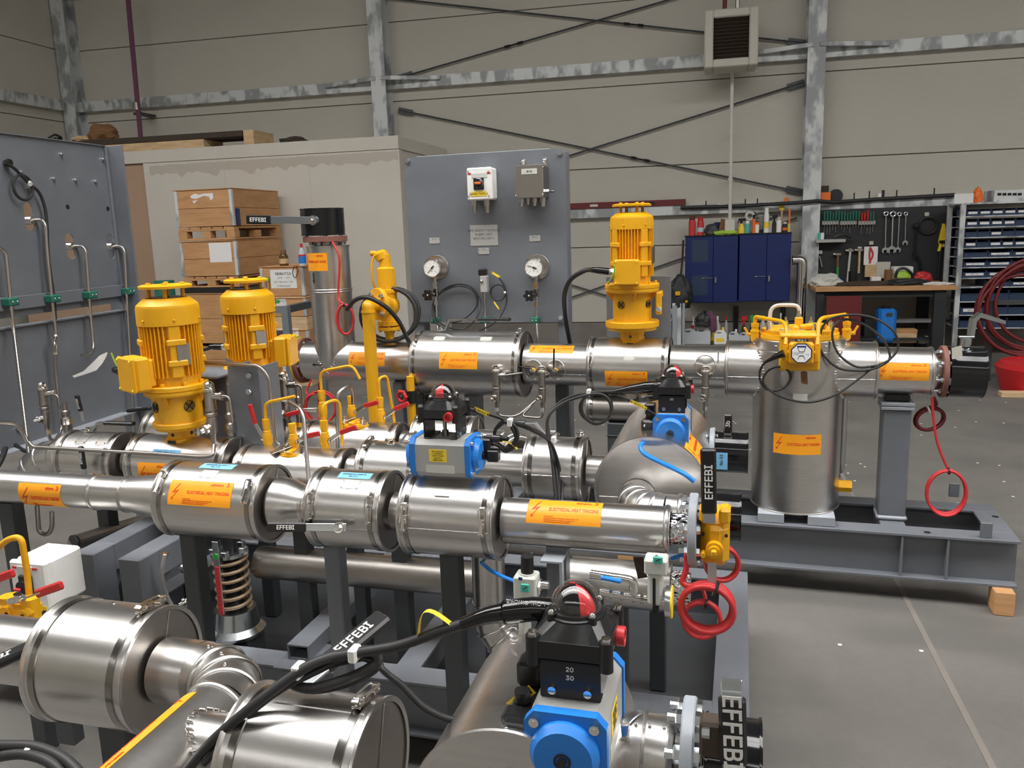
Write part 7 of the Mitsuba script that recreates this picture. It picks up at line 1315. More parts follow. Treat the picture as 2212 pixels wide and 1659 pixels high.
# ---------------------------------------------------------------- pallet crates beside the site room
def board_set(t, part, x0, x1, y0, y1, z0, z1, n=2, lid=False, mt='wood'):
    h = (z1 - z0) / n
    for i in range(n):
        a, b = z0 + i * h + .0015, z0 + (i + 1) * h - .0015
        for p, q in (((x0, y0, a), (x1, y0 + .02, b)), ((x0, y1 - .02, a), (x1, y1, b)), ((x0, y0 + .021, a), (x0 + .02, y1 - .021, b)), ((x1 - .02, y0 + .021, a), (x1, y1 - .021, b))): t.p('board', bb(p, q, .003), mt, False)
def hinges(t, x0, x1, y0, z0, z1, w=.03):
    for x, s in ((x0, 1), (x1, -1)):
        t.p('hinge', J(bb((x - .004 * (s > 0), y0 - .004, z0 + .005), (x + s * w, y0 - .0005, z1 - .005)), bb((min(x, x - s * .004), y0 - .004, z0 + .005), (max(x, x - s * .004), y0 + w, z1 - .005)), *[sphere((x + s * w * .5, y0 - .004, z), .006, 6) for z in np.linspace(z0 + .02, z1 - .02, 5)], cyl((x, y0 - .004, z0 + .005), (x, y0 - .004, z0 + .03), .010, 8)), 'galv', 30)
def pallet(lab, x0, x1, y0, y1, z0, z1, name='pallet'):
    t = Th(name, lab, 'pallet'); h = z1 - z0
    for i in range(5): a = x0 + (x1 - x0) * i / 5; t.p('deck_board', bb((a + .008, y0, z1 - .02), (a + (x1 - x0) / 5 - .008, y1, z1), .002), 'wood', False)
    t.p('cross_board', bb((x0, y0, z1 - .04), (x1, y0 + .09, z1 - .0205), .002), 'wood', False); t.p('cross_board', bb((x0, y1 - .09, z1 - .04), (x1, y1, z1 - .0205), .002), 'wood', False)
    for i in range(3):
        x = x0 + (x1 - x0 - .1) * i / 2
        for j in range(3): y = y0 + (y1 - y0 - .1) * j / 2; t.p('block', bb((x, y, z0 + .02), (x + .1, y + .1, z1 - .041), .002), 'wood', False)
        t.p('skid_board', bb((x, y0, z0), (x + .1, y1, z0 + .019), .002), 'wood', False)
    t.p('foot_board', bb((x0, y0 - .003, z0 - .0), (x1, y0 + .012, z0 + .019), .002), 'wood', False)
    return t
KY0, KY1 = 8.0, 9.0; kx0, kx1 = wx(380, 450, KY0), wx(502, 450, KY0); kz = lambda py: wz(500, py, KY0)
def crate(lab, za, zb, fy=KY0, x0=kx0, x1=kx1, y1=KY1, n=2, lid=True, name='pallet_collar'):
    t = Th(name, lab, 'crate'); board_set(t, 'board', x0, x1, fy, y1, za, zb, n); hinges(t, x0, x1, fy, za, zb)
    if lid: t.p('lid', bb((x0 - .015, fy - .012, zb), (x1 + .005, y1, zb + .008)), 'wood', False)
    return t
cr3 = crate('top wooden crate of the tall stack with torn white paper', kz(488), kz(407)); pallet('wooden pallet under the top crate of the tall stack', kx0, kx1, KY0, KY1, kz(517), kz(489))
cr2 = crate('middle wooden crate of the tall stack with a white sheet', kz(596), kz(520)); pallet('wooden pallet under the middle crate of the tall stack', kx0, kx1, KY0, KY1, kz(620), kz(597))
b1_ = crate('lower wooden crate behind the yellow pumps', kz(742), kz(634)); pallet('wooden pallet at the foot of the tall stack', kx0, kx1, KY0, KY1, .0, .14); crate('lowest wooden crate of the tall stack', .141, kz(748), lid=False)
one('dark_spacer', 'dark spacer frame between the crates behind the yellow pumps', 'frame', bb((kx0 - .01, KY0 - .01, kz(633)), (kx1 + .01, KY1, kz(621)), .002), 'black', False)
wy = KY0 - .0045
def kpoly(pts): return prism([(wx(a, b, KY0) , wz(a, b, KY0)) for a, b in pts][::-1], (0, KY0 - .001, 0), (1, 0, 0), (0, 0, 1), .001)
cr3.p('paper_scrap', J(kpoly([(411, 424), (421, 418), (430, 421), (441, 418), (460, 417), (461, 428), (455, 433), (452, 425), (440, 423), (431, 427), (421, 430), (413, 428)]), kpoly([(416, 434), (427, 432), (419, 441)])), 'paper', False, 'torn white paper remains')
cr2.p('paper_sheet', bb((wx(452, 540, KY0), KY0 - .0015, wz(452, 567, KY0)), (wx(503, 540, KY0) - .02, KY0 - .0005, wz(452, 525, KY0))), 'paper', False, 'blank white sheet')
cr3.p('band', bb((kx1 - .0, KY0 + .05, kz(487)), (kx1 + .02, KY0 + .11, kz(450)), .004), 'cab', False, 'blue plastic corner piece')
# labelled box stack
ex0, ex1, EY0, EY1 = wx(563, 600, 7.98) , wx(656, 600, 7.98), 7.98, 8.55; ez = lambda py: wz(610, py, EY0)
EX = [(577, 640, ('NDMJT12', '2036 - X03', 'HFO Service Tank', '2 HW Heater'), (583, 642), (583, 622)), (645, 684, ('NDMJT13', '2036 - X03', 'HFO Service Tank'), (596, 620), (645, 671)), (714, 750, ('NDMJT21', '2036 - X03', 'HFO Service Tank', '1 HW Heater'), (598, 648), (710, 750)), (770, 812, ('NDMJT22', '2036 - X03', 'HFO Service Tank', '1 HW Heater'), (596, 645), (770, 808))]
for i, (pt0, pb0, lines, lx, ly) in enumerate(EX):
    o = ('topmost', 'second', 'third', 'lowest')[i]; t = crate('%s wooden box with a paper label in the small stack%s' % (o, '' if i else ' reading NDMJT12'), ez(pb0) , ez(pt0), EY0, ex0, ex1, EY1, 1, True, 'wooden_box')
    one('box_base', 'plain wooden base under the %s labelled box of the small stack' % o, 'base', bb((ex0, EY0, ez((645, 713, 769, 834)[i]) if i < 3 else .0), (ex1, EY1, ez(pb0) - .003), .004), 'pale', False)
    a, b = PY(lx[0], ly[0], EY0), PY(lx[1], ly[1], EY0); k = t.p('paper_label', bb((a[0], EY0 - .0016, b[2]), (b[0], EY0 - .0004, a[2])), 'paper', False, 'white paper label with black print'); H = a[2] - b[2]; W = b[0] - a[0]
    for j, s in enumerate(lines):
        v = text(s, H * (.14 if j == 0 else .10), .0004, j == 0)[0]; w0 = v[:, 0].max() - v[:, 0].min(); t.p('print', textc(s, H * (.14 if j == 0 else .10), ((a[0] + b[0]) / 2, EY0 - .0017, a[2] - H * (.22 + .22 * j)), (1, 0, 0), (0, 0, 1), j == 0, .0004, min(w0, W * .92)), 'ink', False, None, k)
    g = PY(lx[0] - 6 if i in (0,) else (lx[0] + 1 if i == 1 else lx[1] - 6 if i == 2 else lx[0] - 3), ly[0] + (17 if i != 1 else 3), EY0); t.p('green_sticker', bb((g[0] - .03, EY0 - .0024, g[2] - .035), (g[0] + .035, EY0 - .0017, g[2])), 'green2', False, 'green sticker')
    if i < 2:
        for dx in ((.02, .055) if i == 0 else (.03,)): X = ex0 + .04 + dx; t.p('arrow_mark', J(bb((X - .003, EY0 - .0012, ez(pb0) + .05), (X + .003, EY0 - .0002, ez(pb0) + .16)), prism([(X - .010, ez(pb0) + .15), (X + .010, ez(pb0) + .15), (X, ez(pb0) + .18)], (0, EY0 - .0002, 0), (1, 0, 0), (0, 0, 1), .001)), 'ink', False, 'black upright arrow print')
zt_ = ez(577) + .009; x = wx(614, 572, 8.1); t = Th('glass_jar', 'dark amber glass jar with a lid on the labelled box stack', 'jar'); hj = wz(614, 540, 8.1) - zt_
t.p('body', lathe([(0, 0), (.045, 0), (.047, .01), (.047, hj * .6), (.028, hj * .75), (.028, hj * .8), (0, hj * .8)], (x, 8.1, zt_), ZE, 20), 'amber', 50); t.p('lid', cyl((x, 8.1, zt_ + hj * .78), (x, 8.1, zt_ + hj), .031, 16), 'brown'); t.p('label', lathe([(.0475, 0), (.0475, hj * .32)], (x, 8.1, zt_ + hj * .14), ZE, 20), 'pale', True)
x = wx(654, 570, 8.06); t = Th('plastic_bottle', 'clear plastic bottle with a blue label and red cap on the labelled box stack', 'bottle'); hj = wz(654, 526, 8.06) - zt_
t.p('body', lathe([(0, 0), (.036, 0), (.038, .01), (.038, hj * .6), (.014, hj * .82), (0, hj * .82)], (x, 8.06, zt_), ZE, 20), 'cloud', 50); t.p('cap', cyl((x, 8.06, zt_ + hj * .82), (x, 8.06, zt_ + hj), .014, 12), 'redc'); t.p('label', lathe([(.0385, 0), (.0385, hj * .32)], (x, 8.06, zt_ + hj * .10), ZE, 20), 'blue', True); t.p('label_band', lathe([(.0387, 0), (.0387, hj * .08)], (x, 8.06, zt_ + hj * .42), ZE, 20), 'redc', True)
one('cable_tie_loop', 'thin black cord loop hanging over the NDMJT12 label', 'cord', tube(spl([PY(636, 574, 7.97), PY(632, 590, 7.95), PY(638, 600, 7.95), PY(644, 585, 7.95), PY(640, 575, 7.97), PY(662, 579, 7.97)], 6), .004, 6), 'black', 50)
# dark steel stand in front of the boxes, green sander behind the left pump
fy = 6.6; t = Th('steel_stand', 'dark grey steel stand frame in front of the labelled boxes', 'stand'); q = lambda a, b: PY(a, b, fy); X = q(620, 700)[0]; zz_ = q(612, 676)[2]
t.p('post', bb((X - .03, fy - .03, 0), (X + .03, fy + .03, zz_)), 'grey', False); t.p('post', bb((X - .03, fy + .6, 0), (X + .03, fy + .66, zz_)), 'grey', False); t.p('top_bar', bb((q(560, 680)[0] - .35, fy - .03, zz_ - .0), (X + .03, fy + .03, zz_ + .06)), 'grey', False); t.p('top_bar', bb((X - .03, fy + .03, zz_), (X + .03, fy + .6, zz_ + .06)), 'dgrey', False)
for py in (722, 760): z = q(600, py)[2]; t.p('bar', bb((q(560, 680)[0] - .3, fy - .02, z - .03), (X - .03, fy + .02, z + .03)), 'dgrey', False)
t.p('post', bb((q(560, 680)[0] - .35, fy - .03, 0), (q(560, 680)[0] - .29, fy + .03, zz_)), 'grey', False)
one('green_can', 'grey green can standing behind the left yellow pump', 'can', J(cyl(PY(354, 618, 6.9) * A([1, 1, 0]), PY(354, 606, 6.9), .09, 20)), 'green')
# ---------------------------------------------------------------- supports of the rows, spring hanger, left box sections
def post(lab, x, y, z0, z1, w=.05, mt='dgrey', F=M): return one('pipe_post', lab, 'post', F.m(bb((x - w / 2, y - w / 2, z0), (x + w / 2, y + w / 2, z1), .003)), mt, False)
pxm = mx(YA, 728, 1250)
for i, (x, y, r, dz) in enumerate(((pxm, YA, RA, 0), ((a3[0] + a3[1]) / 2 - .02, YA, RA, 0), (mx(YA, 1205, 1180), YA, .052, 0), (a1[0] + .04, YA, RA, 0), ((b1[0] + b1[1]) / 2, YB, RB, .042), (b2[1] - .06, YB, RB, .042), ((b3[0] + b3[1]) / 2, YB, RB, .066), ((b4[0] + b4[1]) / 2, YB, RB, .036), ((b6[0] + b6[1]) / 2, YB, RB, 0), (c1[0] + .1, YC, RC, .03), (c2[0] + .1, YC, RC, .03), (c3[0] + .15, YC, RC, .052), (c4[0] + .1, YC, RC, .02), (vc[0], 2.45, RV, .015))):
    post(('grey post under the second front row drum', 'dark post under the front drum that carries the actuator', 'grey post under the right front row pipe', 'dark post under the leftmost front row drum', 'post under the far left second row drum', 'post under the left pump drum', 'post under the second row strainer', 'post under the lever drum', 'post under the drum with the cable bundle', 'post under the third row drum behind the left pump', 'post under the second pump drum', 'post under the third row strainer', 'post under the third row drum behind the actuator', 'post under the round vessel')[i], x, y, FZ + (.03 if 0 else -.14), ZM - dz - r + .003, .05 if i else .045, 'grey' if i in (0, 2) else 'dgrey')
one('saddle_bracket', 'pale angle bracket under the right front row pipe', 'bracket', J(M.m(bb((mx(YA, 1182, 1175), YA - .08, ZM - .078), (mx(YA, 1228, 1175), YA + .03, ZM - .072), .001)), M.m(bb((mx(YA, 1222, 1175), YA - .08, ZM - .16), (mx(YA, 1228, 1175), YA - .06, ZM - .078)))), 'lgrey', False)
post('post below the left pipe of the front row', mx(YA, 20, 1068), YA, .0, ZM - .047, .05); 
post('post below the nearest drum at the lower left', (z1R[0] + z1R[1]) / 2, Y0, 0, Z0_ - R0_ + .003, .06); post('post below the nearest drum at the bottom edge', (z2R[0] + z2R[1]) / 2, Yn, 0, Z0_ - .097, .06)
hx, hy = M.pz(512, 1352, .30)[:2]; sp_ = Th('spring_hanger', 'spring hanger with a brown coil spring, zinc base and a red scale', 'spring hanger'); zs0, zs1 = zat(M, hx, hy, 1312), zat(M, hx, hy, 1196); rs = 38 * depth(M, hx, hy, .4) / FL
n = 150; a = np.linspace(0, 2 * math.pi * 6.6, n); f = np.linspace(0, 1, n); hgt = np.clip((f - .06) / .88, 0, 1)
sp_.p('spring', tube(np.stack([hx + (rs - .006) * np.cos(a), hy + (rs - .006) * np.sin(a), zs0 + .008 + (zs1 - zs0 - .016) * hgt], 1) @ M.R.T, .0065, 10), 'spring', 60)
sp_.p('base', lathe([(0, 0), (rs * 1.55, 0), (rs * 1.6, .012), (rs * 1.3, .03), (rs * 1.15, zs0 - FZ - .0), (0, zs0 - FZ)], M(hx, hy, FZ + .001), ZE, 40), 'zinc', 25); sp_.p('top_plate', J(cyl(M(hx, hy, zs1), M(hx, hy, zs1 + .012), rs * 1.02, 32), *[M.m(box((hx + (rs * .85) * math.cos(q), hy + rs * .85 * math.sin(q), zs1 + .018), (.02, .02, .018), .002)) for q in np.arange(5) * 1.257]), 'zinc', False)
sp_.p('core', cyl(M(hx, hy, zs0), M(hx, hy, ZM - RA), rs * .45, 20), 'black')
sp_.p('foot', M.m(bb((hx - .07, hy - .05, FZ - .14), (hx + .07, hy + .05, FZ + .001))), 'dgrey', False)
q0, q1 = MP(479, 1327, hy - rs * 1.25), MP(464, 1170, hy - rs * 1.25); d = unit(q1 - q0); sp_.p('scale_bar', box((q0 + q1) / 2, (np.linalg.norm(q1 - q0), .022, .004), .001, basis(d, -YE)), 'zinc', False)
m_ = q0 + (q1 - q0) * .66; k = sp_.p('red_scale', box((q0 + m_) / 2 - YE * .003, (np.linalg.norm(m_ - q0), .015, .002), 0, basis(d, -YE)), 'redc', False, 'red scale strip'); g_ = q0 + (q1 - q0) * .80; sp_.p('green_mark', cyl(g_ - YE * .002, g_ - YE * .0045, .0105, 20), 'green2', 30, 'round green mark')
sp_.p('graduation', J(*[box(q0 + (m_ - q0) * f - YE * .0042, (.0012, .008, .0006), 0, basis(d, -YE)) for f in np.linspace(.05, .95, 12)]), 'ink', False, None, k)
Yl = 2.0
for i, (pa, pb, pt_y) in enumerate(((163, 206, 1196), (259, 305, 1209))):
    xa_, xb_ = mx(Yl, pa, pt_y + 40), mx(Yl, pb, pt_y + 40); zt = zat(M, (xa_ + xb_) / 2, Yl, pt_y)
    t = Th('box_section_frame', '%s grey box section leg with a beam running back under the second row' % ('left', 'right')[i], 'frame')
    t.p('leg', M.m(bb((xa_, Yl, FZ - .18), (xb_, Yl + .09, zt), .003)), 'grey', False); t.p('beam', M.m(bb((xa_, Yl + .091, zt - .09), (xb_, 2.8, zt), .003)), 'grey', False)
    t.p('gusset', prism([(0, 0), (.10, 0), (0, -.10)], M((xa_ + xb_) / 2, Yl + .09, zt - .09), YE, ZE, .008), 'grey', False)
def ctube(lab, name, cat, pts, r, mt, F=M, rad=.04, seg=10, sm=60, n=8, curve=False, grp=None):
    P = [F(*F.py(a, b, y)) for a, b, y in pts]; t = Th(name, lab, cat, grp); t.p('run', tube(spl(P, n) if curve else fil(P, rad, 6), r, seg), mt, sm); return t
t = ctube('dark open pipe lying on the left box section beam', 'drain_pipe', 'pipe', [(160, 1172, 2.15), (330, 1120, 2.6)], .026, 'dull'); t.p('mouth', cyl(MP(161, 1171.5, 2.148), MP(158.5, 1172.5, 2.144), .0262, 24), 'black')
ctube('dark brown rail below the leftmost front drum', 'rail', 'rail', [(345, 1200, 2.1), (470, 1152, 2.5)], .014, 'brown'); ctube('grey drain hose hanging beside the right box section leg', 'hose', 'hose', [(356, 1198, 2.05), (350, 1240, 2.05), (362, 1290, 2.08), (385, 1330, 2.12)], .006, 'alu', curve=True)
# ---------------------------------------------------------------- thin steel tubes
for lab, pts, r in (('long thin steel tube crossing in front of the left second row drums', [(62, 955, 2.22), (72, 966, 2.22), (300, 978, 2.22), (440, 987, 2.22), (461, 984, 2.22), (462, 962, 2.25)], .0062), ('bent steel tube passing over the grey channel plate', [(428, 783, 2.42), (560, 790, 2.38), (581, 815, 2.38), (596, 955, 2.38), (612, 968, 2.38), (626, 950, 2.38), (628, 915, 2.38)], .0065),
        ('bent steel tube rising in front of the second row strainer', [(626, 868, 2.30), (655, 885, 2.24), (660, 960, 2.2), (668, 1045, 2.16)], .0065), ('bent steel tube arching over the third row strainer', [(730, 972, 2.5), (728, 848, 2.5), (757, 830, 2.56), (762, 850, 2.6), (762, 872, 2.62)], .0065), ('steel U tube hanging below the left front row pipe', [(80, 1092, 1.95), (84, 1150, 1.95), (103, 1156, 1.95), (113, 1140, 1.95), (112, 1105, 1.95)], .0068)):
    ctube(lab, 'impulse_tube', 'tube', pts, r, 'dull')
t = Th('fitting_row', 'row of small bright pipe fittings behind the left front row pipe', 'fittings'); q = MP(105, 1030, 2.12); q2 = MP(255, 1036, 2.12); d = unit(q2 - q); L = np.linalg.norm(q2 - q)
for i, (f, r) in enumerate(((.0, .012), (.14, .015), (.27, .011), (.40, .014), (.52, .016), (.64, .011), (.76, .014))): t.p('fitting', cyl(q + d * L * f, q + d * L * (f + .13), r, 6 if i % 2 else 14), 'chrome')
t.p('yellow_end', cyl(q + d * L * .89, q + d * L * 1.02, .011, 12), 'yellow')
# ---------------------------------------------------------------- left foreground: white switch box, yellow valve block
t = Th('isolator_switch', 'white isolator switch box with a red marked knob at the left edge', 'switch'); yw = 1.72; w0, w1, wz1, wz0 = mx(yw, 25, 1260), mx(yw, 100, 1260), zat(M, mx(yw, 62, 1250), yw, 1214), zat(M, mx(yw, 62, 1250), yw, 1318)
t.p('housing', M.m(bb((w0, yw + .02, wz0), (w1, yw + .14, wz1), .008)), 'white', False); t.p('cover', M.m(bb((w0 - .002, yw, wz0), (w1 + .002, yw + .019, wz1), .006)), 'white', False)
cx_ = (w0 + w1) / 2 - .006; t.p('knob_plate', M.m(bb((cx_ - .022, yw - .008, wz1 - .095), (cx_ + .022, yw, wz1 - .040), .002)), 'black', False); t.p('dial', cyl(M(cx_, yw - .008, wz1 - .068), M(cx_, yw - .022, wz1 - .068), .018, 24), 'black'); t.p('pointer', M.m(bb((cx_ - .02, yw - .03, wz1 - .076), (cx_ + .002, yw - .022, wz1 - .068), .002)), 'redc', False)
t.p('label', M.m(bb((cx_ - .026, yw - .003, wz1 - .034), (cx_ + .026, yw, wz1 - .014))), 'beige2', False)
for s in (-1, 1): t.p('mark', M.m(bb((cx_ + s * .034 - .008, yw - .002, wz1 - .022), (cx_ + s * .034 + .008, yw, wz1 - .016))), 'redc', False, 'red mark')
t.p('warning_strip', M.m(bb((cx_ + .0, yw - .002, wz0 + .004), (w1 - .01, yw, wz0 + .016))), 'yellow2', False); t.p('mount', M.m(bb((cx_ - .03, yw + .05, FZ - .14), (cx_ + .03, yw + .09, wz0 - .0))), 'dgrey', False)
ctube('yellow bent tube arching in front of the white switch box', 'impulse_tube', 'tube', [(-25, 1200, 1.45), (20, 1163, 1.45), (46, 1160, 1.45), (58, 1230, 1.45), (65, 1300, 1.45)], .0075, 'yellow', rad=.05)
vb0 = MP(45, 1315, 1.42); t = Th('valve_block', 'yellow cast valve block at the left edge above the nearest pipe', 'valve'); t.p('body', J(M.m(box(M.loc(vb0), (.09, .05, .035), .008)), cyl(vb0 - XE * .03 - ZE * .05, vb0 - XE * .03 + ZE * .03, .02, 16), cyl(vb0 + XE * .03 - ZE * .02, vb0 + XE * .03 + ZE * .03, .02, 16), cyl(vb0 - XE * .015 - YE * .03, vb0 - XE * .015 + YE * .01, .016, 16), cyl(vb0 + XE * .035 - YE * .03, vb0 + XE * .035, .013, 12)), 'yellow')
t.p('port', J(*[cyl(vb0 + XE * x - YE * .0295, vb0 + XE * x - YE * .031, .005, 10) for x in (-.01, .035)]), 'black'); t.p('stem', J(cyl(MP(20, 1300, 1.40), MP(50, 1292, 1.40), .008, 10), cyl(MP(38, 1300, 1.4), MP(38, 1283, 1.4), .010, 6)), 'chrome'); t.p('foot', cyl(vb0 - ZE * .05, A0.c(M.loc(vb0)[0]) + YE * (1.42 - Y0) * 0 + YE * .0 + ZE * .03, .012, 10), 'yellow')
for i, (p, q) in enumerate((((48, 1294), (135, 1263)), ((-40, 1262), (30, 1237)))):
    t = Th('red_lever', '%s red lever in front of the white switch box' % ('lower right', 'upper left cut off')[i], 'lever'); a, b = MP(*p, 1.40), MP(*q, 1.38); d = unit(b - a); L = np.linalg.norm(b - a); t.p('bar', box(a + d * L * .25, (L * .5, .012, .004), .001, basis(d)), 'steel2', False); t.p('grip', box(a + d * L * .68, (L * .64, .010, .020), .004, basis(d)), 'red', False)
# ---------------------------------------------------------------- near levers and the near round vessel
lever('large black lever with white lettering lying over the nearest drum at the left edge', MP(245, 1318, Y0 + .02), MP(-60, 1455, Y0 - .12) - MP(245, 1318, Y0 + .02), ZE, .30, .030, .006, .62, True, words='EFFEBI')
lp0 = MP(626, 1552, Yn + .01); ld = MP(830, 1335, Yn + .2) - MP(655, 1480, Yn + .05)
lever('cranked black lever with white lettering rising from the bottom drum under the cables', MP(655, 1475, Yn + .05), ld, -YE + ZE * .6 - XE * .3, np.linalg.norm(ld), .028, .006, .78, False, plate=False, words='EFFEBI')
t = Th('lever_base', 'zinc lever foot with a large nut on the bottom drum', 'bracket'); e = MP(655, 1475, Yn + .05); f0 = MP(608, 1568, Yn - .015); t.p('foot', J(box((f0 + lp0) / 2 + ZE * .003, (.07, .032, .006), .002, basis(lp0 - f0)), box((lp0 + e) / 2, (np.linalg.norm(e - lp0) + .004, .030, .006), .002, basis(e - lp0, -YE))), 'zinc', False); t.p('nut', J(cyl(lp0 - XE * .012 - ZE * .012, lp0 - XE * .012 + ZE * .010, .013, 20), hexb(lp0 - XE * .012 + ZE * .008, ZE, .011, .010)), 'chrome'); t.p('stem', cyl(AN.c(M.loc(lp0)[0]) + ZE * .09, lp0, .010, 12), 'zinc')
nc = M.py(1105, 1760, Yn - .05); ANV = Ax(M, (nc[0], .86, nc[2]), (0, 1, 0), (1, 0, 0)); RN = .125
t = Th('round_vessel', 'near round steel clad vessel below the near actuator at the bottom edge', 'vessel'); t.p('shell', lathe([(RN - .006, 0), (RN + .003, 0), (RN + .004, .004), (RN, .009), (RN, .26), (RN - .006, .26)], ANV.c(0), ANV.d, 64), 'steel', 35); t.p('front_plate', lathe([(RN - .004, 0), (0, 0)], ANV.c(.003), ANV.d, 64), 'steel', False); t.p('rear_plate', lathe([(RN - .004, 0), (0, 0)][::-1], ANV.c(.258), -ANV.d, 64), 'steel', False)
post('post below the near round vessel', nc[0], .98, 0, nc[2] - RN + .003, .06)
AQ = Ax(M, (0, 1.06, M.py(1400, 1625, 1.06)[2])); q0 = mx(1.06, 1325, 1620); q1 = mx(1.06, 1457, 1620); q2 = mx(1.06, 1474, 1620); q3 = mx(1.06, 1507, 1620)
t = Th('clad_elbow', 'crumpled steel clad outlet with raised ribs right of the near actuator', 'pipe'); t.p('shell', lathe([(.03, 0), (.050, .0), (.053, (q1 - q0) * .5), (.057, (q1 - q0) * .52), (.053, (q1 - q0) * .56), (.054, (q1 - q0) * .9), (.058, (q1 - q0) * .93), (.054, q1 - q0), (.03, q1 - q0)], AQ.c(q0), AQ.d, 44), 'steel', 35)
for x in (.15, .4, .62, .85): t.p('rivet', sphere(AQ.at(q0 + (q1 - q0) * x, .3, .0545), .003, 8), 'chrome', 60)
t.p('clamp_strap', lathe([(.0545, 0), (.0565, .001), (.0565, .011), (.0545, .012)], AQ.c(q0 + .022), unit(AQ.d - YE * .5), 44), 'zinc', 35); t.p('clamp_lock', mv(box((0, 0, 0), (.016, .022, .010), .002), np.stack([AQ.d, AQ.tan(.6), AQ.rad(.6)], 1), AQ.at(q0 + .02, .6, .06)), 'chrome', False)
one('pipe_neck', 'dark neck between the near clad outlet and the light grey flange', 'collar', cyl(AQ.c(q1 + .001), AQ.c(q2 - .001), .030, 28), 'dull'); flange('flange', 'near light grey flange with white bolt heads at the bottom edge', AQ, q2, .082, q3 - q2 - .003, 'lgrey', 8, .012, .02, a0=.15)
bvalve('near black ball valve at the bottom edge behind the lever', AQ, q3 + .010, .062, .075, 'gloss'); post('post below the near black ball valve', q3 + .05, 1.06, 0, AQ.o[2] - .058, .05)
la, lb_ = MP(1585, 1650, .985), MP(1580, 1468, .985); lever('near black lever with white lettering and a zinc end at the bottom right', la, lb_ - la, -YE, np.linalg.norm(lb_ - la) * .80, .028, .006, 1., True, plate=False, words='EFFEBI', tsize=.8); d = unit(lb_ - la); L = np.linalg.norm(lb_ - la)
t = Th('lever_tip', 'bare zinc end of the near black lever at the bottom right', 'lever'); t.p('plate', box(la + d * L * .90, (L * .22, .027, .004), .002, basis(d, -YE)), 'zinc', False)
t = Th('valve_stem', 'brown valve stem block behind the near black lever', 'valve'); t.p('block', M.m(box(M.loc(MP(1550, 1590, 1.0)), (.045, .03, .05), .004)), 'dbrown', False); t.p('bolt', hexb(MP(1533, 1582, .985), -XE, .008, .010), 'zinc')
# ---------------------------------------------------------------- air treatment under the front row
ya = 1.80
def rblock(px, py, s, y=ya): return M.m(box(M.py(px, py, y), s, .004))
t = Th('air_regulator', 'pale grey air regulator with a black knob and a mint dial below the front row', 'regulator'); t.p('body', rblock(1138, 1265, (.055, .05, .062)), 'beige2', False); t.p('neck', cyl(MP(1139, 1245, ya), MP(1139, 1236, ya), .02, 20), 'beige2'); t.p('knob', cyl(MP(1139, 1238, ya), MP(1139, 1201, ya), .0155, 16), 'black'); t.p('dial', rblock(1134, 1270, (.022, .006, .022), ya - .026), 'mint', False); t.p('dial_needle', box(MP(1134, 1270, ya - .030), (.012, .001, .0015), 0, M.R @ ry(-.7)), 'ink', False); t.p('badge', rblock(1124, 1250, (.010, .004, .008), ya - .026), 'cab', False); t.p('outlet', J(cyl(MP(1160, 1263, ya), MP(1186, 1264, ya), .010, 14), cyl(MP(1163, 1263, ya), MP(1170, 1263, ya), .014, 6)), 'chrome'); t.p('bowl', J(cyl(MP(1134, 1290, ya), MP(1134, 1370, ya), .016, 16), cyl(MP(1134, 1370, ya), MP(1134, 1384, ya), .007, 10)), 'beige2')
t = Th('air_filter', 'pale grey air filter with a long slotted bowl and a mint dial', 'filter'); t.p('head', rblock(1418, 1218, (.052, .05, .036)), 'beige2', False); t.p('dial', rblock(1421, 1210, (.022, .006, .018), ya - .026), 'mint', False); t.p('dial_needle', box(MP(1421, 1210, ya - .030), (.012, .001, .0015), 0, M.R @ ry(-.5)), 'ink', False); t.p('bowl', M.m(bb((mx(ya, 1400, 1260), ya - .02, M.py(1418, 1302, ya)[2]), (mx(ya, 1432, 1260), ya + .02, M.py(1418, 1233, ya)[2]), .006)), 'beige2', False); t.p('slot', M.m(bb((mx(ya, 1412, 1260), ya - .022, M.py(1418, 1300, ya)[2]), (mx(ya, 1418, 1260), ya - .018, M.py(1418, 1242, ya)[2]))), 'black', False); t.p('drain', cyl(MP(1417, 1305, ya), MP(1416, 1322, ya), .0075, 12), 'black'); t.p('hanger', cyl(MP(1418, 1205, ya), MP(1418, 1190, YA), .006, 8), 'dull')
t = Th('air_manifold', 'bright threaded air pipe with a blue lever valve and a yellow capped flange', 'manifold'); a, b = MP(1296, 1278, ya), MP(1438, 1299, ya); t.p('pipe', cyl(a, b, .009, 14), 'chrome')
for f in (.15, .32, .50, .62, .76, .9): c = a + (b - a) * f; t.p('coupling', cyl(c, c + (b - a) * .05, .0125, 12), 'chrome')
t.p('branch', tube(fil([MP(1370, 1288, ya), MP(1368, 1255, ya), MP(1345, 1250, ya), MP(1275, 1240, ya)], .03, 6), .0105, 12), 'chrome', 60); t.p('lever', box((MP(1298, 1247, ya - .02) + MP(1342, 1256, ya - .02)) / 2, (np.linalg.norm(MP(1298, 1247, ya) - MP(1342, 1256, ya)), .012, .010), .003, basis(MP(1342, 1256, ya) - MP(1298, 1247, ya))), 'tubing', False); t.p('flange', cyl(b, b + XE * .012, .036, 28), 'zinc'); t.p('yellow_cap', cyl(b + XE * .0121, b + XE * .016, .037, 28), 'yellow2'); t.p('holder', cyl(MP(1300, 1275, ya), MP(1300, 1275, ya) * A([1, 1, 0]) + ZE * (FZ - .1), .008, 8), 'dull')
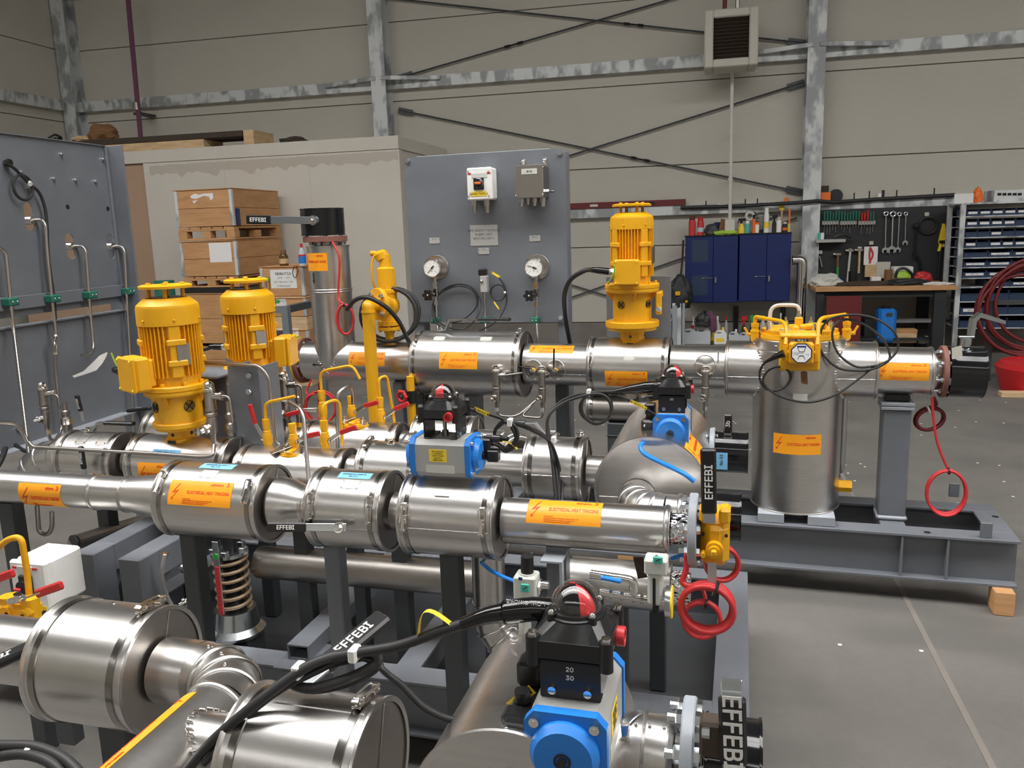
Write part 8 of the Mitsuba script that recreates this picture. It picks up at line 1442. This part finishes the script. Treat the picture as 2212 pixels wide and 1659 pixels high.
t = Th('clad_pipe', 'vertical steel clad drop pipe below the actuator drum', 'pipe'); xd = mx(YA + .06, 1056, 1260); zd0 = zat(M, xd, YA + .06, 1330); t.p('shell', cyl(M(xd, YA + .06, zd0), M(xd, YA + .06, ZM - .09), .044, 36), 'steel'); t.p('bead', ring(M(xd, YA + .06, zat(M, xd, YA + .06, 1300)), ZE, .0445, .003, 36, 6), 'steel', 60); elbow(t, 'elbow', M(xd + .09, YA + .06, zd0), math.pi, 1.5 * math.pi, .09, .044, XE, ZE, 4)
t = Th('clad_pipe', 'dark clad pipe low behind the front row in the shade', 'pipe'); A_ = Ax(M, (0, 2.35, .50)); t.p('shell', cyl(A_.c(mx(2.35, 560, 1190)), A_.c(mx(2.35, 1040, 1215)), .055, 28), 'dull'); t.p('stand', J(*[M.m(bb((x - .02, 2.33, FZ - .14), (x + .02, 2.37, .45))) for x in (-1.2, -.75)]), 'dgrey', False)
t = Th('clad_pipe', 'steel clad pipe in the shade under the right front row pipe', 'pipe'); A_ = Ax(M, (0, 2.15, .62)); t.p('shell', cyl(A_.c(mx(2.15, 1235, 1200)), A_.c(mx(2.15, 1450, 1230)), .066, 32), 'steel'); t.p('stand', M.m(bb((A_.o @ M.x * 0 + mx(2.15, 1340, 1210) - .02, 2.13, FZ - .14), (mx(2.15, 1340, 1210) + .02, 2.17, .56))), 'dgrey', False)
t.p('foil', lathe([(0, 0), (.045, 0), (.048, .02), (.044, .05), (0, .05)], A_.c(mx(2.15, 1451, 1230)), XE, 30), 'foil', 35); t.p('tag', prism([(-.012, 0), (.012, .004), (.024, -.05), (.0, -.056)], MP(1378, 1205, 1.98), XE, ZE, .001), 'dbrown', False)
t = Th('air_valve', 'small yellow valve with a red tag deep under the front row', 'valve'); q = MP(662, 1243, 2.5); t.p('body', cyl(q - ZE * .025, q + ZE * .02, .02, 8), 'yellow'); t.p('tag', box(MP(682, 1283, 2.48), (.012, .004, .07), .002, M.R), 'dred', False); t.p('wire', tube([q, MP(678, 1255, 2.48), MP(682, 1268, 2.48)], .003, 6), 'zinc'); t.p('pipe', cyl(q - ZE * .02, M(*M.loc(q)[:2], FZ - .14), .007, 8), 'dgrey')
# ---------------------------------------------------------------- cables, hoses and coils
def F_(F, pts): return [F(*F.py(a, b, y)) for a, b, y in pts]
def coil(lab, pts, c, y, ra, rb, r, mt, n=3, tilt=0., F=M, name='cable_coil', yaw=0., spread=.006, seed=1, cat='cable', tie=True):
    """a hanging bundle: the run down to it, then n loose oval turns about the picture point c."""
    t = Th(name, lab, cat); rr = random.Random(seed); o = F(*F.py(*c, y)); D = (o - EYE) @ FWD; a, b = ra * D / FL, rb * D / FL
    ex = F.R @ A([math.cos(yaw), math.sin(yaw), 0]); ex, ez = ex * math.cos(tilt) + ZE * math.sin(tilt), ZE * math.cos(tilt) - ex * math.sin(tilt); ey = np.cross(ez, ex)
    th = np.linspace(0, 2 * math.pi * n, 26 * n + 1) + math.pi / 2; ja = [1 + .10 * (rr.random() - .5) for _ in range(n + 2)]; jb = [1 + .10 * (rr.random() - .5) for _ in range(n + 2)]
    k = (th - math.pi / 2) / (2 * math.pi); fa, fb = np.interp(k, range(n + 2), ja), np.interp(k, range(n + 2), jb)
    P = o + (a * fa * np.cos(th))[:, None] * ex + (b * fb * np.sin(th))[:, None] * ez + (spread * (k - n / 2))[:, None] * ey
    if pts: t.p('lead', tube(spl(F_(F, pts) + [P[0]], 8), r, 8), mt, 60)
    t.p('turns', tube(P, r, 8), mt, 60)
    if tie: q = P[0]; t.p('tie', lathe([(0, 0), (r * 2.6, 0), (r * 2.6, .006), (0, .006)], q - ex * .003, ex, 12), 'black' if mt == 'redc' else 'white')
    return t
coil('red heating cable hanging in a small coil on the vertical branch pipe', [(718, 522, YS - .11), (733, 560, YS - .12), (731, 640, YS - .12)], (746, 690), YS - .15, 17, 32, .0055, 'redc', 4, .0, S, 'heating_cable', .4, .006, 2)
coil('red heating cable coil hanging high from the right end of the rear skid', [(2016, 858, YS), (2022, 875, YS)], (2008, 905), YS, 30, 24, .0075, 'dred', 3, .3, S, 'heating_cable', .2, .007, 3)
coil('red heating cable hanging low in a coil over the right end of the skid frame', [(2014, 858, YS - .06), (2016, 900, YS - .06), (2026, 960, YS - .06), (2050, 1018, YS - .06)], (2044, 1064), YS - .06, 40, 49, .0055, 'redc', 4, .0, S, 'heating_cable', .0, .010, 4)
coil('red heating cable coil behind the yellow ball valve', [(1535, 1170, 1.95), (1545, 1176, 1.94)], (1560, 1218), 1.94, 34, 38, .005, 'redc', 4, .3, M, 'heating_cable', .3, .005, 5)
coil('large dark red heating cable coil hanging below the grey flange', [(1484, 1190, 1.86), (1482, 1230, 1.85), (1478, 1262, 1.84)], (1527, 1312), 1.83, 55, 52, .0068, 'redc', 5, -.35, M, 'heating_cable', .0, .006, 6); coil('smaller red heating cable coil behind the large one below the flange', [(1510, 1255, 1.92), (1522, 1285, 1.90)], (1516, 1338), 1.90, 40, 42, .005, 'redc', 4, -.2, M, 'heating_cable', .0, .004, 7)
coil('thin red heating cable loops hanging below the left end of the rear skid', [(672, 820, YS - .08), (662, 850, YS - .1)], (692, 880), YS - .12, 34, 34, .005, 'redc', 3, .2, S, 'heating_cable', .2, .02, 8, tie=False)
ctube('straight red heating cable dropping behind the yellow valves', 'heating_cable', 'cable', [(690, 825, YS), (689, 890, YS), (690, 930, YS - .1), (745, 930, YS - .3)], .006, 'redc', S, .06)
# near actuator: sleeve, heavy cable, loop
t = Th('actuator_cable', 'heavy black cable with a glossy sleeve leaving the near switch box to the left', 'cable'); y_ = .97
t.p('sleeve', tube(spl(F_(M, [(1196, 1318, .96), (1150, 1316, .95), (1100, 1322, .95), (1096, 1323, .95)]), 5), [.0155] * 16, 16), 'gloss', 60); t.p('sleeve', tube(spl(F_(M, [(1098, 1322, .95), (1050, 1330, .95), (1000, 1348, .95)]), 6), np.linspace(.0135, .0085, 13), 16), 'gloss', 60)
t.p('lettering', textc('LOW SMOKE', .006, MP(1135, 1302, .936), -XE, -ZE + YE * .3, False), 'paper', False)
t.p('cable', tube(spl(F_(M, [(1003, 1347, .95), (950, 1364, .95), (860, 1395, .95), (760, 1412, .94), (690, 1428, .93), (640, 1460, .92), (635, 1480, .92), (680, 1486, .92), (760, 1462, .94), (812, 1432, .96), (808, 1408, .96), (760, 1408, .95), (680, 1432, .92), (610, 1476, .90), (540, 1530, .88), (470, 1590, .87), (415, 1650, .86), (380, 1700, .85)]), 8), .0072, 12), 'rubber', 60)
t = Th('actuator_cable', 'thinner black cable running beside the heavy cable loop to the solenoid', 'cable'); t.p('cable', tube(spl(F_(M, [(1180, 1452, .98), (1160, 1480, .97), (1120, 1520, .95), (1060, 1546, .94), (985, 1556, .94), (920, 1530, .94), (870, 1482, .95), (826, 1446, .97), (815, 1418, .975), (770, 1424, .965), (690, 1444, .94), (640, 1476, .93), (680, 1492, .935), (760, 1474, .95), (815, 1440, .96), (760, 1420, .955), (660, 1462, .92), (590, 1502, .905), (520, 1560, .885), (440, 1650, .86)]), 8), .0048, 10), 'rubber', 60)
t.p('sleeve', tube(F_(M, [(1190, 1440, .98), (1168, 1466, .975)]), .010, 12), 'black', 60)
def tagm(lab, a, b, y, F=M, w=.011, bend=0., words='36MBK20TAAGS02-W01'):
    p, q = F(*F.py(*a, y)), F(*F.py(*b, y)); d = unit(q - p); L = np.linalg.norm(q - p); v = -F.y; u = np.cross(v, d); v = np.cross(d, u); n = 10
    xs = np.linspace(0, L, n + 1); up = bend * np.sin(np.pi * xs / L); V = np.vstack([p + xs[:, None] * d + up[:, None] * u + s * w / 2 * u for s in (-1, 1)]); i = np.arange(n); t = Th('cable_tag', lab, 'tag')
    if bend: V = np.vstack([p + xs[:, None] * d + up[:, None] * u + s * w / 2 * v for s in (-1, 1)])
    t.p('strip', (V, np.vstack([np.stack([i, i + 1, n + 2 + i], 1), np.stack([i, n + 2 + i, n + 1 + i], 1)])), 'yellow2', False)
    if words and not bend: t.p('print', textc(words, w * .28, (p + q) / 2 + v * .0008, d, u, False, .0004, L * .62), 'ink', False)
    for f in (.07, .93):
        if not bend: t.p('slot', mv(box((0, 0, 0), (w * .22, w * .5, .001)), np.stack([d, u, v], 1), p + d * L * f + v * .0008), 'black', False)
    return t
tagm('yellow cable tag with black print on the thin cable left of the near actuator', (1072, 1550), (1150, 1488), .925, w=.0135); tagm('yellow arched cable tag on the heavy cable of the near actuator', (904, 1372), (975, 1348), .95, bend=.028, w=.010)
tagm('yellow cable tag at the front row actuator switch box', (1024, 882), (1056, 896), 1.93); tagm('yellow bulging cable tag at the coil right of the front row actuator', (1072, 955), (1118, 970), 1.95, bend=.010); tagm('yellow cable tag left of the right actuator', (1362, 866), (1397, 883), 2.32, w=.010)
tagm('yellow cable tag at the pressure transmitter', (1062, 588), (1080, 599), YG - .06, S, .012, words=''); tagm('yellow tag strip hanging at the small cable ring of the gauge panel', (1067, 652), (1078, 668), YG - .05, S, .008, words='')
def ties(lab, lst, F=M):
    for i, (px, py, y) in enumerate(lst): q = F(*F.py(px, py, y)); one('cable_tie', lab[i], 'cable tie', J(box(q, (.012, .022, .020), .002, F.R)), 'white', False)
ties(['white cable tie at the top of the heavy cable loop', 'white cable tie at the left of the heavy cable loop', 'white cable tie on the cable bundle over the drum', 'white cable tie on the cable coil right of the front actuator', 'white cable tie on the cable loop left of the right actuator', 'white cable tie on the black cable at the lower left corner'], [(766, 1412, .94), (645, 1448, .915), (1196, 950, 2.24), (1102, 912, 1.95), (1272, 848, 2.32), (70, 1622, .93)])
# front row actuator and right actuator cables
t = ctube('black cable looping from the front actuator switch box and hanging over the second row drum', 'actuator_cable', 'cable', [(1016, 884, 1.93), (1050, 893, 1.94), (1088, 908, 1.95), (1070, 930, 1.95), (1072, 955, 1.95), (1100, 972, 1.95), (1118, 950, 1.95), (1112, 920, 1.95), (1085, 912, 1.95), (1068, 935, 1.95), (1078, 960, 1.95), (1100, 968, 1.95), (1114, 945, 1.95), (1104, 914, 1.95), (1140, 922, 2.0), (1180, 945, 2.15), (1200, 985, 2.24), (1208, 1040, 2.25), (1206, 1095, 2.2)], .0042, 'rubber', curve=True)
ctube('black cable from the solenoid of the front actuator into the coil', 'actuator_cable', 'cable', [(1058, 958, 1.93), (1075, 962, 1.94), (1092, 975, 1.95), (1112, 962, 1.95), (1116, 935, 1.96), (1108, 916, 1.96), (1150, 930, 2.03), (1188, 955, 2.17), (1206, 1000, 2.25), (1214, 1050, 2.25), (1213, 1095, 2.2)], .0042, 'rubber', curve=True)
t = Th('actuator_cable', 'black cable with a glossy sleeve leaving the right switch box, looping left', 'cable'); t.p('sleeve', tube(F_(M, [(1432, 834, 2.36), (1392, 837, 2.35), (1360, 841, 2.34), (1325, 847, 2.33)]), [.017, .0165, .012, .0065], 14), 'gloss', 60)
t.p('cable', tube(spl(F_(M, [(1330, 846, 2.33), (1272, 850, 2.32), (1256, 880, 2.32), (1268, 906, 2.32), (1295, 914, 2.32), (1318, 898, 2.32), (1318, 870, 2.32), (1300, 852, 2.32), (1265, 854, 2.31), (1218, 870, 2.3), (1188, 895, 2.28), (1182, 930, 2.27), (1192, 990, 2.25), (1202, 1095, 2.2)]), 8), .0045, 10), 'rubber', 60)
ctube('black cable from the right solenoid looping below the yellow tag', 'actuator_cable', 'cable', [(1418, 898, 2.34), (1396, 884, 2.33), (1360, 864, 2.33), (1310, 848, 2.33), (1275, 852, 2.33), (1254, 872, 2.33), (1258, 898, 2.33), (1285, 916, 2.33), (1312, 905, 2.33), (1322, 880, 2.33), (1308, 852, 2.33), (1250, 852, 2.32), (1205, 872, 2.31), (1184, 902, 2.28), (1186, 940, 2.27), (1200, 1010, 2.25), (1210, 1095, 2.2)], .004, 'rubber', curve=True)
ctube('bright blue air hose of the right actuator over the round vessel', 'air_hose', 'hose', [(1422, 945, 2.31), (1402, 952, 2.26), (1384, 962, 2.2), (1392, 980, 2.17), (1430, 1000, 2.12), (1475, 1022, 2.06), (1500, 1040, 2.05)], .0062, 'tubing', curve=True); ctube('blue air hose running to the air regulator', 'air_hose', 'hose', [(1040, 1215, 1.92), (1060, 1232, 1.86), (1085, 1245, 1.82), (1113, 1256, 1.80)], .0048, 'tubing', curve=True); ctube('short blue air hose beside the foil wrapping', 'air_hose', 'hose', [(1452, 1206, 1.95), (1468, 1201, 1.93), (1488, 1196, 1.93)], .005, 'tubing', curve=True)
ctube('blue air hose leaving the near actuator at the bottom edge', 'air_hose', 'hose', [(1140, 1640, .98), (1110, 1655, .96), (1090, 1700, .95)], .0065, 'tubing', curve=True)
# pump cables
g = gland('black cable of the left yellow pump with a taped end', b_1 - v_1 * s_1 * .52 - ZE * .0, -v_1 * .9 + u_1 * .1, .06, None, .016, .009); q = b_1 - v_1 * (s_1 * .5 + .105)
one('white_strip', 'white cloth strip hanging from the left pump cable', 'cloth', (np.vstack([F_(M, [(232, 760, 2.3), (215, 768, 2.29), (200, 783, 2.28), (180, 802, 2.28), (156, 812, 2.28)]), F_(M, [(232, 766, 2.3), (222, 784, 2.29), (208, 800, 2.28), (186, 808, 2.28), (160, 816, 2.28)])]), A([[0, 1, 6], [0, 6, 5], [1, 2, 7], [1, 7, 6], [2, 3, 8], [2, 8, 7], [3, 4, 9], [3, 9, 8]])), 'paper', True)
ctube('green and yellow earth wire of the left yellow pump', 'earth_wire', 'wire', [(240, 762, 2.3), (250, 785, 2.3), (262, 805, 2.3), (280, 822, 2.3)], .003, 'ygreen', curve=True)
gland('black cable of the second yellow pump with a white wrap', M(x2 - .085, YC - .02, zat(M, x2, YC, 748)), -XE, .05, F_(M, [(452, 752, 2.66), (440, 755, 2.66), (425, 760, 2.66)]), .012, .007)
t = gland('thick black motor cable of the tall pump hanging in an arc', b_3 - v_3 * s_3 * .5 + ZE * .0, -v_3 + ZE * .12, .075, F_(S, [(1262, 585, YS - .16), (1232, 605, YS - .12), (1219, 640, YS - .05), (1222, 690, YS + .1), (1232, 750, YS + .2), (1234, 800, YS + .2)]), .015, .0105)
ctube('green and yellow earth wire of the tall pump', 'earth_wire', 'wire', [(1327, 573, YS - .18), (1326, 592, YS - .17), (1318, 605, YS - .15), (1313, 614, YS - .12)], .0035, 'ygreen', S, curve=True)
coil('black rubber hose looped around the relief valve', [], (842, 680), YS - .02, 60, 56, .0105, 'rubber', 2, .3, S, 'hose_coil', .2, .05, 11, 'hose', False); ctube('black rubber hose arching in front of the relief valve flange', 'hose', 'hose', [(750, 668, YS - .16), (768, 648, YS - .26), (795, 643, YS - .30), (832, 662, YS - .28), (862, 695, YS - .2), (880, 732, YS - .1), (888, 748, YS + .0)], .0105, 'rubber', S, curve=True)
# strainer vessel cables
ctube('thin black cable with large loops hanging over the right sleeve of the strainer', 'sensor_cable', 'cable', [(1655, 838, YS - .22), (1690, 858, YS - .23), (1745, 869, YS - .23), (1800, 855, YS - .22), (1850, 822, YS - .18), (1885, 795, YS - .16), (1920, 778, YS - .16), (1940, 750, YS - .15), (1930, 715, YS - .15), (1890, 688, YS - .14), (1840, 680, YS - .14), (1792, 690, YS - .14), (1772, 720, YS - .15), (1775, 760, YS - .17), (1812, 795, YS - .17), (1870, 800, YS - .17), (1912, 785, YS - .16), (1922, 765, YS - .15), (1905, 730, YS - .14), (1865, 700, YS - .13), (1830, 690, YS - .13), (1805, 700, YS - .14), (1798, 728, YS - .15), (1812, 765, YS - .16), (1850, 792, YS - .17), (1895, 790, YS - .16)], .0048, 'rubber', S, curve=True)
t = Th('sensor_cable', 'thin black cable with a glossy sleeve hanging in rings left of the strainer dial', 'cable'); t.p('sleeve', tube(F_(S, [(1694, 763, YS - .26), (1674, 771, YS - .25), (1652, 783, YS - .24)]), [.016, .011, .005], 12), 'gloss', 60)
t.p('cable', tube(spl(F_(S, [(1652, 783, YS - .24), (1642, 800, YS - .22), (1642, 822, YS - .22), (1655, 840, YS - .22), (1685, 842, YS - .22), (1706, 822, YS - .22), (1702, 800, YS - .22), (1682, 792, YS - .22), (1658, 802, YS - .22), (1648, 825, YS - .22), (1668, 844, YS - .22), (1695, 836, YS - .22), (1709, 812, YS - .22), (1698, 796, YS - .22)]), 8), .0045, 10), 'rubber', 60)
# transmitter cables on the gauge panel
ctube('thin black cable in large loops on the gauge panel', 'sensor_cable', 'cable', [(1062, 589, YG - .05), (1078, 600, YG - .04), (1092, 625, YG - .04), (1092, 660, YG - .05), (1070, 695, YG - .1), (1030, 715, YG - .25), (985, 718, YG - .25), (945, 700, YG - .1), (934, 665, YG - .03), (950, 632, YG - .025), (985, 614, YG - .025), (1018, 620, YG - .025), (1036, 650, YG - .03), (1030, 685, YG - .1), (1000, 710, YG - .24), (960, 704, YG - .15), (940, 680, YG - .04), (945, 640, YG - .025), (985, 618, YG - .025), (1022, 628, YG - .025), (1030, 660, YG - .03), (1000, 690, YG - .06), (965, 698, YG - .1)], .0045, 'rubber', S, curve=True)
t = Th('sensor_cable', 'small black cable ring beside the pressure transmitter', 'cable'); t.p('ring', ring(gp(1076, 632, .04), YSv, .04, .0045, 30, 8), 'rubber'); t.p('tie', sphere(gp(1091, 632, .042), .008, 8), 'white', 60)
# floor cables and the black loop at the lower left
ctube('black cable on the floor below the left panel', 'floor_cable', 'cable', [(30, 958, 2.75), (55, 975, 2.7), (90, 980, 2.65), (130, 960, 2.7)], .008, 'rubber', curve=True); ctube('black cable hanging at the far left edge below the panel', 'floor_cable', 'cable', [(12, 968, 2.6), (4, 990, 2.55), (-10, 1015, 2.5)], .011, 'rubber', curve=True)
ctube('heavy black cable loop in the lower left corner', 'floor_cable', 'cable', [(-60, 1612, .93), (20, 1610, .93), (80, 1614, .93), (140, 1640, .92), (190, 1690, .9)], .0085, 'rubber', curve=True); ctube('second heavy black cable in the lower left corner', 'floor_cable', 'cable', [(-60, 1650, .92), (10, 1632, .92), (60, 1630, .92), (110, 1648, .91), (150, 1690, .9)], .0085, 'rubber', curve=True)
for k in list(labels):
    if k not in _used and '__' not in k: pass
